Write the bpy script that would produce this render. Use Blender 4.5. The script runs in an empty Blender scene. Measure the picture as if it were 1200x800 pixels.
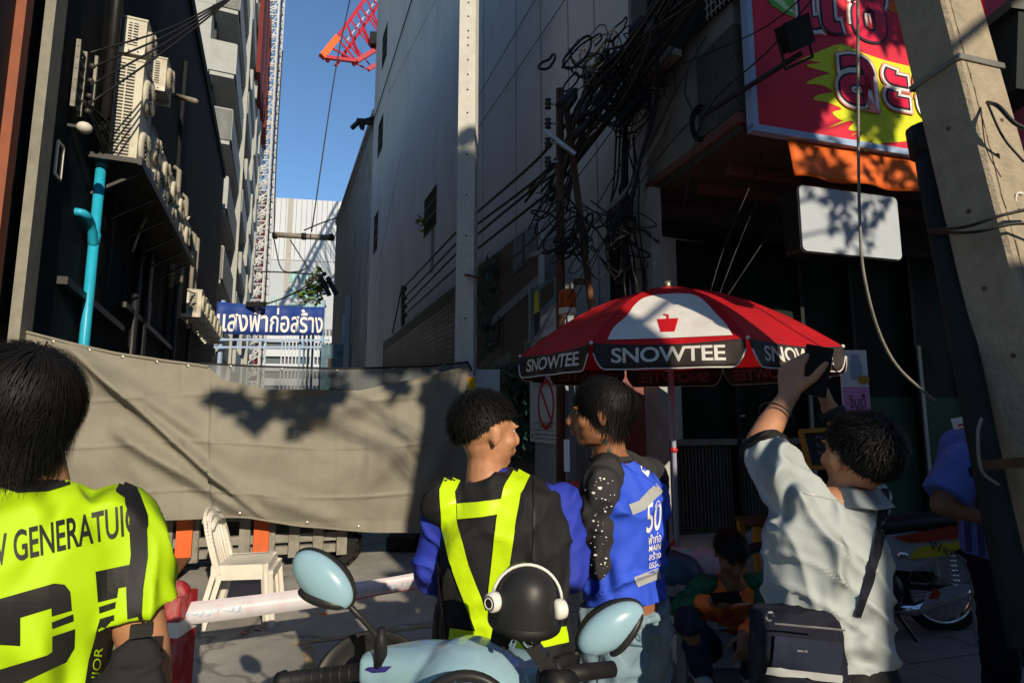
import bpy, bmesh, math, random
from math import sin, cos, tan, radians as R, pi, sqrt, atan2
from mathutils import Vector, Matrix, Euler, noise
from mathutils.bvhtree import BVHTree
rnd = random.Random(7)
SC = bpy.context.scene
COL = SC.collection
V = Vector
# ---------------------------------------------------------------- camera, sky, sun, exposure
TH = R(7.3); CH = 1.55; FP = 667.0
cam = bpy.data.cameras.new('camera'); camo = bpy.data.objects.new('camera', cam); COL.objects.link(camo)
cam.sensor_width = 36; cam.lens = 36*FP/1200; cam.clip_end = 2000; cam.clip_start = .05
camo.location = (0, 0, CH); camo.rotation_euler = (R(90)+TH, 0, 0)
SC.camera = camo
SUN_AZ = R(26); SUN_EL = R(23)
SDIR = V((-sin(SUN_AZ)*cos(SUN_EL), cos(SUN_AZ)*cos(SUN_EL), -sin(SUN_EL)))   # light travels this way
w = bpy.data.worlds.new("World"); SC.world = w; w.use_nodes = True
nt = w.node_tree; bg = nt.nodes['Background']; sky = nt.nodes.new('ShaderNodeTexSky')
sky.sky_type = 'NISHITA'; sky.sun_disc = False; sky.sun_elevation = SUN_EL
sky.sun_rotation = atan2(-SDIR.x, -SDIR.y)
sky.air_density = 1.25; sky.dust_density = 0.0; sky.ozone_density = 6.0
nt.links.new(sky.outputs[0], bg.inputs[0]); bg.inputs[1].default_value = .14
sl = bpy.data.lights.new('sun', 'SUN'); sl.energy = 5.0; sl.angle = R(.5); sl.color = (1, .86, .66)
so = bpy.data.objects.new('sun', sl); COL.objects.link(so); so.rotation_euler = SDIR.to_track_quat('-Z', 'Y').to_euler()
so.location = (6, -12, 10)
SC.view_settings.view_transform = 'Standard'; SC.view_settings.look = 'None'
SC.view_settings.exposure = 0.06; SC.view_settings.gamma = 1
# ---------------------------------------------------------------- pixel -> place helpers (photo pixels, 1200x800)
def ray(px, py):
    a = px-600; b = 400-py
    return V((a, FP*cos(TH)-b*sin(TH), FP*sin(TH)+b*cos(TH)))
def PX(px, py, Y):
    d = ray(px, py); return V((0, 0, CH)) + d*(Y/d.y)
def PG(px, py, z=0):
    d = ray(px, py); return V((0, 0, CH)) + d*((z-CH)/d.z)
class Frame:
    def __init__(s, ox, oy, dx, dy, flip=1):
        l = sqrt(dx*dx+dy*dy); s.o = V((ox, oy, 0)); s.u = V((dx/l, dy/l, 0)); s.n = V((s.u.y, -s.u.x, 0))*flip
    def pt(s, u, n, z): return s.o + s.u*u + s.n*n + V((0, 0, z))
    def px(s, px, py, n=0):
        d = ray(px, py); o = V((0, 0, CH)); p0 = s.o + s.n*n
        t = (p0-o).dot(s.n)/d.dot(s.n); p = o+d*t
        return (p-s.o).dot(s.u), p.z
    def P(s, px, py, n=0):
        u, z = s.px(px, py, n); return s.pt(u, n, z)
AL = (-.3875, .9219)
FL = Frame(-2.24, 0, *AL, 1)      # left wall of the alley
FR = Frame(3.66, 0, *AL, -1)      # right wall of the alley
FU = Frame(1.83, 4.35, .961, .276, 1)   # upper storey front over the pavement
FS = Frame(1.27, 5.69, .961, .276, 1)   # shop front, set back
# ---------------------------------------------------------------- materials
MATS = {}
def mat(name, col, rough=.6, metal=0., var=.12, scale=4., bump=.0, bscale=60., coat=0., stain=None, stscale=1.5, stamt=.5, trans=0., spec=.28, alpha=1., emit=0., aniso=None, fold=0., fscale=9.):
    if name in MATS: return MATS[name]
    m = bpy.data.materials.new(name); m.use_nodes = True; N = m.node_tree.nodes; L = m.node_tree.links
    b = N['Principled BSDF']; b.inputs['Roughness'].default_value = rough; b.inputs['Metallic'].default_value = metal
    b.inputs['Coat Weight'].default_value = coat; b.inputs['Specular IOR Level'].default_value = spec
    if coat: b.inputs['Coat Roughness'].default_value = .08
    tc = N.new('ShaderNodeTexCoord'); geo = N.new('ShaderNodeNewGeometry')
    mp = N.new('ShaderNodeMapping'); L.new(geo.outputs['Position'], mp.inputs[0])
    if aniso: mp.inputs['Scale'].default_value = aniso
    n1 = N.new('ShaderNodeTexNoise'); n1.inputs['Scale'].default_value = scale; n1.inputs['Detail'].default_value = 8; n1.inputs['Roughness'].default_value = .65
    L.new(mp.outputs[0], n1.inputs['Vector'])
    mr = N.new('ShaderNodeMapRange'); mr.inputs['From Min'].default_value = .3; mr.inputs['From Max'].default_value = .7
    mr.inputs['To Min'].default_value = 1-var; mr.inputs['To Max'].default_value = 1+var
    L.new(n1.outputs['Fac'], mr.inputs[0])
    mx = N.new('ShaderNodeVectorMath'); mx.operation = 'SCALE'; mx.inputs[0].default_value = col[:3]
    L.new(mr.outputs[0], mx.inputs['Scale']); out = mx.outputs[0]
    if stain:
        n2 = N.new('ShaderNodeTexNoise'); n2.inputs['Scale'].default_value = stscale; n2.inputs['Detail'].default_value = 9; n2.inputs['Roughness'].default_value = .7
        mp2 = N.new('ShaderNodeMapping'); L.new(geo.outputs['Position'], mp2.inputs[0]); mp2.inputs['Location'].default_value = (3.1, 7.7, 1.3)
        mp2.inputs['Scale'].default_value = aniso or (1, 1, .35)
        L.new(mp2.outputs[0], n2.inputs['Vector'])
        r2 = N.new('ShaderNodeMapRange'); r2.inputs['From Min'].default_value = .5; r2.inputs['From Max'].default_value = .68; r2.inputs['To Max'].default_value = stamt
        L.new(n2.outputs['Fac'], r2.inputs[0])
        mm = N.new('ShaderNodeMix'); mm.data_type = 'RGBA'; L.new(r2.outputs[0], mm.inputs[0]); L.new(out, mm.inputs[6]); mm.inputs[7].default_value = (*stain[:3], 1)
        out = mm.outputs[2]
    L.new(out, b.inputs['Base Color'])
    if bump:
        n3 = N.new('ShaderNodeTexNoise'); n3.inputs['Scale'].default_value = bscale; n3.inputs['Detail'].default_value = 5
        L.new(mp.outputs[0], n3.inputs['Vector'])
        bp = N.new('ShaderNodeBump'); bp.inputs['Strength'].default_value = bump; bp.inputs['Distance'].default_value = .02
        L.new(n3.outputs['Fac'], bp.inputs['Height']); L.new(bp.outputs[0], b.inputs['Normal'])
        if fold:
            n4 = N.new('ShaderNodeTexNoise'); n4.noise_type = 'RIDGED_MULTIFRACTAL'; n4.inputs['Scale'].default_value = fscale; n4.inputs['Detail'].default_value = 2.5; n4.inputs['Distortion'].default_value = .8; n4.normalize = True
            mp4 = N.new('ShaderNodeMapping'); mp4.inputs['Scale'].default_value = (1, 1, .55); mp4.inputs['Rotation'].default_value = (.3, .5, .2); L.new(geo.outputs['Position'], mp4.inputs[0]); L.new(mp4.outputs[0], n4.inputs['Vector'])
            b4 = N.new('ShaderNodeBump'); b4.inputs['Strength'].default_value = fold; b4.inputs['Distance'].default_value = .14
            L.new(n4.outputs['Fac'], b4.inputs['Height']); L.new(b4.outputs[0], bp.inputs['Normal'])
    rr = N.new('ShaderNodeMapRange'); rr.inputs['To Min'].default_value = max(0.02, rough-.1); rr.inputs['To Max'].default_value = min(1, rough+.1)
    L.new(n1.outputs['Fac'], rr.inputs[0]); L.new(rr.outputs[0], b.inputs['Roughness'])
    if name.startswith('skin'): b.inputs['Subsurface Weight'].default_value = .12; b.inputs['Subsurface Radius'].default_value = (.012, .005, .003)
    if alpha < 1: b.inputs['Alpha'].default_value = alpha
    if emit: b.inputs['Emission Color'].default_value = (*col[:3], 1); b.inputs['Emission Strength'].default_value = emit
    if trans:
        t = N.new('ShaderNodeBsdfTranslucent'); ms = N.new('ShaderNodeMixShader'); ms.inputs[0].default_value = trans
        L.new(out, t.inputs[0]); L.new(b.outputs[0], ms.inputs[1]); L.new(t.outputs[0], ms.inputs[2])
        L.new(ms.outputs[0], N['Material Output'].inputs[0])
    if name == 'asphalt':
        vo = N.new('ShaderNodeTexVoronoi'); vo.feature = 'DISTANCE_TO_EDGE'; vo.inputs['Scale'].default_value = .55; nd = N.new('ShaderNodeTexNoise'); nd.inputs['Scale'].default_value = 2.2; nd.inputs['Detail'].default_value = 6
        L.new(geo.outputs['Position'], nd.inputs['Vector']); mxv = N.new('ShaderNodeMix'); mxv.data_type = 'VECTOR'; mxv.inputs[0].default_value = .35; L.new(geo.outputs['Position'], mxv.inputs[4]); L.new(nd.outputs['Color'], mxv.inputs[5]); L.new(mxv.outputs[1], vo.inputs['Vector'])
        cr = N.new('ShaderNodeMapRange'); cr.inputs['From Max'].default_value = .012; cr.inputs['To Min'].default_value = .5; cr.inputs['To Max'].default_value = 1; L.new(vo.outputs['Distance'], cr.inputs[0])
        sp = N.new('ShaderNodeTexNoise'); sp.inputs['Scale'].default_value = 120; sp.inputs['Detail'].default_value = 3; L.new(geo.outputs['Position'], sp.inputs['Vector']); sr_ = N.new('ShaderNodeMapRange'); sr_.inputs['From Min'].default_value = .3; sr_.inputs['From Max'].default_value = .7; sr_.inputs['To Min'].default_value = .72; sr_.inputs['To Max'].default_value = 1.22; L.new(sp.outputs['Fac'], sr_.inputs[0])
        mu = N.new('ShaderNodeMath'); mu.operation = 'MULTIPLY'; L.new(cr.outputs[0], mu.inputs[0]); L.new(sr_.outputs[0], mu.inputs[1]); vm = N.new('ShaderNodeVectorMath'); vm.operation = 'SCALE'; L.new(out, vm.inputs[0]); L.new(mu.outputs[0], vm.inputs['Scale']); L.new(vm.outputs[0], b.inputs['Base Color'])
    MATS[name] = m; return m
def M(n): return MATS[n]
mat('asphalt', (.37, .355, .32), .92, var=.22, scale=2.2, bump=.5, bscale=90, stain=(.24, .235, .215), stscale=.9, stamt=.55, aniso=(1, 1, 1))
mat('pavement', (.17, .16, .15), .85, var=.2, scale=6, bump=.3, bscale=70, stain=(.08, .075, .07), stscale=2)
mat('kerb', (.38, .36, .33), .85, var=.2, bump=.2)
mat('black_wall', (.014, .015, .016), .85, spec=.12, var=.35, scale=3, bump=.1, bscale=40, stain=(.035, .036, .035), stamt=.35)
mat('black_metal', (.014, .014, .015), .45, var=.2)
mat('black_rubber', (.012, .012, .012), .55, var=.25, scale=20, bump=.05)
mat('cable', (.012, .012, .013), .5, var=.2, spec=.3)
mat('beige_pilaster', (.23, .22, .18), .85, var=.18, scale=8, bump=.15, stain=(.10, .095, .08))
mat('brown_steel', (.22, .06, .025), .6, var=.2, bump=.05)
mat('dark_teal', (.015, .025, .03), .6, var=.3)
mat('ac_white', (.50, .48, .39), .55, var=.12, scale=6, stain=(.26, .20, .12), stscale=3, stamt=.65)
mat('ac_dark', (.03, .03, .028), .6)
mat('dirty_white', (.6, .58, .5), .6, var=.15, stain=(.3, .27, .2), stscale=3)
mat('blue_pvc', (.02, .36, .52), .35, var=.08, scale=9, stain=(.05, .25, .33), stscale=6, stamt=.3)
mat('grey_pipe', (.23, .21, .17), .55, var=.2)
mat('grey_concrete', (.34, .355, .34), .85, var=.1, scale=3, bump=.1, stain=(.22, .22, .2), stamt=.4)
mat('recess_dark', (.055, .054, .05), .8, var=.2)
mat('red_net', (.14, .02, .015), .8, var=.3)
mat('raw_concrete', (.28, .27, .23), .85, var=.2, bump=.1, stain=(.16, .15, .13))
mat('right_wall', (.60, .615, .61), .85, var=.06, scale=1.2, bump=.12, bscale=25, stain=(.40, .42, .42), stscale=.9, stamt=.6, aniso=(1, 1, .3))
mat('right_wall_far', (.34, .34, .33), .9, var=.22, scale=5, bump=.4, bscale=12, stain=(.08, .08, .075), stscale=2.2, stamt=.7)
mat('stucco_old', (.25, .25, .235), .85, var=.16, scale=2.5, bump=.15, bscale=30, stain=(.12, .115, .08), stscale=1.8, stamt=.75)
mat('aggregate', (.10, .095, .085), .9, var=.6, scale=60, bump=.5, bscale=120)
mat('soffit', (.075, .06, .052), .8, var=.15, stain=(.06, .045, .04))
mat('soffit_trim', (.18, .085, .07), .75, var=.15)
mat('pole_concrete', (.60, .595, .545), .85, var=.1, scale=12, bump=.25, bscale=70, stain=(.45, .44, .40), stscale=5, stamt=.45)
mat('near_pole', (.34, .29, .21), .88, var=.14, scale=14, bump=.5, bscale=60, stain=(.17, .15, .115), stscale=7, stamt=.5, aniso=(1, 1, 1))
mat('pole_pipe', (.022, .027, .027), .7, spec=.12, var=.25, bump=.1, bscale=30, stain=(.02, .02, .022), stscale=6)
mat('steel_band', (.35, .34, .31), .4, .8, var=.2)
mat('rust_wood', (.10, .045, .02), .75, var=.45, scale=18, bump=.3, stain=(.05, .03, .02), stscale=6, aniso=(1, 1, .15))
mat('tarp', (.25, .235, .19), .75, var=.10, scale=3, fold=.35, fscale=2.6, bump=.22, bscale=10, stain=(.19, .175, .145), stscale=1.3, stamt=.5, trans=.12, aniso=(1, 1, 1))
mat('tarp_sheer', (.10, .115, .12), .45, var=.1, alpha=.72)
mat('orange_paint', (.62, .12, .03), .6, var=.12, stain=(.3, .1, .05), stscale=8)
mat('grey_steel', (.22, .21, .18), .7, var=.3, scale=12, bump=.15, stain=(.1, .08, .06), stscale=6)
mat('white_plastic', (.66, .625, .54), .42, var=.07, scale=8, stain=(.42, .37, .29), stscale=9, stamt=.4)
mat('red_paint', (.35, .015, .02), .6, var=.25, bump=.15, stain=(.5, .45, .4), stscale=14, stamt=.35)
mat('white_paint', (.7, .68, .62), .6, var=.1)
mat('tape_white', (.72, .70, .72), .35, var=.05, trans=.3)
mat('tape_pink', (.72, .62, .66), .35, trans=.3)
mat('tape_blue', (.42, .53, .66), .35, trans=.3)
mat('tape_red', (.5, .02, .03), .4, trans=.2)
mat('banner_blue', (.018, .05, .24), .55, var=.1, scale=1)
mat('print_white', (.75, .74, .72), .6, var=.04)
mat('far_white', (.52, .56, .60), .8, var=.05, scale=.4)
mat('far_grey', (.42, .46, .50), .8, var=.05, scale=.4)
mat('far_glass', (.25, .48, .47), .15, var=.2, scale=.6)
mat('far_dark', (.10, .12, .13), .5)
mat('far_stripe', (.36, .36, .33), .8)
mat('mast_white', (.52, .54, .55), .5, var=.1)
mat('mast_red', (.5, .05, .03), .5, var=.15)
mat('crane_red', (.40, .015, .03), .45, var=.12)
mat('crane_orange', (.85, .13, .02), .45, var=.1)
mat('leaf', (.055, .09, .02), .5, var=.3, scale=8, trans=.15)
mat('leaf_bright', (.15, .24, .03), .5, var=.3, scale=8, trans=.35)
mat('bark', (.10, .075, .05), .9, var=.3, bump=.4)
mat('sign_red', (.64, .018, .05), .5, var=.1, scale=2, bump=.1, bscale=6, stain=(.42, .012, .03), stscale=2, trans=.0)
mat('sign_magenta', (.6, .03, .25), .5)
mat('sign_yellow', (.62, .66, .02), .5, var=.04)
mat('sign_pink', (.75, .22, .20), .5)
mat('sign_navy', (.015, .012, .03), .5)
mat('letter_red', (.66, .012, .06), .4, var=.08)
mat('leaf_print', (.12, .45, .06), .5, var=.3, scale=12)
mat('leaf_print_light', (.5, .75, .4), .5)
mat('frame_blue', (.30, .42, .62), .5, var=.1)
mat('orange_fabric', (.72, .13, .015), .65, var=.1, scale=8, bump=.15, bscale=14)
mat('lightbox_white', (.42, .47, .52), .25, var=.04, coat=.3)
mat('shop_black', (.005, .006, .006), .7, var=.3, spec=.1)
mat('shop_glass', (.012, .020, .016), .3, var=.5, scale=2, spec=.12)
mat('shop_rib', (.075, .078, .065), .5, var=.3, scale=12)
mat('shop_green', (.02, .075, .04), .5, var=.2)
mat('brick_red', (.22, .08, .07), .8, var=.2, bump=.2)
mat('alu', (.42, .42, .42), .4, .6, var=.1)
mat('hoard_dark', (.05, .036, .035), .45, var=.2, scale=2)
mat('hoard_brown', (.085, .055, .052), .5, var=.15, scale=2)
mat('hoard_green', (.018, .04, .025), .6, var=.8, scale=9)
mat('hoard_leaf', (.035, .10, .075), .6, var=.7, scale=14)
mat('hoard_silver', (.24, .28, .31), .5, var=.1)
mat('hoard_glass', (.10, .17, .22), .4, var=.4, scale=3)
mat('hoard_glow', (.13, .17, .14), .5, var=.2)
mat('sign_white', (.52, .55, .57), .5, var=.05)
mat('text_dark', (.03, .03, .04), .6)
mat('sign_red_ring', (.4, .01, .02), .5)
mat('amber', (.55, .10, .01), .2, trans=.4)
mat('yellow_pole', (.75, .36, .01), .5, var=.1)
mat('umb_red', (.66, .012, .02), .6, var=.12, scale=5, trans=.42, stain=(.40, .02, .022), stscale=3, stamt=.6, bump=.2, bscale=35)
mat('umb_black', (.028, .02, .018), .6, var=.15, scale=8)
mat('umb_white', (.70, .68, .64), .7, var=.1, stain=(.55, .48, .42), stscale=5, trans=.1)
mat('umb_inner', (.20, .075, .07), .6)
mat('umb_pole', (.28, .30, .40), .4, var=.15)
mat('umb_teal', (.03, .20, .26), .5, var=.2)
mat('brass', (.6, .5, .3), .3, .8)
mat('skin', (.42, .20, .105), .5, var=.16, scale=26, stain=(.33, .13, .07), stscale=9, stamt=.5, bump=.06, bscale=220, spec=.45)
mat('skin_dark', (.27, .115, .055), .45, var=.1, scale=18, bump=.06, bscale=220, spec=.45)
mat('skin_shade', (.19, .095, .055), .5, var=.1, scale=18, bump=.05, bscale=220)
mat('hair', (.006, .0055, .005), .58, var=.3, scale=40, spec=.2)
mat('neon', (.40, .63, .004), .62, fold=.8, fscale=7, var=.05, scale=6, bump=.05, bscale=500)
mat('print_black', (.011, .012, .010), .55, var=.15)
mat('black_cloth', (.012, .012, .013), .8, fold=.8, fscale=7, var=.25, scale=12, bump=.06, bscale=420)
mat('charcoal_cloth', (.028, .027, .028), .85, fold=.8, fscale=7, var=.25, scale=12, bump=.06, bscale=420, stain=(.5, .5, .5), stscale=45, stamt=.0)
mat('strap', (.009, .009, .010), .55, var=.15, bump=.06, bscale=400)
mat('hivis', (.50, .72, .008), .35, var=.07, scale=14, bump=.2, bscale=24)
mat('blue_cloth', (.022, .04, .36), .75, fold=.8, fscale=7, var=.12, scale=9, bump=.06, bscale=420)
mat('royal_cloth', (.03, .085, .62), .7, fold=.8, fscale=7, var=.1, scale=9, bump=.06, bscale=420)
mat('denim', (.17, .255, .31), .85, fold=1., fscale=7, var=.28, scale=9, bump=.2, bscale=240, stain=(.42, .5, .53), stscale=6, stamt=.6, aniso=(1, 1, .6))
mat('pale_shirt', (.37, .41, .41), .7, fold=1., fscale=7, var=.05, scale=6, bump=.06, bscale=420)
mat('reflective', (.36, .37, .36), .35, var=.1)
mat('dark_denim', (.009, .013, .032), .8, fold=.8, fscale=7, var=.2, bump=.15, bscale=240)
mat('navy_cloth', (.004, .005, .014), .8, fold=.8, fscale=7, var=.2, bump=.15, bscale=240)
mat('orange_cloth', (.85, .17, .03), .75, fold=.8, fscale=7, var=.08, bump=.12, bscale=240)
mat('green_cloth', (.012, .11, .05), .8, fold=.8, fscale=7, var=.1, bump=.12, bscale=240)
mat('jersey_blue', (.08, .12, .40), .7, fold=.8, fscale=7, var=.12)
mat('jersey_blue_dark', (.02, .03, .15), .7)
mat('grey_shoe', (.3, .3, .29), .7, var=.15)
mat('phone_black', (.008, .008, .009), .15)
mat('tattoo', (.06, .08, .06), .6)
mat('eye_white', (.6, .58, .55), .3)
mat('scooter_blue', (.26, .42, .50), .3, var=.03, scale=3, coat=.7)
mat('chrome', (.7, .7, .7), .12, 1.0)
mat('lens', (.5, .55, .58), .08, .4, var=.3, scale=40)
mat('matte_black', (.018, .018, .018), .42, var=.15, scale=20)
mat('gloss_white', (.68, .67, .62), .35, var=.05)
mat('sticker_blue', (.03, .025, .16), .4, var=.3, scale=80)
mat('moto_silver', (.35, .38, .42), .3, .3, var=.1)
mat('moto_red', (.32, .03, .015), .3, coat=.4)
mat('moto_yellow', (.5, .4, .02), .35, coat=.3)
mat('pink_print', (.66, .28, .52), .5, var=.1, scale=6)
mat('wood_yellow', (.5, .27, .04), .5, var=.2, scale=12)
mat('chalkboard', (.03, .035, .035), .7)
mat('chalk', (.35, .3, .33), .8)
mat('ice_white', (.42, .42, .43), .7, var=.15, scale=8, bump=.15)
mat('blue_bag', (.02, .05, .085), .5, var=.3, scale=6, bump=.3, bscale=12)
mat('snack_red', (.5, .02, .02), .3)
mat('snack_yellow', (.6, .5, .02), .3)
mat('snack_orange', (.7, .12, .02), .3)
mat('porcelain', (.05, .045, .04), .25)
# ---------------------------------------------------------------- mesh builder
ORG = {}
class MB:
    def __init__(s): s.v = []; s.f = []
    def add(s, vs, fs):
        b = len(s.v); s.v += [V(v) for v in vs]; s.f += [tuple(i+b for i in f) for f in fs]; return s
    def box(s, c, size, rot=None):
        c = V(c); hx, hy, hz = size[0]/2, size[1]/2, size[2]/2
        vs = [V((x*hx, y*hy, z*hz)) for z in (-1, 1) for y in (-1, 1) for x in (-1, 1)]
        if rot is not None: vs = [rot @ v for v in vs]
        return s.add([c+v for v in vs], [(0, 2, 3, 1), (4, 5, 7, 6), (0, 1, 5, 4), (2, 6, 7, 3), (0, 4, 6, 2), (1, 3, 7, 5)])
    def fbox(s, F, u0, u1, n0, n1, z0, z1):
        vs = [F.pt(u, n, z) for z in (z0, z1) for n in (n0, n1) for u in (u0, u1)]
        return s.add(vs, [(0, 2, 3, 1), (4, 5, 7, 6), (0, 1, 5, 4), (2, 6, 7, 3), (0, 4, 6, 2), (1, 3, 7, 5)])
    def bar(s, a, b, w, h=None, up=V((0, 0, 1))):
        a = V(a); b = V(b); h = h or w; d = (b-a); L = d.length
        if L < 1e-6: return s
        d.normalize(); x = d.cross(up)
        if x.length < 1e-3: x = d.cross(V((1, 0, 0)))
        x.normalize(); z = x.cross(d)
        vs = [p + x*(i*w/2) + z*(j*h/2) for p in (a, b) for j in (-1, 1) for i in (-1, 1)]
        return s.add(vs, [(0, 2, 3, 1), (4, 5, 7, 6), (0, 1, 5, 4), (2, 6, 7, 3), (0, 4, 6, 2), (1, 3, 7, 5)])
    def tube(s, pts, r, n=8, cap=True):
        pts = [V(p) for p in pts]; m = len(pts); rs = r if isinstance(r, (list, tuple)) else [r]*m
        t0 = (pts[1]-pts[0]).normalized(); x = t0.orthogonal().normalized(); vs = []; fs = []
        for i, p in enumerate(pts):
            t = (pts[min(i+1, m-1)]-pts[max(i-1, 0)])
            t = t.normalized() if t.length > 1e-9 else t0
            x = (x - t*x.dot(t))
            x = x.normalized() if x.length > 1e-6 else t.orthogonal().normalized()
            y = t.cross(x)
            vs += [p + (x*cos(2*pi*k/n)+y*sin(2*pi*k/n))*rs[i] for k in range(n)]
        for i in range(m-1):
            for k in range(n):
                a = i*n+k; b = i*n+(k+1) % n; fs.append((a, b, b+n, a+n))
        if cap:
            fs.append(tuple(range(n-1, -1, -1))); fs.append(tuple((m-1)*n+k for k in range(n)))
        return s.add(vs, fs)
    def ball(s, c, rad, rot=None, nu=16, nv=10):
        c = V(c); r = rad if isinstance(rad, (list, tuple)) else (rad,)*3; vs = []; fs = []
        def tr(v): return c + (rot @ v if rot is not None else v)
        vs.append(tr(V((0, 0, -r[2]))))
        for j in range(1, nv):
            ph = -pi/2+pi*j/nv
            for k in range(nu):
                a = 2*pi*k/nu; vs.append(tr(V((r[0]*cos(ph)*cos(a), r[1]*cos(ph)*sin(a), r[2]*sin(ph)))))
        vs.append(tr(V((0, 0, r[2])))); top = len(vs)-1
        for k in range(nu):
            fs.append((0, 1+(k+1) % nu, 1+k)); fs.append((top, top-nu+k, top-nu+(k+1) % nu))
        for j in range(nv-2):
            for k in range(nu):
                a = 1+j*nu+k; b = 1+j*nu+(k+1) % nu; fs.append((a, b, b+nu, a+nu))
        return s.add(vs, fs)
    def limb(s, pts, rs, n=14):
        s.tube(pts, rs, n)
        for p, r in zip(pts, rs): s.ball(p, r, nu=14, nv=8)
        return s
    def loft(s, rings, n=28, ex=2.4):      # ring: centre, half width, half depth, right, forward
        vs = []; fs = []; m = len(rings)
        for c, a, b, r, f in rings:
            for k in range(n):
                t = 2*pi*k/n; ct, st = cos(t), sin(t)
                e = 2/ex; x = a*(abs(ct)**e)*(1 if ct > 0 else -1); y = b*(abs(st)**e)*(1 if st > 0 else -1)
                vs.append(V(c)+V(r)*x+V(f)*y)
        for i in range(m-1):
            for k in range(n):
                A = i*n+k; B = i*n+(k+1) % n; fs.append((A, B, B+n, A+n))
        fs.append(tuple(range(n-1, -1, -1))); fs.append(tuple((m-1)*n+k for k in range(n)))
        return s.add(vs, fs)
    def lathe(s, prof, c=(0, 0, 0), rot=None, n=24, cap=False):
        vs = []; fs = []; c = V(c)
        for r, z in prof:
            for k in range(n):
                v = V((r*cos(2*pi*k/n), r*sin(2*pi*k/n), z)); vs.append(c+(rot @ v if rot is not None else v))
        for i in range(len(prof)-1):
            for k in range(n):
                A = i*n+k; B = i*n+(k+1) % n; fs.append((A, B, B+n, A+n))
        if cap: fs.append(tuple(range(n-1, -1, -1))); fs.append(tuple((len(prof)-1)*n+k for k in range(n)))
        return s.add(vs, fs)
    def prism(s, poly, d):      # planar polygon (3D points) extruded by vector d
        n = len(poly); d = V(d); vs = [V(p) for p in poly]+[V(p)+d for p in poly]
        fs = [tuple(range(n)), tuple(range(2*n-1, n-1, -1))]+[(i, i+n, (i+1) % n+n, (i+1) % n) for i in range(n)]
        return s.add(vs, fs)
    def grid(s, fn, nu, nv, skirt=None):
        vs = [fn(i/nu, j/nv) for j in range(nv+1) for i in range(nu+1)]
        fs = [(j*(nu+1)+i, j*(nu+1)+i+1, (j+1)*(nu+1)+i+1, (j+1)*(nu+1)+i) for j in range(nv) for i in range(nu)]
        if skirt is not None:
            sk = V(skirt); N = len(vs); vs += [v+sk for v in vs]; fs += [tuple(i+N for i in reversed(f)) for f in fs]
            bd = [i for i in range(nu+1)]+[j*(nu+1)+nu for j in range(1, nv+1)]+[nv*(nu+1)+i for i in range(nu-1, -1, -1)]+[j*(nu+1) for j in range(nv-1, 0, -1)]
            for k in range(len(bd)):
                a = bd[k]; b = bd[(k+1) % len(bd)]; fs.append((b, a, a+N, b+N))
        return s.add(vs, fs)
    def mesh(s, name, m=None, org=V((0, 0, 0)), smooth=False):
        me = bpy.data.meshes.new(name); me.from_pydata([v-org for v in s.v], [], s.f); me.update()
        if m: me.materials.append(MATS[m])
        if smooth is not False:
            me.polygons.foreach_set('use_smooth', [True]*len(me.polygons))
            if smooth is not True:
                try: me.set_sharp_from_angle(angle=R(smooth))
                except Exception: pass
        return me
    def build(s, name, m, parent=None, smooth=False, label=None):
        org = ORG.get(parent.name, V((0, 0, 0))) if parent else V((0, 0, 0))
        loc = None
        if parent is None and s.v:
            lo = V([min(v[i] for v in s.v) for i in range(3)]); hi = V([max(v[i] for v in s.v) for i in range(3)])
            org = V(((lo.x+hi.x)/2, (lo.y+hi.y)/2, lo.z)); loc = org
        me = s.mesh(name, m, org, smooth)
        return link(name, me, parent, loc, label)
def link(name, me, parent=None, loc=None, label=None):
    o = bpy.data.objects.new(name, me); COL.objects.link(o)
    if parent: o.parent = parent; ORG[o.name] = ORG.get(parent.name, V((0, 0, 0)))
    else: ORG[o.name] = V(loc) if loc is not None else V((0, 0, 0))
    if loc is not None: o.location = loc
    if label: o['label'] = label
    return o
def tag(o, label, cat, group=None, kind=None):
    if label: o['label'] = label
    if cat: o['category'] = cat
    if group: o['group'] = group
    if kind: o['kind'] = kind
    return o
def struct(o): o['kind'] = 'structure'; return o
def thing(name, label, cat, loc=(0, 0, 0), group=None):
    o = bpy.data.objects.new(name, None); COL.objects.link(o); o.location = loc; ORG[o.name] = V(loc); o.empty_display_size = .1
    return tag(o, label, cat, group)
CUBE = {}
def piece(name, m, parent, pts8=None, frame=None, box=None, c=None, size=None, rot=None):
    """a box-shaped piece sharing one cube mesh per material"""
    if m not in CUBE: CUBE[m] = MB().box((0, 0, 0), (1, 1, 1)).mesh('piece_'+m, m)
    o = bpy.data.objects.new(name, CUBE[m]); COL.objects.link(o)
    org = ORG.get(parent.name, V((0, 0, 0))) if parent else V((0, 0, 0))
    if frame:
        u0, u1, n0, n1, z0, z1 = box; c = frame.pt((u0+u1)/2, (n0+n1)/2, (z0+z1)/2); size = (abs(u1-u0), abs(n1-n0), abs(z1-z0))
        rot = Matrix((frame.u, frame.n, V((0, 0, 1)))).transposed()
        if rot.determinant() < 0: rot = Matrix((-frame.u, frame.n, V((0, 0, 1)))).transposed()
    o.parent = parent
    Mx = Matrix.Translation(V(c)-org) @ ((rot or Matrix.Identity(3)).to_4x4()) @ Matrix.Diagonal((*size, 1))
    o.matrix_local = Mx
    ORG[o.name] = org
    return o
def copy_tree(o, parent=None):
    c = o.copy(); COL.objects.link(c); c.parent = parent
    for ch in list(o.children): copy_tree(ch, c)
    ORG[c.name] = ORG.get(o.name, V((0, 0, 0)))
    return c
def sub(name, mb, m, parent, smooth=False, label=None): return mb.build(name, m, parent, smooth, label)
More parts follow.
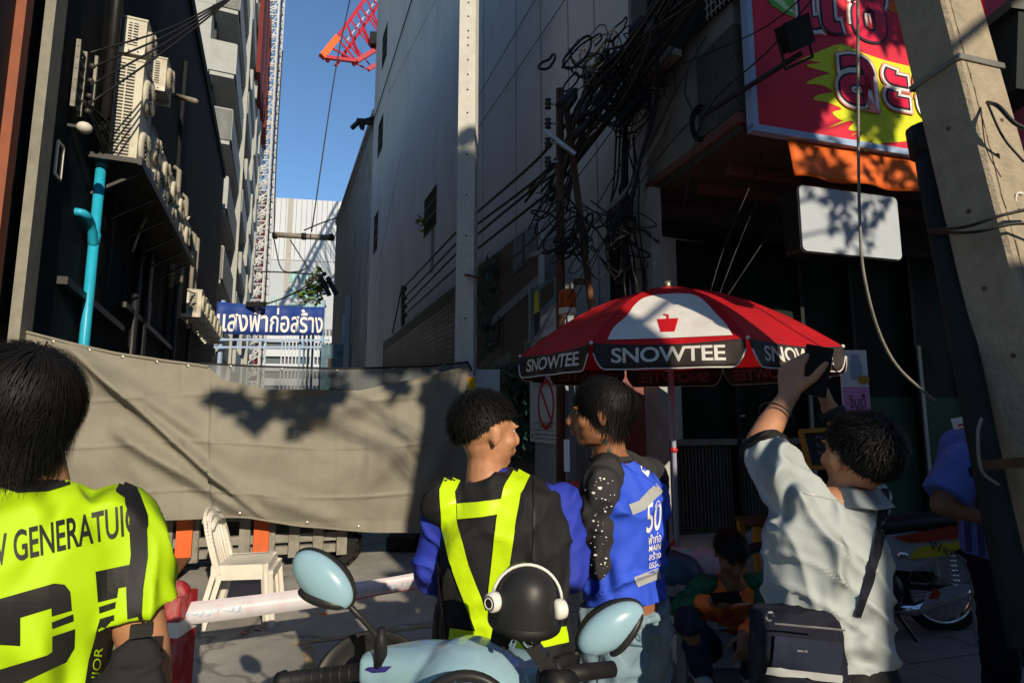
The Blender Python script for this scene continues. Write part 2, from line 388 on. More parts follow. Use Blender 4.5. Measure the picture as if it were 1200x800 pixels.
# ---------------------------------------------------------------- lettering
_TC = {}
def text2d(body, size=1., offset=0., spacing=1., res=4, bold=0.):
    key = (body, size, offset, spacing, res)
    if key in _TC: return _TC[key]
    cu = bpy.data.curves.new('lettering', 'FONT'); cu.body = body; cu.size = size; cu.offset = offset; cu.space_character = spacing
    cu.align_x = 'CENTER'; cu.align_y = 'CENTER'; cu.resolution_u = res
    o = bpy.data.objects.new('lettering', cu); COL.objects.link(o); bpy.context.view_layer.update()
    dg = bpy.context.evaluated_depsgraph_get(); me = bpy.data.meshes.new_from_object(o.evaluated_get(dg))
    vs = [(v.co.x, v.co.y) for v in me.vertices]; fs = [tuple(p.vertices) for p in me.polygons]
    bpy.data.objects.remove(o); bpy.data.curves.remove(cu); bpy.data.meshes.remove(me)
    if vs:
        cx = (min(v[0] for v in vs)+max(v[0] for v in vs))/2; cy = (min(v[1] for v in vs)+max(v[1] for v in vs))/2
        vs = [(x-cx, y-cy) for x, y in vs]
    _TC[key] = (vs, fs); return vs, fs
def fit_text(body, wdt, hgt, offset=0., spacing=1., res=4):
    vs, fs = text2d(body, 1., offset, spacing, res)
    b, _ = text2d(body, 1., 0., spacing, res)
    if not vs: return [], []
    W = max(v[0] for v in b)-min(v[0] for v in b); H = max(v[1] for v in b)-min(v[1] for v in b)
    return [(x*wdt/W, y*hgt/H) for x, y in vs], fs
def text_on(name, body, c, right, up, wdt, hgt, m, parent, offset=0., lift=0., spacing=1., res=4):
    vs, fs = fit_text(body, wdt, hgt, offset, spacing, res)
    right = V(right).normalized(); up = V(up).normalized(); nn = right.cross(up)
    mb = MB().add([V(c)+right*x+up*y+nn*lift for x, y in vs], fs)
    return mb.build(name, m, parent)
def dice(vs, fs, step):
    bm = bmesh.new(); bv = [bm.verts.new((x, y, 0)) for x, y in vs]
    for f in fs:
        try: bm.faces.new([bv[i] for i in f])
        except Exception: pass
    xs = [v[0] for v in vs]; ys = [v[1] for v in vs]
    for lo, hi, no in ((min(xs), max(xs), V((1, 0, 0))), (min(ys), max(ys), V((0, 1, 0)))):
        k = lo+step
        while k < hi:
            g = bm.verts[:]+bm.edges[:]+bm.faces[:]
            bmesh.ops.bisect_plane(bm, geom=g, plane_co=no*k, plane_no=no, dist=1e-6); k += step
    bm.verts.index_update(); out = [(v.co.x, v.co.y) for v in bm.verts], [tuple(v.index for v in f.verts) for f in bm.faces]
    bm.free(); return out
def drape(vs, fs, place, bvh, direction, off=.003, start=1.5):
    """project flat shape onto a surface: place(x,y)->3D start reference point"""
    d = V(direction).normalized(); pts = []; ok = []
    for x, y in vs:
        p = place(x, y); h = bvh.ray_cast(p-d*start, d)
        if h[0] is None: pts.append(p); ok.append(False)
        else:
            nn = h[1] if h[1].dot(d) < 0 else -h[1]
            pts.append(h[0]+nn*off-d*off*.3); ok.append(True)
    return prune(MB().add(pts, [f for f in fs if all(ok[i] for i in f)]))
def prune(mb):
    u = sorted({i for f in mb.f for i in f}); ix = {a: b for b, a in enumerate(u)}; mb.v = [mb.v[i] for i in u]; mb.f = [tuple(ix[i] for i in f) for f in mb.f]; return mb
def strip2d(path, widths, seg=.012):
    """path in 2D with widths -> diced band"""
    P = []; 
    for i in range(len(path)-1):
        a = V((*path[i], 0)); b = V((*path[i+1], 0)); n = max(1, int((b-a).length/seg))
        for k in range(n): P.append((a.lerp(b, k/n), widths[i]+(widths[i+1]-widths[i])*k/n))
    P.append((V((*path[-1], 0)), widths[-1])); nv = 4; vs = []; fs = []
    for i, (p, w_) in enumerate(P):
        t = (P[min(i+1, len(P)-1)][0]-P[max(i-1, 0)][0]).normalized(); s = V((t.y, -t.x, 0))
        for k in range(nv+1): q = p+s*w_*(k/nv-.5); vs.append((q.x, q.y))
    for i in range(len(P)-1):
        for k in range(nv): a = i*(nv+1)+k; fs.append((a, a+1, a+nv+2, a+nv+1))
    return vs, fs
def bvh_of(mb_or_mesh):
    if isinstance(mb_or_mesh, MB): return BVHTree.FromPolygons(mb_or_mesh.v, mb_or_mesh.f)
    return BVHTree.FromPolygons([v.co.copy() for v in mb_or_mesh.vertices], [tuple(p.vertices) for p in mb_or_mesh.polygons])
def fuse(mb, voxel, iters=4, fac=.5, disp=None):
    """union of closed shapes into one continuous skin; returns MB"""
    me = bpy.data.meshes.new('tmp'); me.from_pydata(mb.v, [], mb.f); o = bpy.data.objects.new('tmp', me); COL.objects.link(o)
    md = o.modifiers.new('r', 'REMESH'); md.mode = 'VOXEL'; md.voxel_size = voxel
    if iters: sm = o.modifiers.new('s', 'SMOOTH'); sm.factor = fac; sm.iterations = iters
    dg = bpy.context.evaluated_depsgraph_get(); ev = o.evaluated_get(dg); me2 = bpy.data.meshes.new_from_object(ev)
    out = MB(); nr = [v.normal.copy() for v in me2.vertices]; out.v = [v.co.copy() for v in me2.vertices]; out.f = [tuple(p.vertices) for p in me2.polygons]
    if disp: out.v = [v+n*disp(v, n) for v, n in zip(out.v, nr)]
    bpy.data.objects.remove(o); bpy.data.meshes.remove(me); bpy.data.meshes.remove(me2)
    return out
def spline(pts, n=10):
    pts = [V(p) for p in pts]; P = [2*pts[0]-pts[1]]+pts+[2*pts[-1]-pts[-2]]; out = []
    for i in range(1, len(P)-2):
        a, b, c, d = P[i-1:i+3]
        for k in range(n):
            t = k/n; out.append(.5*((2*b)+(c-a)*t+(2*a-5*b+4*c-d)*t*t+(3*b-a-3*c+d)*t**3))
    out.append(pts[-1]); return out
def cable(pts, r, label, cat='cable', group=None, m='cable', n=8, name='cable', parent=None, sides=6):
    o = MB().tube(spline(pts, n), r, sides).build(name, m, parent, True)
    if parent is None: tag(o, label, cat, group)
    return o
# ================================================================ SETTING
struct(MB().add([(-300, -300, 0), (300, -300, 0), (300, 400, 0), (-300, 400, 0)], [(0, 1, 2, 3)]).build('road', 'asphalt'))
# raised pavement on the right, with its slabs as pieces where they show
pv = struct(MB().box((5.75, 2.1, .06), (10, 12.2, .12)).build('pavement', 'pavement'))
kb = MB().box((0,0,0),(0.001,0.001,0.001))
for k in range(10):
    y = -3.9+k*1.2; piece('kerb_stone', 'kerb', pv, c=(.66, y+.6, .07), size=(.18, 1.18, .14))
Rz = Matrix.Rotation(R(16), 3, 'Z')
for i in range(7):
    for j in range(10):
        c = Rz @ V((1.6+i*.6, 1.6+j*.3, 0)); c.z = .14+rnd.uniform(-.003, .003)
        if c.x > .95 and c.y < 5.9: piece('paving_slab', 'pavement', pv, c=c, size=(.59, .29, .05), rot=Rz)
st = struct(MB().fbox(FS, -.3, 8, -.6, .5, 0, .36).build('shop_step', 'kerb'))
mk = MB()
for a, b in (((-1.1, 3.2), (.1, 3.6)), ((-1.5, 4.1), (.2, 4.75)), ((-1.0, 3.2), (-1.4, 4.1))):
    a = V((*a, .004)); b = V((*b, .004)); d = (b-a).normalized(); s = V((-d.y, d.x, 0))*.03; mk.add([a-s, b-s, b+s, a+s], [(0, 1, 2, 3)])
mat('faded_yellow', (.33, .25, .14), .9, var=.5, scale=14, stain=(.3, .29, .265), stscale=4, stamt=.9)
struct(mk.build('road_marking', 'faded_yellow'))
# ---------------------------------------------------------------- black building on the left
bl = thing('black_building', 'matt black painted building along the left side of the alley with air conditioners', 'building', FL.pt(5.6, -4, 0))
sub('wall', MB().fbox(FL, 5.55, 22.3, -8, 0, 0, 10.4), 'black_wall', bl)
sub('parapet', MB().fbox(FL, 5.5, 22.3, -8.05, .05, 10.4, 10.7), 'black_wall', bl)
sub('pilaster', MB().fbox(FL, 5.27, 5.54, -.05, .03, 0, 10.4), 'beige_pilaster', bl)
sub('recess_wall', MB().fbox(FL, 4.4, 5.5, -1.2, -.12, 0, 10.4), 'dark_teal', bl)
sub('front_wall', MB().fbox(FL, 2.0, 4.4, -4, -.3, 0, 10.4), 'dark_teal', bl)
for k in range(7): piece('window_frame', 'beige_pilaster', bl, frame=FL, box=(5.08, 5.15, -.12, -.09, 1+k*1.3, 2.1+k*1.3))
sub('column', MB().fbox(FL, 4.90, 5.03, -.12, -.05, 0, 10.4), 'brown_steel', bl, label='rusty brown steel column')
sub('ledge', MB().fbox(FL, 12.2, 12.35, 0, .06, 0, 9), 'black_wall', bl)
for a, b in (((6.1, 2.9), (8.6, 2.75)), ((8.6, 3.1), (13.2, 2.9))):
    sub('conduit', MB().bar(FL.pt(a[0], .05, a[1]), FL.pt(b[0], .05, b[1]), .09, .08), 'black_metal', bl)
for u in (9.2, 9.9, 12.9, 15.2): sub('drain_pipe', MB().tube([FL.pt(u, .08, 0), FL.pt(u, .08, 4.3)], .05, 8), 'black_metal', bl, True)
u, z = FL.px(68, 188)
f = MB()
for (a, b, c, d) in ((-.09, .09, .16, .18), (-.09, .09, -.18, -.16), (-.09, -.075, -.18, .18), (.075, .09, -.18, .18)): f.fbox(FL, u+a, u+b, 0, .02, z+c, z+d)
sub('vent_frame', f, 'dirty_white', bl)
u, z = FL.px(174, 366); sub('vent_frame', MB().fbox(FL, u-.1, u+.1, 0, .02, z-.2, z+.2), 'black_metal', bl)
# platform
pf = thing('steel_platform', 'long dark steel ledge bolted to the black wall under the row of condensers', 'platform', FL.pt(9, 0, 4.45))
sub('deck', MB().fbox(FL, 6.62, 11.6, 0, .5, 4.44, 4.5), 'black_metal', pf)
sub('edge_rail', MB().fbox(FL, 6.6, 11.62, .5, .54, 4.42, 4.52), 'black_metal', pf)
for k in range(6): sub('bracket', MB().bar(FL.pt(6.9+k*.9, 0, 4.1), FL.pt(6.9+k*.9, .45, 4.42), .03), 'black_metal', pf)
def condenser(u0, w_, n0, d, z0, h, label, fans=1, bracket=True, group='air conditioner condensers on the black wall'):
    t = thing('air_conditioner', label, 'air conditioner', FL.pt(u0, n0, z0), group)
    sub('casing', MB().fbox(FL, u0, u0+w_, n0, n0+d, z0, z0+h), 'ac_white', t)
    sub('top_cover', MB().fbox(FL, u0-.012, u0+w_+.012, n0-.01, n0+d+.012, z0+h, z0+h+.025), 'ac_white', t)
    # end grille, facing the street
    g = sub('end_grille', MB().fbox(FL, u0-.006, u0-.001, n0+.05, n0+d-.09, z0+.05, z0+h-.05), 'ac_dark', t)
    ns = max(8, int(h/.045)); hh = (h-.1)/ns
    for k in range(ns): piece('slat', 'ac_white', g, frame=FL, box=(u0-.016, u0-.006, n0+.045, n0+d-.085, z0+.05+k*hh, z0+.05+k*hh+hh*.42))
    piece('slat', 'ac_white', g, frame=FL, box=(u0-.02, u0-.006, n0+d/2-.03, n0+d/2-.015, z0+.05, z0+h-.05))
    rot = Matrix((FL.u, V((0, 0, 1)), FL.n)).transposed()
    for k in range(fans):
        c = FL.pt(u0+w_*.42, n0+d, z0+h*(k+.5)/fans); r = min(w_*.36, h/fans*.42)
        fr = sub('fan_guard', MB().lathe([(r, 0), (r*1.06, .01), (r*1.02, .035), (r*.9, .05), (0.02, .055)], c, rot, 24), 'ac_white', t, True)
        gb = MB().lathe([(r*.86, .057), (0.02, .062)], c, rot, 20); fb = sub('fan_opening', gb, 'ac_dark', fr)
        for q in range(10):
            a = q*pi/10; x = V((cos(a), sin(a), 0))*r*.9
            fb2 = MB().bar(c+rot @ (x+V((0, 0, .068))), c+rot @ (-x+V((0, 0, .068))), .006); 
            sub('guard_wire', fb2, 'ac_white', fr)
    if bracket:
        for e_ in (u0-.01, u0+w_-.04): sub('wall_bracket', MB().fbox(FL, e_, e_+.03, 0, n0+d, z0-.07, z0-.002), 'dirty_white', t)
        for k in range(3): sub('bolt_hole', MB().tube([FL.pt(u0-.012, n0+.07+k*.1, z0-.035), FL.pt(u0-.009, n0+.07+k*.1, z0-.035)], .012, 8), 'ac_dark', t)
    return t
UA = FL.px(146, 30, .12)[0]; UB = FL.px(130, 120, .08)[0]
condenser(UA, .5, .12, .24, FL.px(155, 50, .25)[1], .40, 'small white condenser on a perforated bracket, highest and nearest on the black wall')
condenser(UB, .62, .08, .31, 4.52, FL.px(150, 60, .25)[1]-4.52, 'large tall white condenser with a long double louvred grille, nearest on the ledge', 2)
for k, (du, h, lb) in enumerate(((UB+.72, .9, 'second tall condenser along the ledge, right behind the largest one'), (UB+1.5, .88, 'third tall condenser along the ledge with rusty fan panel'), (UB+2.3, .88, 'fourth tall condenser on the ledge, beside the thin grey pipes'), (UB+3.1, .88, 'fifth tall condenser on the ledge, last of the packed row'))):
    condenser(du, .66, .08, .31, 4.51, h, lb, 2, False)
condenser(FL.px(173, 60, .1)[0], .5, .1, .26, FL.px(185, 105, .25)[1], .44, 'small white condenser with round fan mounted above the packed row on the ledge')
condenser(10.7, .5, .16, .28, 4.52, .60, 'single white condenser standing alone at the far end of the ledge')
for k in range(6):
    u0 = 13.9+k*1.0; condenser(u0, .55, .15, .3, 3.85-.0*k, .55, ['first small condenser of the low far row, its grille towards the street', 'second condenser in the low far row', 'third condenser in the low far row', 'fourth condenser in the low far row', 'fifth condenser in the low far row', 'last condenser in the low far row, beside the blue banner'][k], 1)
hr = random.Random(8)
for k in range(12):
    u_ = UB+.55+k*.42; z_ = 4.6+hr.uniform(.1, .7); zz_ = z_+hr.uniform(-.9, .5); tag(MB().tube(spline([FL.pt(u_, .36, z_), FL.pt(u_-.05, .42, z_+hr.uniform(-.1, .15)), FL.pt(u_+hr.uniform(-.2, .1), .2, (z_+zz_)/2), FL.pt(u_+hr.uniform(-.3, .2), .03, zz_)], 5), .016, 7).build('coolant_hose', 'cable' if k % 3 else 'dirty_white', None, True), 'sagging coolant hose running from the packed condensers to the black wall', 'hose', 'coolant hoses of the packed condensers')
for k in range(7):
    u_ = UB+k*.9; st__ = sub('water_stain', MB().add([FL.pt(u_+hr.uniform(-.1, .1), .002, 4.4), FL.pt(u_+.18, .002, 4.4), FL.pt(u_+.12, .002, 4.4-hr.uniform(.8, 2.2)), FL.pt(u_+.04, .002, 4.4-hr.uniform(.8, 2.2))], [(0, 1, 2, 3)]), 'recess_dark' if k % 2 else 'black_metal', bl)
# blue pipe with its black upper part
bp = thing('drain_pipe', 'bright blue plastic drain pipe with a side branch on the black wall', 'pipe', FL.pt(6.9, .1, 0))
uu, zt = FL.px(119, 190, .1)
sub('blue_tube', MB().tube([FL.pt(uu, .1, 0), FL.pt(uu, .1, zt)], .052, 14), 'blue_pvc', bp, True)
for z_ in (zt, 3.55, 2.2): sub('coupling', MB().tube([FL.pt(uu, .1, z_-.06), FL.pt(uu, .1, z_+.06)], .062, 14), 'blue_pvc', bp, True)
sub('branch', MB().tube(spline([FL.pt(uu, .1, 3.45), FL.pt(uu-.16, .1, 3.66), FL.pt(uu-.34, .08, 3.72), FL.pt(uu-.36, -.02, 3.73)], 5), .045, 12), 'blue_pvc', bp, True)
sub('black_tube', MB().tube([FL.pt(uu, .1, zt), FL.pt(uu, .1, 9.9)], .06, 14), 'black_metal', bp, True)
tag(MB().fbox(FL, uu-.3, uu-.26, .02, .05, 5.0, 5.6).build('cable_tray', 'grey_pipe'), 'short perforated cream cable tray beside the black upper pipe', 'cable tray')
# ladder-like insulator rack
rk = thing('insulator_rack', 'galvanised ladder shaped cable rack on the black wall', 'rack', FL.P(92, 125))
u0, z0 = FL.px(90, 125, .08); u1, z1 = FL.px(102, 55, .08)
for du in (0, .22): sub('upright', MB().fbox(FL, u0+du, u0+du+.025, .02, .06, z0, z1+.0), 'grey_steel', rk)
for k in range(6): sub('rung', MB().fbox(FL, u0, u0+.24, .03, .055, z0+(z1-z0)*(k+.3)/6, z0+(z1-z0)*(k+.3)/6+.018), 'grey_steel', rk)
for k in range(4): sub('insulator', MB().ball(FL.pt(u0+.2, .12, z0+(z1-z0)*(k*1.4+.5)/6), .03), 'porcelain', rk, True)
sp = PX(268, -2, 7.2)
for k, yy in enumerate((62, 80, 100, 121)):
    a = FL.P(106, yy, .15); p = [a, a.lerp(sp, .5)-V((0, 0, .09-.01*k)), sp+V((0, 0, -.012*k)), sp+(sp-a)*.5+V((0, 0, .1))]
    cable(p, .011, ['topmost of four black wires from the ladder rack to the grey balconies', 'second wire down from the ladder rack', 'third wire down from the ladder rack', 'lowest wire from the ladder rack'][k], group='wires from the ladder rack')
for k in range(7):
    a = FL.P(100+rnd.uniform(-4, 4), 118, .06); b = FL.P(112+k*3, 175+rnd.uniform(-10, 20), .06); cable([a, a.lerp(b, .5)+FL.n*.1+V((0, 0, rnd.uniform(-.2, .1))), b], .01, 'thin black wire drooping under the ladder rack', group='wires drooping under the rack')
lp = thing('wall_lamp', 'round yellowish floodlamp under the ladder rack', 'lamp', FL.P(99, 150)); cl = FL.P(99, 150, .15)
sub('lamp_bowl', MB().ball(cl, (.07, .07, .06)), 'dirty_white', lp, True); sub('arm', MB().bar(cl, cl-FL.n*.15, .03), 'black_metal', lp)
for k, (px_, y0, y1) in enumerate(((210, 200, 290), (219, 232, 330), (228, 275, 345), (232, 280, 345))):
    u_, za = FL.px(px_, y0, .1); _, zb = FL.px(px_, y1, .1)
    tag(MB().tube([FL.pt(u_, .1, zb-1.0), FL.pt(u_, .1, za), FL.pt(u_, 0, za+.06)], .05, 8).build('vent_pipe', 'grey_pipe', None, True), ['tall grey vent pipe rising from the black wall behind the ledge end', 'second grey vent pipe above the low far condensers', 'third grey vent pipe, shorter, above the low far condensers', 'rightmost grey vent pipe on the black wall'][k], 'pipe', 'vent pipes on the black wall')
tag(MB().tube([FL.P(207, 113, 0), FL.P(229, 119, .6)], .05, 8).build('spout', 'grey_pipe', None, True), 'grey spout sticking out of the black wall top beside the grey balconies', 'pipe')
cc = thing('junction_box', 'small white box with a round cap on the far left', 'box', PX(7, 75, 5)); q = PX(7, 75, 5)
sub('case', MB().box(q, (.14, .1, .1)), 'dirty_white', cc); sub('cap', MB().ball(q+V((0, -.05, 0)), .035), 'alu', cc, True)
ob = PX(2, 350, 4.9); tag(MB().box(ob-V((.25, 0, 0)), (.5, .1, 1.1)).build('orange_board', 'orange_fabric'), 'orange board edge at the far left above the tarpaulin', 'board')
# ---------------------------------------------------------------- grey balcony building
gb = thing('grey_building', 'unfinished grey concrete building with staggered balconies behind the black one', 'building', FL.pt(24, 0, 0))
FG = Frame(*FL.pt(24.0, 0, 0)[:2], -FL.n.x, -FL.n.y, -1)     # its street face runs left from the corner; normal towards camera
if FG.n.y > 0: FG.n = -FG.n
ue, ut = 24.0, 57.0
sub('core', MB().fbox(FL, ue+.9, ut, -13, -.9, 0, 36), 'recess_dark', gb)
for k in range(13):
    z0 = 1.1+k*2.9
    sub('spandrel', MB().fbox(FG, 0, 9, -.9, 0, z0, z0+1.35), 'grey_concrete', gb)
    for c0, c1 in ((1.0, 2.35), (5.0, 5.8)): sub('pier', MB().fbox(FG, c0, c1, -.9, -.01, z0+1.35, z0+2.9), 'grey_concrete', gb)
    # alley side: staggered parapets and fins
    for j in range(4):
        a = ue+.001+j*9+(k % 2)*2.6*(j > 0); b = min(a+6.2, ut)
        if a < ut: sub('balcony_parapet', MB().fbox(FL, a if j or k % 2 else ue, b, -.9, .02+.004*(j % 3), z0, z0+1.3), 'grey_concrete', gb)
        if b+.2 < ut: sub('fin', MB().fbox(FL, b-.2, b+.05, -.95, .14, z0-1.6, z0+1.3), 'grey_concrete', gb)
    sub('floor_slab', MB().fbox(FL, ue+.05, ut, -.95, -.05, z0-.18, z0-.004), 'grey_concrete', gb)
for px_, y0, y1 in ((219, 10, 30), (212, 66, 100), (243, 76, 105), (236, 146, 172)):
    p = PX(px_, y0, 22.6); q = PX(px_-(3 if px_ > 230 else 1), y1, 22.6)
    if px_ > 230: p = PX(px_, y0, 22); q = PX(px_+9, y1, 24)
    sub('blue_downpipe', MB().tube([p, q], .09, 10), 'blue_pvc', gb, True)
for k in range(4):
    z0 = 27+k*2.9; sub('hanging_net', MB().fbox(FL, 52, 57.2, .0, .35, z0, z0+1.9), 'red_net', gb)
for k in range(3): sub('edge_net', MB().fbox(FL, 38+k*6, 43+k*6, .03, .3, 24+k*2, 36), 'red_net', gb)
# ---------------------------------------------------------------- tower with hanging formwork, far left
tw = thing('concrete_tower', 'tall raw concrete tower shell with red netting behind the grey balconies', 'building', PX(288, 187, 60))
def xat(px_, Y): return (px_-600)/655*Y
sub('shaft', MB().fbox(FL, 65, 70, -9, -1.6, 29, 70), 'raw_concrete', tw)
sub('formwork', MB().fbox(FL, 64.6, 65, -3.6, -1.5, 28.2, 29.4), 'red_net', tw)
for k in range(10): sub('floor_edge', MB().fbox(FL, 64.8, 70, -9, -1.5, 31+k*3.1, 31.35+k*3.1), 'far_grey', tw)
for k in range(4): sub('orange_net', MB().fbox(FL, 64.5, 64.7, -2.9, -2.4, 36+k*5.7, 38.6+k*5.7), 'orange_paint', tw)
bb = thing('beige_block', 'beige concrete block partly hidden behind the red and white masts', 'building', PX(297, 420, 75))
sub('wall', MB().fbox(FL, 82, 90, -12, -1.8, 0, 30), 'raw_concrete', bb)
for k in range(8): sub('floor_band', MB().fbox(FL, 81.8, 82, -12, -1.8, 3+k*3, 3.4+k*3), 'far_grey', bb)
# ---------------------------------------------------------------- hoist masts
def lattice(t, x, y, w_, z0, n, h, m, r, nm='mast_section'):
    b = MB(); c = [(-w_/2, -w_/2), (w_/2, -w_/2), (w_/2, w_/2), (-w_/2, w_/2)]
    for i in range(4):
        p, q = c[i], c[(i+1) % 4]
        b.bar((*p, 0), (*p, h), r*1.5); b.bar((*p, 0), (*q, 0), r); b.bar((*p, 0), (*q, h), r); b.bar((*p, h/2), (*q, h/2), r)
    me = b.mesh('mast_section', m); me0 = None
    for k in range(n):
        o = bpy.data.objects.new(nm, me); COL.objects.link(o); o.parent = t; o.location = V((x, y, z0+k*h))-ORG[t.name]; ORG[o.name] = ORG[t.name]
X1 = -.452*52
hm = thing('hoist_mast', 'tall white lattice hoist mast in the alley, tied back to the towers', 'mast', (X1, 52, 0))
lattice(hm, X1, 52, 1.1, 0, 44, 1.5, 'mast_white', .10)
for k in range(44): sub('mast_plate', MB().box((X1-.1+(k % 2)*.2, 51.5, .75+k*1.5), (.5, .12, .42)), 'mast_white', hm)
sub('power_cable', MB().tube([(X1+.85, 51.3, 2), (X1+.85, 51.3, 70)], .07, 6), 'cable', hm)
for yy in (8, 55, 105, 130, 170, 245):
    p = PX(330, yy, 52); p.x = X1-.6
    sub('tie_bracket', MB().bar(p, p+V((-3.2, 3, -.1)), .18).bar(p+V((0, 0, .5)), p+V((-3.2, 3, .3)), .12).bar(p+V((-.8, .8, 0)), p+V((-1.9, 1.8, .45)), .12).bar(p+V((-1.9, 1.8, 0)), p+V((-2.8, 2.7, .35)), .12), 'mast_white', hm)
X2 = xat(297, 58)
rm = thing('hoist_mast', 'shorter red lattice mast left of the white hoist mast', 'mast', (X2, 58, 0))
lattice(rm, X2, 58, 1.1, 0, 17, 1.5, 'mast_red', .13)
for k in range(17): 
    if k % 3 == 0: sub('mast_plate', MB().box((X2, 57.5, .75+k*1.5), (.7, .12, .5)), 'red_net', rm)
# crane jib
cj = thing('crane_jib', 'red lattice crane jib reaching over the grey wall with an orange tip', 'crane', PX(378, 68, 40))
T = PX(379, 67, 40); E1 = PX(470, -60, 44); T2 = PX(418, 72, 40.5); E2 = PX(520, 10, 44); side = V((.6, 1.1, 0))
sub('main_chord', MB().bar(T, E1, .26).bar(T+side, E1+side, .22), 'crane_red', cj)
sub('lower_chord', MB().bar(T, T2, .25).bar(T2, E2, .3).bar(T2+side, E2+side, .25), 'crane_red', cj)
sub('tip', MB().bar(T+V((-.1, -.05, -.02)), T.lerp(E1, .16), .46), 'crane_orange', cj)
lc = MB()
for k in range(7):
    a = T.lerp(E1, .08+k*.12); b = T2.lerp(E2, max(0, -.1+k*.14)); c = T.lerp(E1, .16+k*.12); lc.bar(a, b, .12).bar(b, c, .12).bar(a+side, b+side, .1).bar(b, a+side, .08)
sub('lacing', lc, 'crane_red', cj)
sub('deck_panel', MB().bar(T.lerp(E1, .15)+V((.4, .5, -.2)), T.lerp(E1, .9)+V((.5, .5, -.2)), .55, .08), 'tape_pink', cj)
for a in (.1, .9): sub('pulley', MB().ball(T.lerp(T2, a)+V((0, .2, -.12)), .17), 'crane_red', cj, True)
hk = PX(440, 48, 41); sub('cab_box', MB().box(hk, (.7, .8, 1.0)), 'black_metal', cj)
# ---------------------------------------------------------------- far white building
wb = thing('white_building', 'large white building closing the alley with louvred upper wall and parking decks', 'building', PX(350, 430, 70))
FW = Frame(-32.5, 68, .985, .17, 1)
def wuv(px_, py): return FW.px(px_, py)
ul, zr = wuv(312, 231); ur, _ = wuv(398, 236)
ul -= 2.5
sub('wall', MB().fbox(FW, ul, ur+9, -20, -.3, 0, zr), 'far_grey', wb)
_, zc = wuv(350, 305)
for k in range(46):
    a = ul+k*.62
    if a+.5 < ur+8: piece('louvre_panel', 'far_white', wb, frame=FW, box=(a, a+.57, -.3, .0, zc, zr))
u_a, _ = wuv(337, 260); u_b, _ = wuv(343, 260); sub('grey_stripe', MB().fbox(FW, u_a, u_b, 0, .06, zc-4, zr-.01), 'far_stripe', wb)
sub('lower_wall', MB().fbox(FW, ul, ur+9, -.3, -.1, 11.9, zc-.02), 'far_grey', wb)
for (x0, x1, y0, y1) in ((340, 356, 320, 331), (356, 372, 320, 331), (340, 356, 338, 350), (356, 372, 338, 350), (338, 352, 356, 366), (352, 366, 356, 366), (366, 380, 356, 366), (318, 327, 348, 358)):
    a, z1_ = wuv(x0, y0); b, z0_ = wuv(x1, y1)
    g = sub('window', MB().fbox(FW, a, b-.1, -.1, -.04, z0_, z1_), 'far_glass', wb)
    for q in range(1, 4): piece('mullion', 'far_white', g, frame=FW, box=(a+(b-a)*q/4-.05, a+(b-a)*q/4+.05, -.04, .0, z0_, z1_))
    piece('blind', 'far_dark', g, frame=FW, box=(a+(b-a)*.55, a+(b-a)*.75, -.04, -.01, z0_, z0_+(z1_-z0_)*.7))
for k in range(6):
    z_ = 1.5+k*1.75
    sub('deck_parapet', MB().fbox(FW, ul, ur+9, -.3, .4, z_, z_+.85), 'far_white', wb); sub('deck_gap', MB().fbox(FW, ul, ur+9, -.28, -.1, z_+.85, z_+1.75), 'far_dark', wb)
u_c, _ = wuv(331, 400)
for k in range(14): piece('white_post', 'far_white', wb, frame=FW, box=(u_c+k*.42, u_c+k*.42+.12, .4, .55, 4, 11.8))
# ---------------------------------------------------------------- blue banner across the alley
bn = thing('blue_banner', 'dark blue banner with large white Thai lettering hung across the alley', 'banner', PX(316, 392, 29))
BL, BR_ = PX(253, 372, 21.6), PX(379, 376, 24.4); rt = (BR_-BL); Wb = rt.length; rt.normalize()
bmid = (BL+BR_)/2; hb = 1.2
bnn = V((rt.y, -rt.x, 0)).normalized()
def ban(i, j): return BL+rt*Wb*i+V((0, 0, (j-.5)*hb*(1.02)-.05*sin(i*pi)))+bnn*(.05*sin(i*14)*(j)+.03*sin(i*31))
sub('cloth', MB().grid(ban, 40, 4, skirt=-bnn*.02), 'banner_blue', bn, True)
vs, fs = fit_text('แสงฟ้าก่อสร้าง', Wb*.98, .98, .014)
vs, fs = dice(vs, fs, .25)
bv = bvh_of(MB().grid(ban, 40, 4))
sub('lettering', drape(vs, fs, lambda x, y: bmid+rt*x+V((0, 0, y-.03))+bnn*2, bv, -bnn, .03, 0), 'print_white', bn)
sub('truss', MB().bar(BL+V((0, 0, -.85))-rt*.3, BR_+V((0, 0, -.85))+rt*.3, .08).bar(BL+V((0, 0, -1.15))-rt*.3, BR_+V((0, 0, -1.15))+rt*.3, .08), 'frame_blue', bn)
for k in range(6):
    a = BL+rt*Wb*(k/5); sub('truss_post', MB().bar(a+V((0, 0, -1.15)), a+V((0, 0, -.85)), .06), 'frame_blue', bn)
for px_ in (257, 376):
    p = PX(px_, 430, 22 if px_ < 300 else 24.5); sub('post', MB().bar((p.x, p.y, 0), (p.x, p.y, PX(px_, 352, p.y).z), .12), 'frame_blue', bn)
sub('lamp_box', MB().box(PX(300, 357, 22.3), (.7, .25, .2)), 'black_metal', bn)
for k in range(4):
    p = PX(352+k*5, 392, 34); tag(MB().bar((p.x, p.y, 0), p, .1).build('scaffold_pole', 'frame_blue'), 'blue scaffold upright standing under the banner', 'pole', 'blue scaffold uprights under the banner')
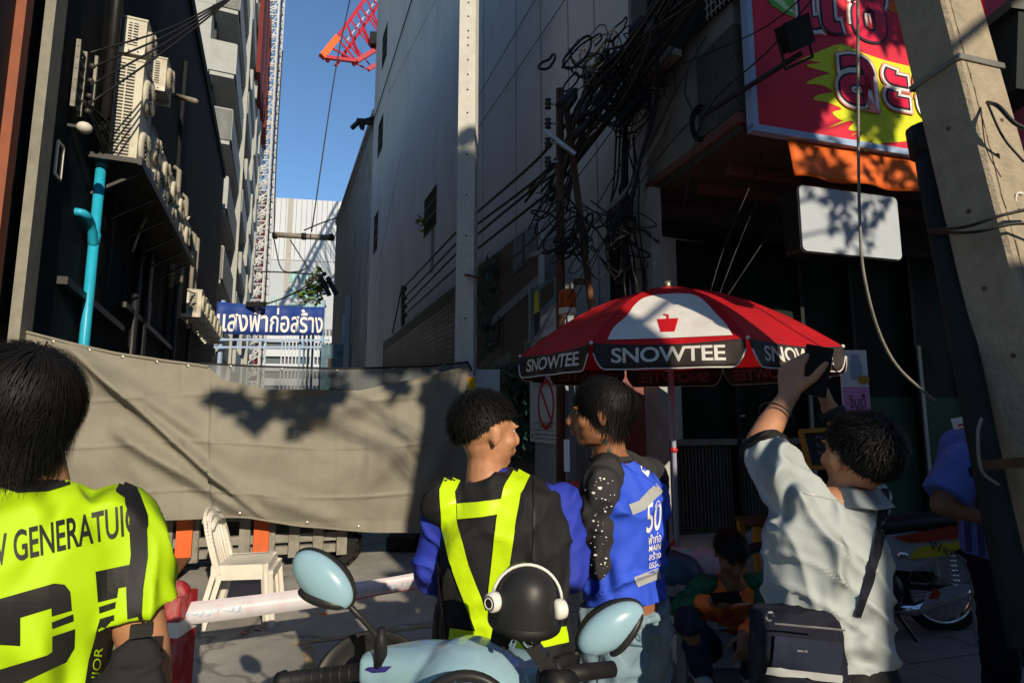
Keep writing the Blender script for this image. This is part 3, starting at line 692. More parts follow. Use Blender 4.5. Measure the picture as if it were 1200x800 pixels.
# ---------------------------------------------------------------- right building: tall grey wall
rb = thing('grey_wall_building', 'tall windowless grey building lining the right side of the alley', 'building', FR.pt(14, 0, 0))
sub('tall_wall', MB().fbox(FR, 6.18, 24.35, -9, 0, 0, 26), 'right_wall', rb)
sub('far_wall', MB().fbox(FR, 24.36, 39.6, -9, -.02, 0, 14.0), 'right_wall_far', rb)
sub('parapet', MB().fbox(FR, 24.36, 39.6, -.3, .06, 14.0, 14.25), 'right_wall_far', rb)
for px_, py0, py1 in ((566, 60, 200), (605, 40, 210), (635, 20, 240), (668, 10, 200), (700, 0, 300)):
    u_, _ = FR.px(px_, 200); sub('panel_joint', MB().fbox(FR, u_-.006, u_+.006, 0, .006, 1, 20), 'stucco_old', rb)
for (x0, x1, y0, y1) in ((449, 453, 37, 72), (444, 448, 142, 178), (439, 442, 252, 294), (498, 511, 226, 270)):
    a, za = FR.px(x0, y0); b, zb = FR.px(x1, y1); zz = sorted((FR.px((x0+x1)/2, y0)[1], FR.px((x0+x1)/2, y1)[1])); aa = sorted((a, b))
    wn = sub('window', MB().fbox(FR, aa[0], aa[1], 0, .012, zz[0], zz[1]), 'shop_black', rb)
    for q in range(3): piece('louvre', 'stucco_old' if q else 'recess_dark', wn, frame=FR, box=(aa[0], aa[1], .012, .02, zz[0]+(zz[1]-zz[0])*q/3, zz[0]+(zz[1]-zz[0])*q/3+.03))
sub('stain', MB().fbox(FR, 14.2, 14.5, .0, .003, 4.9, 6.25), 'stucco_old', rb)
wd = PX(494, 260, 13.6)
def foliage(mb, c, r, n, size, rn):
    for _ in range(n):
        d = V((rn.gauss(0, 1), rn.gauss(0, 1), rn.gauss(0, .8))); d = d.normalized()*(rn.random()**.4); p = V(c)+V((d.x*r[0], d.y*r[1], d.z*r[2]))
        a = V((rn.gauss(0, 1), rn.gauss(0, 1), rn.gauss(0, .7))).normalized(); b = a.orthogonal().normalized(); b = Matrix.Rotation(rn.uniform(0, 6.28), 3, a) @ b; s = size*rn.uniform(.6, 1.2)
        mb.add([p-a*s*.5, p+b*s*.22, p+a*s*.5, p-b*s*.22], [(0, 1, 2, 3)])
    return mb
wdm = foliage(MB(), wd, (.14, .1, .28), 26, .17, rnd); tag(wdm.build('weed', 'leaf_bright'), 'small green weed growing from the louvred window in the grey wall', 'weed')
tp = thing('tree_sprout', 'leafy green shoot growing out at the far end of the grey wall', 'plant', PX(366, 345, 30))
sub('leaves', foliage(foliage(foliage(MB(), PX(372, 333, 30), (.6, .4, .9), 60, .5, rnd), PX(360, 346, 30), (.5, .4, .5), 34, .45, rnd), PX(370, 345, 30), (.5, .4, .6), 30, .45, rnd), 'leaf_bright', tp)
sub('stem', MB().tube([PX(382, 360, 31), PX(374, 340, 30)], .04, 6), 'bark', tp)
bpole = thing('wall_crossarm', 'weathered timber pole sticking out of the grey wall end carrying wires', 'pole', PX(390, 276, 29))
sub('timber', MB().tube([PX(321, 275, 29), PX(392, 279, 30)], [.14, .16], 10), 'grey_pipe', bpole, True)
for p in ((322, 276), (356, 277), (388, 278)): sub('clamp', MB().tube([PX(p[0]-2, p[1], 29), PX(p[0]+2, p[1], 29.1)], .2, 8), 'black_metal', bpole)
ins = thing('insulator_set', 'pair of slanted grey insulator brackets at the end of the grey wall', 'bracket', PX(385, 350, 29))
for a, b in (((376, 325), (386, 346)), ((384, 325), (394, 345))): sub('bracket', MB().tube([PX(*a, 29), PX(*b, 29)], .13, 8), 'frame_blue' if 0 else 'dark_teal', ins)
for k in range(6): sub('insulator', MB().ball(PX(360+k*4, 330-(k % 3)*2-k, 29), .12), 'porcelain', ins, True)
for k, (pts, lb) in enumerate(((((410, 0), (392, 90), (365, 272)), 'long black wire dropping from the top of the sky to the timber crossarm'), (((331, 60), (324, 180), (321, 275)), 'black wire hanging beside the white hoist mast'), (((321, 280), (330, 315), (350, 318), (362, 312)), 'drooping loop of wire under the timber crossarm'), (((300, 318), (330, 319), (378, 322)), 'taut wire crossing in front of the white building'), (((340, 281), (352, 300), (360, 312)), 'short slack wire under the crossarm'), (((356, 270), (375, 262), (395, 255)), 'wire rising from the crossarm to the grey wall'), (((298, 360), (335, 348), (372, 327)), 'wire from the banner lamp up to the insulators'), (((302, 360), (340, 346), (376, 330)), 'second wire from the banner lamp up to the insulators'))):
    cable([PX(a, b, 29) for a, b in pts], .035, lb)
cable([FR.P(484, -5, .05), FR.P(440, 135, .05), FR.P(390, 285, .05)], .018, 'long black cable running down the upper grey wall')
for k, (a, b) in enumerate(((((558, 117), (627, 0))), (((558, 153), (662, 0))), ((455, 110), (520, -20)), ((440, 330), (470, 180)))):
    cable([FR.P(*a, .04), FR.P(*b, .04)], .006 if k < 2 else .004, ['upper thin wire on the grey wall right of the concrete pole', 'lower thin wire on the grey wall right of the concrete pole', 'faint thin wire high on the grey wall', 'faint thin wire low on the far grey wall'][k])
# old junk at the end of the roofline
rs = thing('roof_debris', 'dark tangle of scrap and wires overhanging the far roof edge', 'scrap', PX(425, 148, 22))
for k in range(7):
    c = PX(424+rnd.uniform(-6, 5), 148+rnd.uniform(-7, 8), 22.5); sub('scrap_piece', MB().bar(c, c+V((rnd.uniform(-.5, .5), .2, rnd.uniform(-.35, .3))), .14), 'black_metal', rs)
# upper storey over the pavement and corner pillar
ub = thing('corner_building', 'old corner shophouse with an upper storey overhanging the pavement', 'building', FU.pt(2, -3, 0))
sub('upper_wall', MB().fbox(FU, 0, 9, -1.42, 0, 3.96, 9), 'stucco_old', ub)
sub('upper_side_recess', MB().fbox(FR, 5.0, 5.9, 0, .012, 4.95, 9), 'shop_black', ub)
sub('aggregate_pier', MB().fbox(FR, 5.75, 6.0, .0, .09, 4.95, 9), 'aggregate', ub)
sub('aggregate_corner', MB().fbox(FU, -.015, .22, -.5, .02, 3.99, 4.75), 'aggregate', ub)
sub('canopy_trim', MB().fbox(FU, -.03, 9, -1.44, .05, 3.875, 3.955), 'soffit_trim', ub)
sub('soffit', MB().fbox(FU, .0, 9, -3.9, .03, 3.80, 3.87), 'soffit', ub)
for n_ in (-.5, -.95): sub('soffit_beam', MB().fbox(FU, .3, 9, n_-.06, n_, 3.72, 3.798), 'soffit_trim', ub)
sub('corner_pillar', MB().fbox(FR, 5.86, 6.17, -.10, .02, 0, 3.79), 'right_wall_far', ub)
sub('balcony_ledge', MB().fbox(FR, 5.35, 6.35, .0, .14, 4.86, 4.93), 'raw_concrete', ub)
g = sub('window_grille', MB().fbox(FR, 4.64, 4.98, .01, .016, 4.95, 6.2), 'shop_black', ub)
for k in range(7): piece('grille_bar', 'alu', g, frame=FR, box=(4.66+k*.05, 4.668+k*.05, .03, .038, 4.95, 6.2))
for k in range(16): piece('grille_bar', 'alu', g, frame=FR, box=(4.64, 4.98, .038, .046, 4.98+k*.08, 4.988+k*.08))
# shop front, set back
sf = thing('shop', 'unlit black shop front under the overhang with dark glass and ribbed panels', 'shop', FS.pt(2, -1, 0))
sub('back_wall', MB().fbox(FS, -.1, 8, -.4, -.12, .36, 3.5), 'shop_black', sf); sub('upper_wall', MB().fbox(FS, -.1, 8, -.4, -.02, 3.56, 3.79), 'soffit', sf)
sub('lintel', MB().fbox(FS, -.1, 8, -.12, .06, 3.42, 3.56), 'black_metal', sf)
for k, (a, b) in enumerate(((.05, .20), (.2, 1.1), (1.14, 2.0), (2.05, 2.7), (2.75, 3.6), (3.65, 4.5), (4.55, 5.5))):
    if k: sub('glass_panel', MB().fbox(FS, a, b, -.1, -.07, 1.3, 3.4), 'shop_glass', sf)
    sub('mullion', MB().fbox(FS, b, b+.05, -.12, .03, .36, 3.42), 'black_metal', sf)
for k, a in enumerate((.2, 1.14)):
    rbp = sub('ribbed_panel', MB().fbox(FS, a, a+.86, -.1, -.05, .36, 1.24), 'shop_rib', sf)
    for q in range(21): piece('rib', 'shop_rib', rbp, frame=FS, box=(a+.01+q*.041, a+.034+q*.041, -.05, -.028, .40, 1.22))
sub('sill', MB().fbox(FS, .1, 2.05, -.11, .02, 1.24, 1.30), 'grey_steel', sf)
for a, b in ((2.75, 3.6), (3.65, 4.5)): sub('green_panel', MB().fbox(FS, a, b, -.07, -.05, .36, 1.75), 'shop_green', sf)
sub('door_edge', MB().fbox(FS, 2.02, 2.06, .03, .05, .9, 2.1), 'alu', sf); sub('door_edge', MB().fbox(FS, 3.62, 3.67, .03, .05, .4, 2.35), 'alu', sf)
sub('brick_pier', MB().fbox(FS, -.32, .02, -.1, .12, .36, 2.3), 'brick_red', sf); sub('red_strip', MB().fbox(FS, .06, .13, -.06, -.02, 1.3, 2.1), 'sign_red', sf)
sub('green_light', MB().box(PX(867, 487, 6.0), (.1, .02, .015)), 'leaf_print_light', sf)
# ---------------------------------------------------------------- signs on the corner building
bs = thing('shop_banner', 'big red vinyl banner with fat red Thai letters on a yellow splash', 'banner', FU.pt(1.5, .12, 3.8))
s0, _ = FU.px(885, 100, .16); s1 = 4.6; zb_ = 3.80; zt_ = 6.6; NN = .16
sub('vinyl', MB().fbox(FU, s0, s1, NN-.04, NN, zb_, zt_), 'sign_red', bs)
sub('frame_edge', MB().fbox(FU, s0-.05, s0, NN-.06, NN+.015, zb_-.03, zt_), 'frame_blue', bs, label='pale blue left edge of the frame')
sub('frame_edge', MB().fbox(FU, s0-.05, s1, NN-.06, NN+.012, zb_-.055, zb_-.0), 'frame_blue', bs)
def SG(px_, py, n_=NN): return FU.px(px_, py, n_)
def poly_on(pts, n_, m, nm, th=.002):
    P = [FU.pt(*SG(a, b)[:1], n_, SG(a, b)[1]) for a, b in pts]; return sub(nm, MB().prism(P, FU.n*th), m, bs)
splash = [(962, 60), (985, 52), (1010, 62), (1040, 72), (1075, 80), (1110, 88), (1150, 90), (1150, 150), (1100, 150), (1078, 158), (1060, 166), (1035, 168), (1012, 178), (1022, 165), (1000, 172), (1010, 156), (994, 152), (1000, 143), (985, 141), (975, 132), (986, 128), (968, 120), (953, 117), (960, 111), (976, 108), (962, 100), (944, 98), (960, 90), (972, 86), (950, 80), (946, 76), (962, 74), (938, 70)]
poly_on([(p_.x, p_.y) for p_ in spline([(x, y, 0) for x, y in splash], 3)], NN+.001, 'sign_yellow', 'yellow_splash')
for a in (((970, 150), (1000, 136), (1004, 139)), ((996, 160), (1030, 140), (1034, 143)), ((1005, 166), (1040, 148), (1046, 150)), ((935, 72), (965, 58), (962, 64)), ((946, 98), (975, 86), (978, 90))): poly_on(a, NN+.002, 'sign_yellow', 'yellow_streak')
poly_on(((1052, -30), (1062, -30), (1052, 18), (1040, 12)), NN+.001, 'orange_fabric', 'orange_ray'); poly_on(((1062, -30), (1074, -30), (1060, 22), (1052, 18)), NN+.002, 'sign_yellow', 'yellow_ray')
lf = [(905+26*cos(t)-10*sin(t), -6+26*sin(t)*.55+18*cos(t)*.8) for t in [k*2*pi/18 for k in range(18)]]
poly_on([(888, -30), (893, -12), (903, 6), (918, 16), (932, 22), (940, 18), (938, 0), (934, -30)], NN+.003, 'leaf_print', 'lime_leaf'); poly_on([(896, -28), (905, 0), (922, 14), (932, 16), (920, 6), (908, -20)], NN+.005, 'leaf_print_light', 'leaf_highlight')
def big(body, x0, x1, y0, y1, base):
    ua, _ = SG(x0, (y0+y1)/2); ub_, _ = SG(x1, (y0+y1)/2); zt1 = (SG((x0+x1)/2, y0)[1]); zb1 = SG((x0+x1)/2, y1)[1]
    vs0, _ = text2d(body, 1., 0., 1.22); W = max(v[0] for v in vs0)-min(v[0] for v in vs0); H = max(v[1] for v in vs0)-min(v[1] for v in vs0)
    for off, m, n_, nm in ((.095, 'sign_pink', 0, 'letter_glow'), (.078, 'print_white', .002, 'letter_border'), (.048, 'sign_navy', .004, 'letter_outline'), (.022, 'letter_red', .006, 'letter')):
        vs, fs = text2d(body, 1., off, 1.22); c = FU.pt((ua+ub_)/2, NN+base+n_, (zt1+zb1)/2)
        sub(nm, MB().add([c+FU.u*(x*(ub_-ua)/W)+V((0, 0, y*(zt1-zb1)/H)) for x, y in vs], fs), m, bs)
big('แซ่บ', 938, 1100, -34, 47, .006)
big('ละย', 984, 1108, 80, 130, .016)
ob_ = thing('orange_canopy', 'orange fabric canopy strip hanging below the big red banner', 'canopy', FU.pt(1.5, .1, 3.4))
ou, _ = FU.px(926, 205, .12)
def oc(i, j): return FU.pt(ou+i*3.6, .12+.03*sin(i*40)*(1-j)+.05*(1-j), 3.42+.33*j)
sub('fabric', MB().grid(oc, 60, 6, skirt=-FU.n*.01), 'orange_fabric', ob_, True)
lb_ = thing('lightbox_sign', 'blank white rounded lightbox sign hanging under the orange canopy', 'sign', FU.pt(.8, .1, 2.8))
la, lz0 = FU.px(940, 300, .12); lb1, _ = FU.px(1054, 260, .12)
def rrect(w_, h, r, n=6):
    o = []
    for cx, cy, a0 in ((w_/2-r, h/2-r, 0), (-w_/2+r, h/2-r, 90), (-w_/2+r, -h/2+r, 180), (w_/2-r, -h/2+r, 270)):
        for k in range(n+1): t = R(a0+90*k/n); o.append((cx+r*cos(t), cy+r*sin(t)))
    return o
lw = lb1-la; lh = .56; lc_ = ((la+lb1)/2, 3.38-lh/2)
P = [FU.pt(lc_[0]+x, -.06, lc_[1]+y) for x, y in rrect(lw, lh, .05)]
sub('case', MB().prism(P, FU.n*.17), 'black_metal', lb_)
P = [FU.pt(lc_[0]+x, .112, lc_[1]+y) for x, y in rrect(lw-.02, lh-.02, .045)]
sub('face', MB().prism(P, FU.n*.012), 'lightbox_white', lb_)
for hx_ in (la+.2, lb1-.2): sub('hanger', MB().bar(FU.pt(hx_, .0, 3.38), FU.pt(hx_, .0, 3.80), .03), 'black_metal', lb_)
# floodlight on an arm
fl = thing('floodlight', 'black floodlight on a long diagonal arm in front of the red banner', 'floodlight', PX(925, 45, 4.0))
c = PX(929, 42, 3.9); rot = Euler((R(20), R(-28), R(8))).to_matrix()
sub('lamp_body', MB().box(c, (.2, .1, .19), rot).box(c+rot @ V((0, -.06, 0)), (.22, .03, .21), rot), 'black_metal', fl)
sub('yoke', MB().bar(c+rot @ V((-.13, 0, 0)), c+rot @ V((-.13, 0, -.2)), .018).bar(c+rot @ V((.13, 0, 0)), c+rot @ V((.13, 0, -.2)), .018).bar(c+rot @ V((-.13, 0, -.2)), c+rot @ V((.13, 0, -.2)), .018), 'black_metal', fl)
sub('arm', MB().tube([PX(826, 134, 4.4), PX(940, 62, 3.9)], .02, 8), 'black_metal', fl)
cable([PX(800, 250, 4.6), PX(826, 134, 4.4), PX(905, 55, 4.0), PX(975, -30, 3.6)], .006, 'thin wire passing behind the floodlight')
cable([PX(800, 75, 4.5), PX(893, 34, 4.0), PX(960, -20, 3.6)], .006, 'thin wire with a small joint above the floodlight')
cable([PX(1005, -20, 3.0), PX(1007, 240, 3.0), PX(1016, 340, 3.0), PX(1045, 420, 3.1), PX(1095, 470, 3.2)], .008, 'loose grey cable hanging down past the lightbox sign', m='grey_steel')
# second red banner far right
sb = thing('shop_banner', 'slice of a second red and magenta banner right of the near pole', 'banner', FU.pt(3.4, .3, 4.6))
sub('vinyl', MB().fbox(FU, 2.35, 3.6, .35, .38, 4.35, 7), 'sign_red', sb); sub('magenta_stripe', MB().fbox(FU, 2.75, 3.6, .38, .383, 4.7, 7), 'sign_magenta', sb)
# ---------------------------------------------------------------- hoarding with a printed mural (along the alley, right side)
ho = thing('printed_hoarding', 'dark printed hoarding with a mural of a house and climbing leaves along the grey wall', 'hoarding', FR.pt(12, .4, 0))
h0, h1 = 7.61, 18.4; NH = .40; npn = 9
for k in range(npn):
    a = h0+(h1-h0)*k/npn; b = h0+(h1-h0)*(k+1)/npn-.015
    sub('hoarding_panel', MB().fbox(FR, a, b, NH-.06, NH, 0, 3.98-.03*k-rnd.uniform(0, .04)), 'hoard_dark', ho)
def HP(pts, m, nm, n_=.003, th=.002):
    P = []
    for a, b in pts:
        u_, z_ = FR.px(a, b, NH); P.append(FR.pt(u_, NH+n_, min(z_, 3.93)))
    return sub(nm, MB().prism(P, FR.n*th), m, ho)
HP([(557, 312), (586, 290), (586, 400), (557, 430)], 'hoard_green', 'printed_leaves'); HP([(586, 290), (631, 253), (631, 330), (586, 372)], 'hoard_brown', 'printed_wall')
HP([(600, 276), (631, 252), (631, 298), (600, 326)], 'hoard_dark', 'printed_window', .006)
HP([(602, 278), (613, 269), (613, 292), (602, 301)], 'hoard_glass', 'printed_pane', .009); HP([(616, 266), (630, 255), (630, 275), (616, 288)], 'hoard_glass', 'printed_pane', .009); HP([(602, 304), (613, 295), (613, 312), (602, 321)], 'hoard_glass', 'printed_pane', .009); HP([(616, 291), (630, 279), (630, 294), (616, 307)], 'hoard_glass', 'printed_pane', .009)
HP([(573, 375), (632, 321), (632, 333), (575, 383)], 'hoard_silver', 'printed_ledge', .005)
HP([(449, 402), (530, 338), (530, 352), (449, 412)], 'hoard_green', 'printed_leaves')
for k in range(14):
    y = 415+k*2.2; a = 352+k*7; HP([(449, 414+k*1.8), (530, 356+k*6.4), (530, 357.6+k*6.4), (449, 414.7+k*1.8)], 'hoard_brown', 'printed_slat', .004)
HP([(560, 440), (600, 410), (625, 392), (625, 430), (600, 445), (560, 462)], 'hoard_glow', 'printed_glow', .004)
HP([(598, 402), (614, 400), (614, 450), (598, 452)], 'hoard_dark', 'printed_door', .006)
hb_ = MB()
for k in range(900):
    px_ = rnd.uniform(558, 624); py = rnd.uniform(430, 540) if rnd.random() < .75 else rnd.uniform(300, 420)
    if py < 425 and px_ > 584: continue
    u_, z_ = FR.px(px_, py, NH+.02); p = FR.pt(u_, NH+rnd.uniform(.01, .1), max(.1, min(z_, 3.9))); s = rnd.uniform(.04, .09); a = rnd.uniform(0, 6.28)
    d = FR.u*cos(a)*s+V((0, 0, sin(a)*s)); e = FR.u*-sin(a)*s*.4+V((0, 0, cos(a)*s*.4))+FR.n*rnd.uniform(-.02, .03); hb_.add([p-d, p+e, p+d, p-e], [(0, 1, 2, 3)])
iv = tag(hb_.build('ivy', 'hoard_leaf'), 'blue green artificial ivy covering the lower hoarding', 'ivy', kind='stuff')
tag(MB().bar(FR.P(634, 248, .42), FR.pt(FR.px(634, 248, .42)[0], .42, 0), .07).build('hoarding_post', 'alu'), 'galvanised end post at the street end of the hoarding', 'post')
for k, (px_, y0, y1) in enumerate(((409, 346, 430), (404, 368, 430))):
    p = FR.P(px_, y0, .6); tag(MB().bar(V((p.x, p.y, 0)), p, .22 if k == 0 else .12).build('steel_post', 'frame_blue' if k else 'hoard_silver'), ['tall pale steel post near the far end of the hoarding', 'blue steel post under the Thai banner'][k], 'post')
fb = thing('printed_board', 'small board printed with a pale house and shrubs behind the tarpaulin', 'board', PX(395, 430, 24))
FB = Frame(PX(376, 430, 24).x, 24, 1, .1, 1)
sub('board', MB().fbox(FB, 0, 1.25, 0, .05, .3, 4.5), 'hoard_glass', fb)
sub('leaf_print', foliage(MB(), FB.pt(.55, .12, 1.9), (.6, .06, 1.0), 420, .2, rnd), 'hoard_leaf', fb)
for k in range(3): sub('printed_window', MB().fbox(FB, .3+k*.3, .5+k*.3, .05, .06, 3.1-k*.4, 3.9-k*.4), 'hoard_dark', fb)
# ---------------------------------------------------------------- signs at the hoarding end
def FRq(n_, x0, x1, y0, y1):
    a, zt = FR.px(x0, y0, n_); b, zb = FR.px(x1, y1, n_); return min(a, b), max(a, b), min(zt, zb), max(zt, zb)
pst = thing('steel_column', 'pale grey box column below the construction area sign', 'column', FR.P(645, 575, .6))
ua = FR.px(627, 500, .66)[0]; ub2 = FR.px(664, 500, .66)[0]
sub('column', MB().fbox(FR, min(ua, ub2), max(ua, ub2), .56, .66, 0, 2.9), 'hoard_silver', pst)
def flat_sign(nm, label, n_, x0, x1, ytop, ybot, m='sign_white'):
    a = FR.px(x0, (ytop+ybot)/2, n_)[0]; b = FR.px(x1, (ytop+ybot)/2, n_)[0]; xm = (x0+x1)/2
    zt = FR.px(xm, ytop, n_)[1]; zb = FR.px(xm, ybot, n_)[1]; t = thing(nm, label, 'sign', FR.pt((a+b)/2, n_, zb))
    sub('sheet', MB().fbox(FR, min(a, b), max(a, b), n_-.02, n_, zb, zt), m, t); return t, min(a, b), max(a, b), zb, zt
sg, a, b, zb, zt = flat_sign('construction_sign', 'white Thai and English construction area warning sign with a red prohibition ring', .70, 621, 661, 432, 519)
rgt = -FR.u; W_ = b-a; H_ = zt-zb
def on(sgn, body, fx, fz, fw, fh, m='text_dark'): return text_on('lettering', body, FR.pt(a+W_*(1-fx), .703, zb+H_*fz), rgt, (0, 0, 1), W_*fw, H_*fh, m, sgn)
on(sg, 'อันตราย ! เขตก่อสร้าง', .5, .89, .86, .12); on(sg, 'ห้ามเข้าก่อนได้รับอนุญาต', .5, .78, .74, .07)
on(sg, 'DANGER ! CONSTRUCTION AREA', .5, .265, .84, .035); on(sg, 'DO NOT ENTER', .5, .21, .42, .035)
on(sg, 'บริษัท แสงฟ้าก่อสร้าง จำกัด', .55, .115, .8, .04); on(sg, 'SANGFAH CONSTRUCTION', .55, .055, .8, .03)
sub('rule', MB().fbox(FR, a, b, .70, .703, zb+H_*.165, zb+H_*.172), 'text_dark', sg)
cR = FR.pt(a+W_*.5, .704, zb+H_*.52); rr_ = W_*.2; ringm = MB(); K = 32
rg = MB()
for k in range(K):
    t0, t1 = 2*pi*k/K, 2*pi*(k+1)/K
    q = lambda r, t: cR+rgt*r*cos(t)+V((0, 0, r*1.0*sin(t)*1.35)); rg.add([q(rr_, t0), q(rr_*1.22, t0), q(rr_*1.22, t1), q(rr_, t1)], [(0, 1, 2, 3)])
rg.add([cR+rgt*-rr_*.76+V((0, 0, rr_*.86)), cR+rgt*-rr_*.62+V((0, 0, rr_*1.0)), cR+rgt*rr_*.76+V((0, 0, -rr_*.86)), cR+rgt*rr_*.62+V((0, 0, -rr_*1.0))], [(0, 1, 2, 3)])
sub('prohibition_ring', rg, 'sign_red_ring', sg)
sub('red_emblem', MB().prism([FR.pt(a+W_*.95, .702, zb+H_*.085), FR.pt(a+W_*.92, .702, zb+H_*.115), FR.pt(a+W_*.89, .702, zb+H_*.085), FR.pt(a+W_*.92, .702, zb+H_*.055)], FR.n*.002), 'sign_red_ring', sg)
s2, a, b, zb, zt = flat_sign('notice_sign', 'small white notice with thin ruled lines above the construction sign', .68, 623, 660, 395, 431)
W_ = b-a; H_ = zt-zb
for k in range(5): piece('ruled_line', 'text_dark', s2, frame=FR, box=(a+.05, b-.04, .68, .683, zb+H_*(.12+k*.17), zb+H_*(.12+k*.17)+.01))
s3, a, b, zb, zt = flat_sign('poster', 'tilted poster with a yellow figure and red lettering above the notices', .72, 623, 656, 330, 396, 'hoard_glass')
W_ = b-a; H_ = zt-zb
def pp(pts, m, nm): sub(nm, MB().prism([FR.pt(a+W_*(1-x), .722, zb+H_*y) for x, y in pts], FR.n*.002), m, s3)
pp([(.35, .55), (.8, .68), (.8, .98), (.35, .9)], 'hoard_dark', 'printed_shade'); pp([(.1, .5), (.3, .52), (.27, .85), (.2, .95), (.12, .85)], 'snack_yellow', 'printed_figure'); pp([(.12, .1), (.28, .1), (.3, .5), (.1, .48)], 'text_dark', 'printed_figure_legs')
pp([(.0, .0), (.95, .05), (.9, .55), (.35, .4), (.3, .0)], 'sign_white', 'printed_panel'); pp([(.4, .12), (.85, .16), (.85, .3), (.5, .3)], 'snack_yellow', 'printed_shape')
text_on('lettering', 'เทคอนกรีต', FR.pt(a+W_*.35, .726, zb+H_*.48), rgt+V((0, 0, .12)), (0, 0, 1), W_*.55, H_*.09, 'sign_red_ring', s3)
sub('frame_bar', MB().fbox(FR, a-.07, a, .69, .75, zb-.1, zt+.12), 'alu', s3); sub('frame_bar', MB().fbox(FR, b, b+.04, .69, .74, zb, zt), 'alu', s3)
bcn = thing('warning_beacon', 'orange flashing beacon on a bracket behind the umbrella', 'beacon', PX(665, 372, 5.0))
cB = PX(665, 350, 5.0); sub('lens', MB().lathe([(.07, -.09), (.075, -.08), (.075, .05), (.06, .08), (.0, .085)], cB, None, 16), 'amber', bcn, True); sub('base', MB().lathe([(.0, -.14), (.08, -.14), (.08, -.09), (0, -.09)], cB, None, 16), 'white_plastic', bcn)
tag(MB().box(PX(676, 437, 5.1), (.28, .04, .13)).build('yellow_sign', 'snack_yellow'), 'small yellow sign tucked under the left side of the umbrella', 'sign')
# ---------------------------------------------------------------- centre pole
cp = thing('concrete_pole', 'square concrete electricity pole with a row of small holes at the alley mouth', 'pole', (-.52, 6.3, 0))
rz = Matrix.Rotation(R(-7), 3, 'Z'); cx = V((-.52, 6.38, 0)); b = MB()
def prect(z, w_): return [cx+rz @ V((x*w_/2, y*w_/2, 0))+V((0, 0, z)) for x, y in ((-1, -1), (1, -1), (1, 1), (-1, 1))]
lo, hi = prect(0, .215), prect(10.5, .185); b.add(lo+hi, [(0, 3, 2, 1), (4, 5, 6, 7), (0, 1, 5, 4), (1, 2, 6, 5), (2, 3, 7, 6), (3, 0, 4, 7)])
sub('shaft', b, 'pole_concrete', cp)
for yy in (3, 19, 36, 44, 53, 70, 87, 105, 132, 181, 228, 276, 373):
    p = PX(547, yy, 6.275); z_ = p.z; w_ = .215-.03*z_/10.5; c = cx+rz @ V((.01, -w_/2-.001, 0)); c.z = z_
    o = MB().tube([c-V((0, .002, 0)), c+V((0, .01, 0))], .011, 8); sub('bolt_hole', o, 'shop_black', cp)
sub('step_bolt', MB().bar(cx+rz @ V((0, -.1, 0))+V((0, 0, PX(550, 322, 6.3).z)), cx+rz @ V((.2, -.22, 0))+V((0, 0, PX(550, 330, 6.3).z)), .022), 'rust_wood', cp)
sub('steel_wrap', MB().box((-.52, 6.38, 1.1), (.26, .26, .02), rz), 'steel_band', cp)
tag(MB().tube([(-.44, 6.15, 0), (-.44, 6.15, 1.95)], .045, 10).build('yellow_post', 'yellow_pole', None, True), 'yellow painted pipe standing in front of the concrete pole', 'post')
tag(MB().box((-.28, 6.5, 1.9), (.28, .03, .32)).build('small_sign', 'sign_white'), 'small pale sign on the concrete pole just above the black hair of the vest worker', 'sign')
# ---------------------------------------------------------------- rusty poles
for k, (a, b, r, lb) in enumerate((((656, 105, 5.35), (657, 420, 5.35), .040, 'upright rust brown timber pole carrying insulators'), ((663, 120, 5.3), (692, 350, 5.3), .032, 'leaning rusty pole beside the upright timber one'))):
    A, B = PX(*a), PX(*b); d = (B-A)/(B.z-A.z); B = A+d*(-A.z)
    t = thing('timber_pole', lb, 'pole', B, 'rusty poles by the corner pillar'); sub('shaft', MB().tube([B, A], [r*1.15, r], 12), 'rust_wood', t, True)
    if k == 0:
        for yy in (122, 145, 168, 190):
            p = PX(642, yy, 5.3); sub('insulator', MB().lathe([(.0, -.05), (.035, -.045), (.02, -.02), (.038, 0), (.02, .02), (.035, .045), (0, .05)], p, None, 12), 'porcelain', t, True); sub('bracket', MB().bar(p, p+V((.13, .03, .02)), .016), 'alu', t)
        sub('steel_arm', MB().bar(PX(638, 153, 5.2), PX(674, 181, 5.2), .035), 'alu', t); sub('steel_arm', MB().bar(PX(620, 300, 5.3), PX(662, 286, 5.3), .04), 'grey_steel', t)
        sub('cross_plank', MB().bar(PX(672, 330, 5.3), PX(690, 330, 5.3), .05), 'rust_wood', t)
# ---------------------------------------------------------------- cables
NC = .42
def fc(pts, n_=NC): return [FR.P(a, b, n_) for a, b in pts]
mains = [((473, 337), (530, 277), (558, 250), (610, 205), (645, 170), (700, 95), (760, 20), (800, -40)), ((475, 348), (530, 290), (558, 264), (610, 225), (650, 190), (712, 110), (775, 20), (815, -40)), ((475, 358), (530, 302), (558, 276), (620, 225), (660, 195), (720, 130), (790, 20), (830, -40)), ((475, 368), (530, 318), (558, 293), (625, 240), (655, 215), (730, 120), (805, 20), (850, -50))]
for k, p in enumerate(mains): cable(fc(p), .021, ['topmost of the four black cables sweeping up along the grey wall', 'second of the four cables sweeping up along the grey wall', 'third of the four cables sweeping up along the grey wall', 'lowest of the four cables sweeping up along the grey wall'][k], group='cables sweeping along the grey wall')
rk2 = thing('cable_rack', 'small iron rack holding the cable ends low on the grey wall', 'rack', FR.P(471, 388, .3))
sub('upright', MB().bar(FR.P(472, 335, .35), FR.P(472, 385, .35), .09), 'black_metal', rk2)
for y in (338, 349, 359, 369): sub('insulator', MB().ball(FR.P(474, y, .42), .07), 'porcelain', rk2, True)
cable(fc([(470, 340), (466, 360), (460, 390)], .3), .02, 'cable dropping from the small iron rack')
mr = random.Random(11)
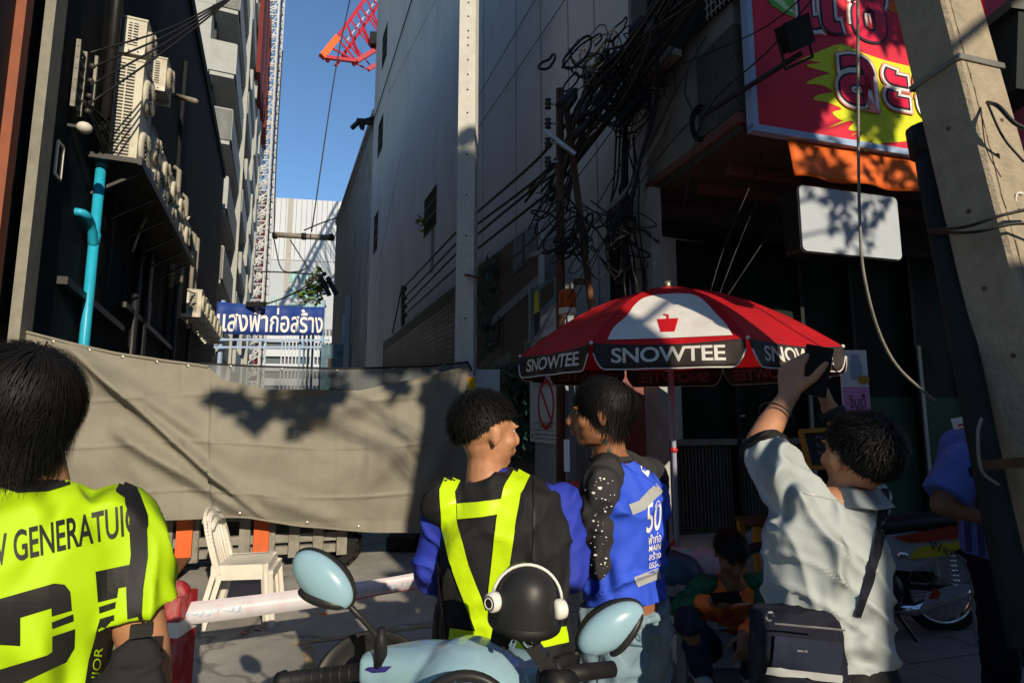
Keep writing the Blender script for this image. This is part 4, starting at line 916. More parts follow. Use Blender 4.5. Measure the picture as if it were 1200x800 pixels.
for k in range(18):
    o1 = mr.uniform(-10, 14); o2 = mr.uniform(-22, 22); o3 = mr.uniform(-25, 40); n1 = mr.uniform(.3, .7)
    cable(fc([(640+mr.uniform(-20, 20)+o1, 225+mr.uniform(-5, 45)), (672+o1, 172+o2*.5), (705+o2, 118+o2*.4), (742+o2*.8, 62), (785+o3, -5), (815+o3, -50)], n1), mr.uniform(.008, .019), 'black cable in the thick bundle climbing past the timber pole', group='cables bundled above the timber pole')
for k in range(9):
    x = mr.uniform(722, 745); x2 = x+mr.uniform(-14, 18)
    cable([PX(x+mr.uniform(-8, 8), 150+mr.uniform(-20, 20), 5.3), PX(x+mr.uniform(-8, 8), 210, 5.35), PX(x2-mr.uniform(0, 14), 260, 5.4), PX(x2, 330+mr.uniform(-20, 20), 5.45), PX(x2-6, 380, 5.5)], mr.uniform(.006, .013), 'black cable running down the corner pillar', group='cables running down the corner pillar')
for k in range(10):
    a = (mr.uniform(655, 700), mr.uniform(215, 300)); m_ = (a[0]+mr.uniform(20, 45), a[1]+mr.uniform(15, 45)); b = (mr.uniform(718, 745), mr.uniform(200, 320))
    cable([PX(*a, 5.3), PX(*m_, 5.2), PX(*b, 5.35)], mr.uniform(.005, .010), 'slack black wire slung between the timber poles and the pillar', group='slack wires between timber pole and pillar')
tg = MB(); zones = [((700, 90), (40, 42), 40, .03), ((738, 118), (26, 28), 34, .03), ((735, 60), (30, 30), 14, .03), ((650, 240), (14, 30), 7, .03), ((668, 285), (20, 26), 13, .03), ((732, 290), (12, 36), 8, .03), ((790, 80), (28, 12), 18, .01)]
for (cx_, cy_), (rx, ry), n_, _ in zones:
    for k in range(n_):
        x, y = mr.gauss(cx_, rx*.5), mr.gauss(cy_, ry*.5); D = mr.uniform(4.95, 5.45); pts = []
        sz = mr.uniform(8, 24); a0 = mr.uniform(0, 6.28); el = mr.uniform(.3, .8)
        mj = sz*1.3; mn = sz*mr.uniform(.2, .45); ta = R(mr.choice([-50, -50, -55, -40, 85, 20])); D1 = mr.uniform(-.12, .12); arc = mr.choice([2*pi, 2*pi, pi*1.5])
        for q in range(9): t = a0+arc*q/8; ex_, ey_ = cos(t)*mj, sin(t)*mn*(1.5 if sin(t) > 0 else 1); pts.append(PX(x+ex_*cos(ta)-ey_*sin(ta)+mr.uniform(-1.5, 1.5), y+ex_*sin(ta)+ey_*cos(ta)+mr.uniform(-1.5, 1.5), D+D1*sin(t)))
        tg.tube(spline(pts, 5), mr.choice([.005, .007, .010, .013]) if cx_ < 780 else .004, 5)
tag(tg.build('cable_tangle', 'cable', None, True), 'dense knot of black cables in front of the corner wall', 'cables', kind='stuff')
for k, (x, y) in enumerate(((706, 68), (664, 115), (680, 135), (682, 150), (745, 30), (742, 52), (668, 120), (738, 128))):
    c = PX(x, y, 5.1); t = thing('splice_box', 'black cable splice sleeve in the bundle over the timber pole', 'splice', c, 'splice sleeves in the cable bundle'); d = V((.10, .0, .09)) if k % 2 else V((.06, 0, .09))
    sub('sleeve', MB().tube([c-d, c-d*.6, c+d*.6, c+d], [.02, .042, .042, .02], 10), 'matte_black', t, True); sub('clamp', MB().box(c, (.07, .07, .03)), 'cable', t)
for k, p in enumerate((((678, 47), (669, 62), (674, 76), (690, 79), (706, 68)), ((675, 76), (690, 66), (705, 64), (715, 80)), ((706, 60), (735, 52), (750, 45)))):
    cable([PX(a, b, 5.05) for a, b in p], .011, ['cut cable end curling up left of the bundle', 'second looped cable end left of the bundle', 'short thick cable leading into the bundle'][k])
cable([PX(a, b, 5.3) for a, b in ((688, 268), (712, 245), (735, 222), (770, 165), (785, 132), (800, 96), (806, 84))], .026, 'thick grey conduit rising diagonally across the corner wall', m='grey_steel')
tag(MB().tube([PX(733, 145, 5.35), PX(735, 360, 5.5)], .025, 8).build('conduit', 'black_metal', None, True), 'straight black conduit down the corner pillar', 'conduit')
cable([PX(a, b, 4.9) for a, b in ((770, 0), (769, 60), (771, 110), (762, 150), (752, 180), (742, 230))], .017, 'heavy black cable hanging in front of the corner wall')
for k in range(6):
    rr0 = 1+mr.uniform(-.12, .12); cable([PX(821+11*rr0*cos(t)+k*.4, 145+19*rr0*sin(t)+mr.uniform(-1, 1), 4.75+k*.01) for t in [q*2*pi/12 for q in range(13)]], .007, 'turn of the oval coil of cable hanging under the floodlight arm', group='turns of the oval cable coil', n=4)
for k, p in enumerate((((806, 84), (803, 110), (812, 130)), ((640, 415), (700, 300), (770, 150), (850, 0)), ((665, 350), (760, 200), (830, 120)), ((795, 0), (780, 100), (764, 130), (700, 240)), ((660, 230), (720, 150), (812, 25), (830, -10)), ((820, 390), (845, 300), (880, 215), (905, 150)), ((828, 385), (860, 300), (895, 215)), ((820, 395), (850, 350), (890, 290), (925, 235)))):
    cable([PX(a, b, 4.7) for a, b in p], .0055, ['pale wire dropping into the oval coil', 'long thin wire from the hoarding to the upper banner', 'thin diagonal wire behind the umbrella', 'thin black wire from the roof to the leaning pole', 'straight thin wire across the cable bundle', 'left of two straight wires under the overhang', 'right of two straight wires under the overhang', 'curved pale wire under the overhang above the umbrella'][k])
# ---------------------------------------------------------------- near pole
npl = thing('concrete_pole', 'massive leaning concrete pole at the right edge, sunlit on one face', 'pole', (1.75, 1.7, .14))
def corner(x, y, z): k = (3.18-z); s = 1+.012*k; cx0, cy0 = 1.80, 2.195; return V((cx0+(x-cx0)*s+.017*k, cy0+(y-cy0)*s-.134*k, z))
C4 = [(1.714, 2.07), (1.94, 2.14), (1.886, 2.32), (1.66, 2.25)]; b = MB(); zs = [.1+.45*i for i in range(20)]
ch = .012
prof = []
for i in range(4):
    p0 = V((*C4[i-1], 0)); p1 = V((*C4[i], 0)); p2 = V((*C4[(i+1) % 4], 0)); prof += [p1+(p0-p1).normalized()*ch, p1+(p2-p1).normalized()*ch]
vs = [corner(p.x, p.y, z) for z in zs for p in prof]; n8 = 8; fs = [(j*n8+i, j*n8+(i+1) % n8, (j+1)*n8+(i+1) % n8, (j+1)*n8+i) for j in range(len(zs)-1) for i in range(n8)]+[tuple(range(7, -1, -1)), tuple((len(zs)-1)*n8+i for i in range(8))]
b.add(vs, fs); sub('shaft', b, 'near_pole', npl)
crk = MB(); rc = random.Random(3)
def onface(f, z, off=.002): a_, b_ = V((*C4[0], 0)), V((*C4[1], 0)); p = a_.lerp(b_, f); q = corner(p.x, p.y, z); return q+V((.30, -.95, 0))*off
zz = .9; f = .13
while zz < 4.2:
    z2 = zz+.03; f2 = min(.17, max(.10, f+rc.uniform(-.018, .018))); w1 = rc.uniform(.008, .022); crk.add([onface(f, zz), onface(f+w1, zz), onface(f2+w1, z2), onface(f2, z2)], [(0, 1, 2, 3)]); zz = z2; f = f2
sub('crack', crk, 'bark', npl, label='dark ragged crack beside the front edge')
lc4 = [corner(*C4[i], 2.92) for i in range(4)]; off = [V((-.01, -.03, -.02)), V((.03, -.01, 0)), V((.0, .02, .03)), V((-.03, 0, -.1))]
for i in range(4): a_, b_ = lc4[i]+off[i]*.3, lc4[(i+1) % 4]+off[(i+1) % 4]*.3; sub('steel_strap', MB().bar(a_, b_, .006, .022), 'steel_band', npl)
for (f, z) in ((.45, 2.28), (.62, 2.66), (.3, 2.5)): q = onface(f, z); sub('bolt_hole', MB().tube([q, q+V((0, .004, 0))], .008, 8), 'bark', npl)
pl = V((*C4[0], 0)); pL = V((*C4[3], 0))
def onleft(f, z, o=.003): p = pl.lerp(pL, f); q = corner(p.x, p.y, z); return q+V((-.95, -.30, 0))*o
for (f, z) in ((.5, 2.3), (.55, 2.0), (.35, 1.75), (.5, 2.65)): q = onleft(f, z); sub('bolt_hole', MB().tube([q, q+V((.003, 0, 0))], .009, 8), 'bark', npl)
text_on('embossed_letters', 'CP', onface(.62, 2.33, .003), V(corner(*C4[1], 2.3))-V(corner(*C4[0], 2.3)), (0, -.134, 1), .09, .05, 'pole_concrete', npl)
pp_ = thing('riser_pipe', 'dark riser pipe strapped to the shaded side of the near concrete pole', 'pipe', (1.75, 1.6, .14))
pth = [PX(1083, 165, 2.33), PX(1092, 220, 2.28), PX(1136, 440, 2.05), PX(1166, 590, 1.88), PX(1203, 760, 1.72)]; sub('pipe', MB().tube(pth, .043, 14), 'pole_pipe', pp_, True)
sub('pipe_cap', MB().tube([PX(1080, 150, 2.33), PX(1086, 182, 2.32)], .06, 12), 'black_rubber', pp_, True)
sub('strap_plate', MB().bar(PX(1150, 545, 1.85), PX(1215, 540, 1.8), .01, .03), 'rust_wood', pp_)
cable([PX(1088, 270, 2.2), PX(1130, 266, 1.98), PX(1175, 252, 1.9), PX(1230, 240, 1.9)], .006, 'upper of two black wires wrapped round the near pole', sides=8); cable([PX(1088, 272, 2.2), PX(1140, 272, 1.96), PX(1190, 262, 1.9), PX(1230, 266, 1.9)], .006, 'lower of two black wires wrapped round the near pole', sides=8)
cable([PX(1157, 120, 2.0), PX(1170, 125, 1.93), PX(1190, 145, 1.9), PX(1215, 155, 1.9)], .007, 'black hose looping from a hole in the near pole'); cable([PX(1157, 121, 2.0), PX(1175, 160, 1.94), PX(1200, 190, 1.92)], .004, 'thin wire below the black hose on the near pole')
cable([PX(1150, 490, 1.84), PX(1146, 510, 1.80), PX(1150, 550, 1.78), PX(1170, 568, 1.78)], .005, 'thin grey cable curving over the riser pipe', m='grey_steel')
tr = thing('meter_box', 'dark grey metal box on the far side of the near pole', 'box', PX(1185, 120, 2.4)); b = MB(); c = PX(1186, 76, 2.3)
sub('case', MB().box(c, (.13, .2, .36), Matrix.Rotation(R(8), 3, 'Y')), 'pole_pipe', tr); sub('lid', MB().box(c+V((0, 0, .2)), (.15, .22, .05), Matrix.Rotation(R(8), 3, 'Y')), 'matte_black', tr)
# ---------------------------------------------------------------- tarpaulin
def interp(L, x):
    if x <= L[0][0]: return L[0][1:]
    for i in range(len(L)-1):
        if x <= L[i+1][0]:
            t = (x-L[i][0])/(L[i+1][0]-L[i][0]); t2 = t; return tuple(p+(q-p)*t2 for p, q in zip(L[i][1:], L[i+1][1:]))
    return L[-1][1:]
TOP = [(-90, 362, 4.75), (0, 381, 5.0), (85, 403, 5.1), (140, 415, 5.2), (200, 424, 5.35), (245, 430, 5.45), (265, 446, 5.5), (320, 457, 5.65), (420, 458, 5.9), (500, 441, 6.1), (548, 428, 6.22)]
TOPS = [(225, 425, 5.42), (300, 429, 5.6), (400, 432, 5.85), (500, 429, 6.1), (548, 424, 6.22)]
BOT = [(-90, 606, 4.75), (0, 608, 4.95), (170, 609, 5.2), (290, 604, 5.5), (350, 615, 5.65), (440, 623, 5.9), (548, 622, 6.22)]
def fold(d, w_): return math.exp(-(d/w_)**2)
def seg(px_, py, x0, y0, x1, y1):       # signed distance to a line and position along it
    L = sqrt((x1-x0)**2+(y1-y0)**2); ux, uy = (x1-x0)/L, (y1-y0)/L; return (px_-x0)*uy*-1+(py-y0)*ux, ((px_-x0)*ux+(py-y0)*uy)/L
def tarp_disp(px_, py):
    o = 0
    for (x0, y0, x1, y1, w_, am) in ((85, 408, 300, 595, 7, .045), (60, 395, 260, 520, 11, .035), (130, 500, 300, 606, 9, .04), (545, 432, 300, 462, 6, .045), (545, 436, 330, 500, 12, .03), (545, 440, 420, 570, 16, .025), (548, 445, 480, 610, 14, .02), (250, 447, 420, 530, 16, -.025), (180, 530, 420, 618, 12, .025), (0, 420, 200, 470, 14, .02)):
        d, t = seg(px_, py, x0, y0, x1, y1); e = max(0, min(1, (t+.02)*6))*max(0, min(1, (1.08-t)*4)); o += am*fold(d, w_)*e*2.4
    d, t = seg(px_, py, 85, 408, 300, 600); e = max(0, min(1, t*5)); o += .09*e*(1/(1+math.exp(d/1.6)))*max(0, 1-abs(t-.6)/.9)
    for yy in (520, 467, 577): o += .012*fold(py-yy-4*sin(px_*.02), 2.0)
    for xx in (175, 215, 255, 395, 430, 470, 350): o += .006*fold(px_-xx, 1.6)
    o += .05*noise.noise(V((px_*.011, py*.02, 3)))+.006*noise.noise(V((px_*.05, py*.06, 1)))
    o += .12*sin(pi*min(1, max(0, (py-430)/180)))*(1 if px_ > 250 else .4)
    return o
TN = V((.33, -.94, 0)).normalized()
def tarp_pt(i, j):
    px_ = -90+638*i; (ty, tY), (by, bY) = interp(TOP, px_), interp(BOT, px_)
    py = ty+(by-ty)*(1-j); p = PX(px_, py, tY+(bY-tY)*(1-j)); return p+TN*tarp_disp(px_, py)
tpn = thing('tarpaulin', 'large sagging grey brown tarpaulin strung across the alley mouth', 'tarpaulin', (-2.5, 5.6, .4))
sub('sheet', MB().grid(tarp_pt, 300, 110), 'tarp', tpn, True)
def tedge(j, x0, x1, dy=0): return [tarp_pt((x+90)/638, j)+V((0, 0, dy))+TN*.006 for x in range(x0, x1, 12)]
sub('top_hem', MB().tube(tedge(1, -90, 250), .014, 6), 'tarp', tpn, True); sub('bottom_hem', MB().tube(tedge(0, -90, 549), .012, 6), 'tarp', tpn, True)
def sheer(i, j):
    px_ = 228+320*i; (ty, tY), (by, bY) = interp(TOPS, px_), interp(TOP, px_); return PX(px_, ty+(by+1.5-ty)*(1-j), tY*j+bY*(1-j)+.01)
sub('sheer_strip', MB().grid(sheer, 60, 6), 'tarp_sheer', tpn, True, 'thin see-through dark strip along the top')
sub('rope', MB().tube([sheer(k/20, 1) for k in range(21)], .01, 6), 'black_rubber', tpn, True)
for x in (22, 65, 106, 145, 185, 222, 270, 330, 395, 460, 520):
    jj = .985; p = tarp_pt((x+90)/638, jj)+TN*.008 if x < 240 else sheer((x-228)/320, .9)+TN*.01; sub('eyelet', MB().lathe([(.006, 0), (.013, .002), (.006, .004)], p, TN.to_track_quat('Z', 'Y').to_matrix(), 10), 'steel_band', tpn)
for x in (190, 282, 360, 420, 500): p = tarp_pt((x+90)/638, .03)+TN*.008; sub('eyelet', MB().lathe([(.006, 0), (.013, .002), (.006, .004)], p, TN.to_track_quat('Z', 'Y').to_matrix(), 10), 'steel_band', tpn)
tag(MB().tube([PX(548, 424, 6.22), PX(556, 440, 6.3)], .012, 6).build('tie_rope', 'black_rubber', None, True), 'short dark rope tying the tarpaulin corner to the concrete pole', 'rope')
# ---------------------------------------------------------------- crawler track / orange clamps behind the tarpaulin
FT = Frame(PX(165, 640, 5.62).x, 5.62, .97, .24, 1); ct = thing('steel_barrier', 'low weathered grey steel barrier with orange straps standing under the tarpaulin', 'barrier', FT.pt(.9, 0, 0))
for z0, z1, n0 in ((.5, .6, 0), (.28, .36, .03), (.16, .24, 0)): sub('rail', MB().fbox(FT, -.1, 1.85, n0-.06, n0, z0, z1), 'grey_steel', ct)
for k in range(9):
    u_ = -.05+k*.23; sub('upright', MB().fbox(FT, u_, u_+.1, -.0, .06, .14, .66), 'grey_steel', ct)
for px_ in (219, 308):
    u_ = FT.px(px_, 630)[0]; s_ = sub('orange_strap', MB().fbox(FT, u_-.07, u_+.07, .07, .1, .2, .72), 'orange_paint', ct); sub('strap_foot', MB().prism([FT.pt(u_-.08, .09, .19), FT.pt(u_+.07, .09, .19), FT.pt(u_+.0, .28, .06), FT.pt(u_-.18, .28, .06)], V((0, 0, .02))), 'rust_wood', s_)
for u_ in (.2, 1.82):
    tl = sub('tyre', MB().lathe([(.1, -.09), (.18, -.09), (.2, -.06), (.2, .06), (.18, .09), (.1, .09)], FT.pt(u_, -.1, .2), Matrix.Rotation(R(90), 3, 'X'), 20), 'black_rubber', ct)
    for q in range(16): a = q*2*pi/16; piece('tread_block', 'black_rubber', tl, c=FT.pt(u_, -.1, .2)+V((.2*cos(a), 0, .2*sin(a))), size=(.03, .18, .05), rot=Matrix.Rotation(-a, 3, 'Y'))
sub('back_panel', MB().fbox(FT, -.1, 1.9, -.5, -.4, .05, .7), 'recess_dark', ct)
dk = thing('plastic_crates', 'dark flat crates lying in the shade under the right end of the tarpaulin', 'crates', PG(490, 655))
for k in range(3): sub('crate', MB().box(PG(470+k*35, 652)+V((0, .4, .09)), (.42, .4, .14)), 'pole_pipe', dk)
# ---------------------------------------------------------------- stacked plastic chairs
def make_chair(label):
    t = thing('plastic_chair', label, 'chair', (0, 0, 0), 'stacked white plastic chairs')
    def seatf(i, j):
        x = -.2+.42*i; y = (-.5+j)*(.42-.04*(1-i)); return V((x, y, .43-.018*sin(pi*i)*sin(pi*j)-(.02*max(0, i-.85)/.15)))
    sub('seat', MB().grid(seatf, 12, 12, skirt=V((0, 0, -.02))), 'white_plastic', t, True)
    ap = MB()
    for s in (-1, 1): ap.bar((-.2, s*.2, .405), (.2, s*.215, .40), .012, .06)
    ap.bar((.215, -.2, .40), (.215, .2, .40), .012, .055)
    sub('apron', ap, 'white_plastic', t)
    for s in (-1, 1):
        sub('leg', MB().bar((.19, s*.20, .43), (.235, s*.235, 0), .042, .036), 'white_plastic', t)
        sub('leg', MB().bar((-.17, s*.19, .43), (-.27, s*.225, 0), .042, .036), 'white_plastic', t)
    fr = MB()
    outl = [(-.18, s, z) for s, z in ((.2, .42),)]
    pts = [V((-.17, -.2, .42)), V((-.215, -.205, .58)), V((-.255, -.195, .72)), V((-.285, -.13, .81)), V((-.295, 0, .835)), V((-.285, .13, .81)), V((-.255, .195, .72)), V((-.215, .205, .58)), V((-.17, .2, .42))]
    sp_ = spline(pts, 5)
    for i in range(len(sp_)-1): fr.bar(sp_[i], sp_[i+1], .045, .022, up=V((1, 0, 0)))
    sub('back_frame', fr, 'white_plastic', t)
    def bk(i, j): z = .56+.26*j; y = (-.5+i)*.34*(1-.35*max(0, j-.5)); return V((-.19-.115*(z-.43)/.4*1.0-.0, y, z))
    for k in range(5):
        y = -.12+k*.06; sub('back_slat', MB().tube([V((-.185, y, .43)), V((-.235-.01*cos(k-2), y, .6)), V((-.285, y*.9, .79))], .014, 6), 'white_plastic', t, True)
    sub('back_crest', MB().tube([V((-.27, -.17, .765)), V((-.29, 0, .80)), V((-.27, .17, .765))], .03, 8), 'white_plastic', t, True)
    return t
ch1 = make_chair('lower white plastic chair of the stacked pair, its legs on the ground'); gp = PG(283, 733); ch1.location = (gp.x-.02, gp.y+.12, 0); ch1.rotation_euler = (0, 0, R(12))
ch1.scale = (.93,)*3; ch2 = copy_tree(ch1); ch2['label'] = 'upper white plastic chair resting in the stacked pair'; ch2.location = (gp.x-.055, gp.y+.115, .05)
# ---------------------------------------------------------------- red barrier post and tape
pb = PG(204, 812); rbp = thing('barrier_post', 'red and white painted concrete barrier beside the neon shirt', 'barrier', (-1.72, 3.0, 0))
bx0 = PX(203, 700, 3.0); X0 = bx0.x
sub('post', MB().box((X0, 3.0, .33), (.16, .16, .66)), 'red_paint', rbp); sub('white_band', MB().box((X0, 3.0, PX(203, 738, 2.92).z), (.168, .168, .07)), 'white_paint', rbp); sub('top_cap', MB().ball((X0, 3, .66), (.078, .078, .06)), 'red_paint', rbp, True)
sub('foot', MB().box((X0, 3.0, .05), (.3, .5, .1)), 'red_paint', rbp)
def tp_pt(i, j, Wd=.105):
    x = 186+310*i; yc = 722-43*i-3*sin(pi*i)*-1; p = PX(x, yc, 2.95+.55*i); tw_ = .25*sin(i*5)+.1*sin(i*13); return p+V((0, sin(tw_)*(j-.5)*Wd-.03*(1-(2*j-1)**2), (j-.5)*Wd*cos(tw_)))
tpe = thing('barrier_tape', 'pale plastic barrier tape stretched from the red post to the vest worker', 'tape', PX(340, 700, 3.2))
sub('tape', MB().grid(tp_pt, 60, 10), 'tape_white', tpe, True)
def stripe(i0, i1, j0, j1, m, nm='printed_band'): return sub(nm, MB().grid(lambda i, j: tp_pt(i0+(i1-i0)*i, j0+(j1-j0)*j)+V((0, -.002, 0)), 20, 8), m, tpe, True)
for k in range(6): stripe(.16+k*.06, .19+k*.06, .18, .85, 'tape_pink' if k % 2 else 'tape_white')
stripe(.68, 1, .03, .12, 'tape_red'); stripe(0, 1, .9, .97, 'tape_pink'); stripe(.7, 1, .2, .85, 'tape_pink')
bvt = bvh_of(MB().grid(tp_pt, 60, 10))
for (i_, tx) in ((.05, 'JNJNJNJ'), (.2, 'JNJNJ'), (.80, 'JNJNJNJ'), (.94, 'JNJNJ')):
    vs, fs = fit_text(tx, .30, .026); p0 = tp_pt(i_, .5); rr1 = (tp_pt(i_+.02, .5)-p0).normalized(); vs, fs = dice(vs, fs, .03)
    sub('lettering', drape(vs, fs, lambda x, y: p0+rr1*x+V((0, 0, y)), bvt, (0, 1, 0), .004, 1), 'tape_blue', tpe)
t2 = PX(736, 676, 3.4); tag(MB().box(t2, (.04, .01, .10), Matrix.Rotation(R(10), 3, 'Y')).build('tape_end', 'tape_red'), 'end of red barrier tape showing between the two workers', 'tape')
# ---------------------------------------------------------------- umbrella
UC = V((1.14, 4.08, 0)); ZR = 1.955; UH = .50; UR = 1.085; a0 = atan2(-UC.y, -UC.x)+R(-1.0)
um = thing('umbrella', 'big red market umbrella with dark lettered valance and a white patch on its front panel', 'umbrella', (UC.x, UC.y, .14))
def cz(r): return ZR+UH*(1-(r/UR)**1.75)
def can(k, t, s):     # panel k, t across 0..1, s from hub to rim
    aA = a0+(k-.5)*pi/4; aB = a0+(k+.5)*pi/4; r = UR*s; A = V((cos(aA), sin(aA), 0))*r; B = V((cos(aB), sin(aB), 0))*r; p = A.lerp(B, t); sag = .035*s*sin(pi*t)
    z = cz(r)-sag*(1-.3*s)+.004*noise.noise(V((p.x*6+k, p.y*6, 0)))*s; return UC+p+V((0, 0, z))
allp = MB()
for k in range(8):
    g = MB().grid(lambda i, j: can(k, i, .03+.97*j), 16, 18); allp.add(g.v, g.f); g.v = list(g.v)
    sub('canopy_panel', g, 'umb_red', um, True)
    A, B = can(k, 0, 1), can(k, 1, 1); rt_ = (B-A); L = rt_.length; rt_.normalize(); am = a0+k*pi/4; outw = V((cos(am), sin(am), 0)); up_ = (V((0, 0, 1))-outw*.12).normalized()
    def val(i, j):
        e = min(i, 1-i)*L; h = .155*(1-max(0, 1-e/.07)**2*.62) ; return A+rt_*(L*(.012+.976*i))-up_*(h*(1-j))+outw*(.012*sin(i*19+k)*(1-j)+.004)-V((0, 0, .002))+V((0, 0, -.02*sin(pi*i)*j))
    vg = MB().grid(val, 40, 5, skirt=-outw*.004); vo = sub('valance', vg, 'umb_black', um, True)
    sub('valance_piping', MB().tube([val(q/40, 0) for q in range(41)], .0045, 5), 'umb_white', vo, True)
    vs, fs = fit_text('SNOWTEE', .60, .082, .018 * 1.0, .95); vs, fs = dice(vs, fs, .05); cM = (A+B)/2-up_*.078
    bvv = bvh_of(MB().grid(val, 40, 5)); sd = -1 if (up_.cross(outw)).dot(rt_) < 0 else 1
    rd = up_.cross(outw).normalized()
    sub('lettering', drape(vs, fs, lambda x, y: cM+rd*x+up_*y+outw*.5, bvv, -outw, .003, 0), 'umb_white', vo)
    sub('lettering_showthrough', drape(vs, fs, lambda x, y: cM+rd*x+up_*y-outw*.5, bvv, outw, .008, 0), 'umb_inner', vo)  # dim copy of the outer print, standing in for light through the fabric
    sub('rib', MB().tube([can(k, 0, .05)-V((0, 0, .012)), can(k, 0, .4)-V((0, 0, .012)), can(k, 0, .7)-V((0, 0, .012)), can(k, 0, 1)-V((0, 0, .008))], .005, 6), 'steel_band', um, True)
    sub('seam', MB().tube([can(k, 0, .04+.96*q/16)+V((0, 0, .001)) for q in range(17)], .0035, 6), 'umb_red', um, True)
    sub('rib_tip', MB().ball(can(k, 0, 1)+outw*.004, .012, nu=8, nv=6), 'umb_white', um, True)
    st_ = sub('strut', MB().tube([UC+V((0, 0, ZR+.02)), can(k, 0, .5)-V((0, 0, .015))], .005, 6), 'steel_band', um, True)
bu = bvh_of(allp); fo = V((cos(a0), sin(a0), 0)); ri = V((0, 0, 1)).cross(fo).normalized()
if ri.x < 0: ri = -ri
def umb_shape(pts, m, nm, off=.004, par=um):
    # pts in metres across / height above rim, on the front panel
    vs = [(x, y) for x, y in pts]; fs = [tuple(range(len(vs)))]; vs, fs = dice(vs, fs, .035)
    o = drape(vs, fs, lambda x, y: UC+ri*x+V((0, 0, ZR+y))+fo*1.6, bu, -fo, off, 0); return sub(nm, o, m, par, True)
def sc(pts): return [((x-800)*.00454, (402-y)*.0058) for x, y in pts]
patch = spline([(x, y, 0) for x, y in ((728, 399), (734, 384), (748, 370), (757, 354), (768, 343), (785, 338), (805, 337), (826, 339), (842, 346), (852, 358), (860, 371), (870, 385), (876, 399))], 5)
umb_shape(sc([(p.x, p.y) for p in patch]), 'umb_white', 'white_patch')
umb_shape(sc([(788, 376), (815, 376), (810, 392), (793, 392)]), 'umb_red', 'printed_cup', .007); umb_shape(sc([(800, 376), (803, 376), (803, 371), (796, 369), (796, 371), (800, 372)]), 'umb_red', 'printed_straw', .007)
sub('pole', MB().tube([UC+V((0, 0, .3)), UC+V((0, 0, 2.46))], .019, 12), 'umb_pole', um, True); sub('lower_tube', MB().tube([UC+V((0, 0, .14)), UC+V((0, 0, .50))], .03, 12), 'umb_teal', um, True)
sub('hub', MB().lathe([(.05, 2.40), (.075, 2.43), (.06, 2.455), (.03, 2.47), (.0, 2.475)], (UC.x, UC.y, 0), None, 16), 'umb_red', um, True); sub('finial', MB().tube([UC+V((0, 0, 2.46)), UC+V((0, 0, 2.515))], .022, 12), 'brass', um, True); sub('base', MB().lathe([(0, .0), (.22, 0), (.22, .07), (.06, .12), (0, .12)], (UC.x, UC.y, .14), None, 20), 'kerb', um)
for zz_ in (1.30, .55, .50): sub('tied_tape', MB().lathe([(.023, -.015), (.03, 0), (.023, .02)], (UC.x, UC.y, zz_), None, 10), 'tape_red', um)
for k in range(4): sub('tape_tail', MB().grid(lambda i, j: UC+V((-.02-.16*i*(1+.3*k*.3), -.02+.02*sin(i*9+k), .52+.05*k-.09*i*(k-1)+.04*j)), 8, 1), 'tape_red' if k % 2 else 'tape_pink', um)
# ---------------------------------------------------------------- small goods round the umbrella foot
gc = PX(682, 595, 3.3); sn = thing('snack_bags', 'cluster of red and yellow snack packets hanging beside the blue shirt worker', 'snacks', gc)
for k, (dx, dz, m, w_, h) in enumerate(((-.09, .05, 'snack_yellow', .06, .16), (-.05, .1, 'snack_red', .07, .09), (-.03, 0, 'snack_red', .08, .12), (.03, .02, 'snack_yellow', .06, .16), (.0, -.12, 'hivis', .05, .14), (.05, -.15, 'snack_orange', .08, .11), (-.06, -.1, 'text_dark', .04, .14), (.06, -.05, 'ice_white', .04, .12), (.09, -.12, 'tape_red', .05, .12))):
    r_ = Euler((0, R(rnd.uniform(-14, 14)), R(rnd.uniform(-20, 20)))).to_matrix(); c = gc+V((dx, rnd.uniform(-.03, .03), dz))
    sub('packet', MB().grid(lambda i, j: c+r_ @ V(((i-.5)*w_, -.02*sin(pi*i)*sin(pi*j), (j-.5)*h)), 6, 6, skirt=r_ @ V((0, .02, 0))), m, sn, True)
sub('packet_label', MB().box(gc+V((-.03, -.03, .0)), (.04, .004, .02)), 'snack_yellow', sn); tag(MB().bar(gc+V((-.08, .02, .2)), gc+V((-.08, .02, .38)), .03).build('white_strip', 'print_white'), 'narrow white strip above the hanging snack packets', 'strip')
def blob(c, r, seed, am=.12, nu=28, nv=18):
    m = MB().ball(c, r, nu=nu, nv=nv); m.v = [v+(v-V(c)).normalized()*am*noise.noise(v*6+V((seed, 0, 0)))*max(r) for v in m.v]; return m
tag(blob(PX(790, 678, 3.5), (.17, .14, .16), 3, .5).build('plastic_bag', 'blue_bag', None, True), 'crumpled dark blue plastic bag at the umbrella foot', 'bag')
tag(blob(PX(812, 662, 3.9), (.22, .15, .12), 5, .4).build('white_sack', 'ice_white', None, True), 'upper white sack beside the blue bag', 'sack'); tag(blob(PX(790, 705, 3.75), (.16, .12, .13), 8, .4).build('white_sack', 'ice_white', None, True), 'lower white sack half hidden by the blue bag', 'sack')
tag(blob(PX(818, 648, 3.85), (.12, .06, .03), 9, .5).build('green_net', 'far_glass', None, True), 'scrap of green netting on the white sack', 'net')
wd_ = thing('wooden_trestle', 'worn pale trestle behind the blue shirt worker', 'trestle', PG(775, 790, .12))
for k in range(3): sub('plank', MB().bar(PX(768, 690+k*22, 3.2), PX(800, 694+k*22, 3.3), .02, .05), 'grey_steel', wd_)
sub('leg', MB().bar(PX(772, 680, 3.25), PX(770, 800, 3.2), .05), 'grey_steel', wd_); sub('leg', MB().bar(PX(798, 685, 3.3), PX(800, 800, 3.25), .05), 'grey_steel', wd_)
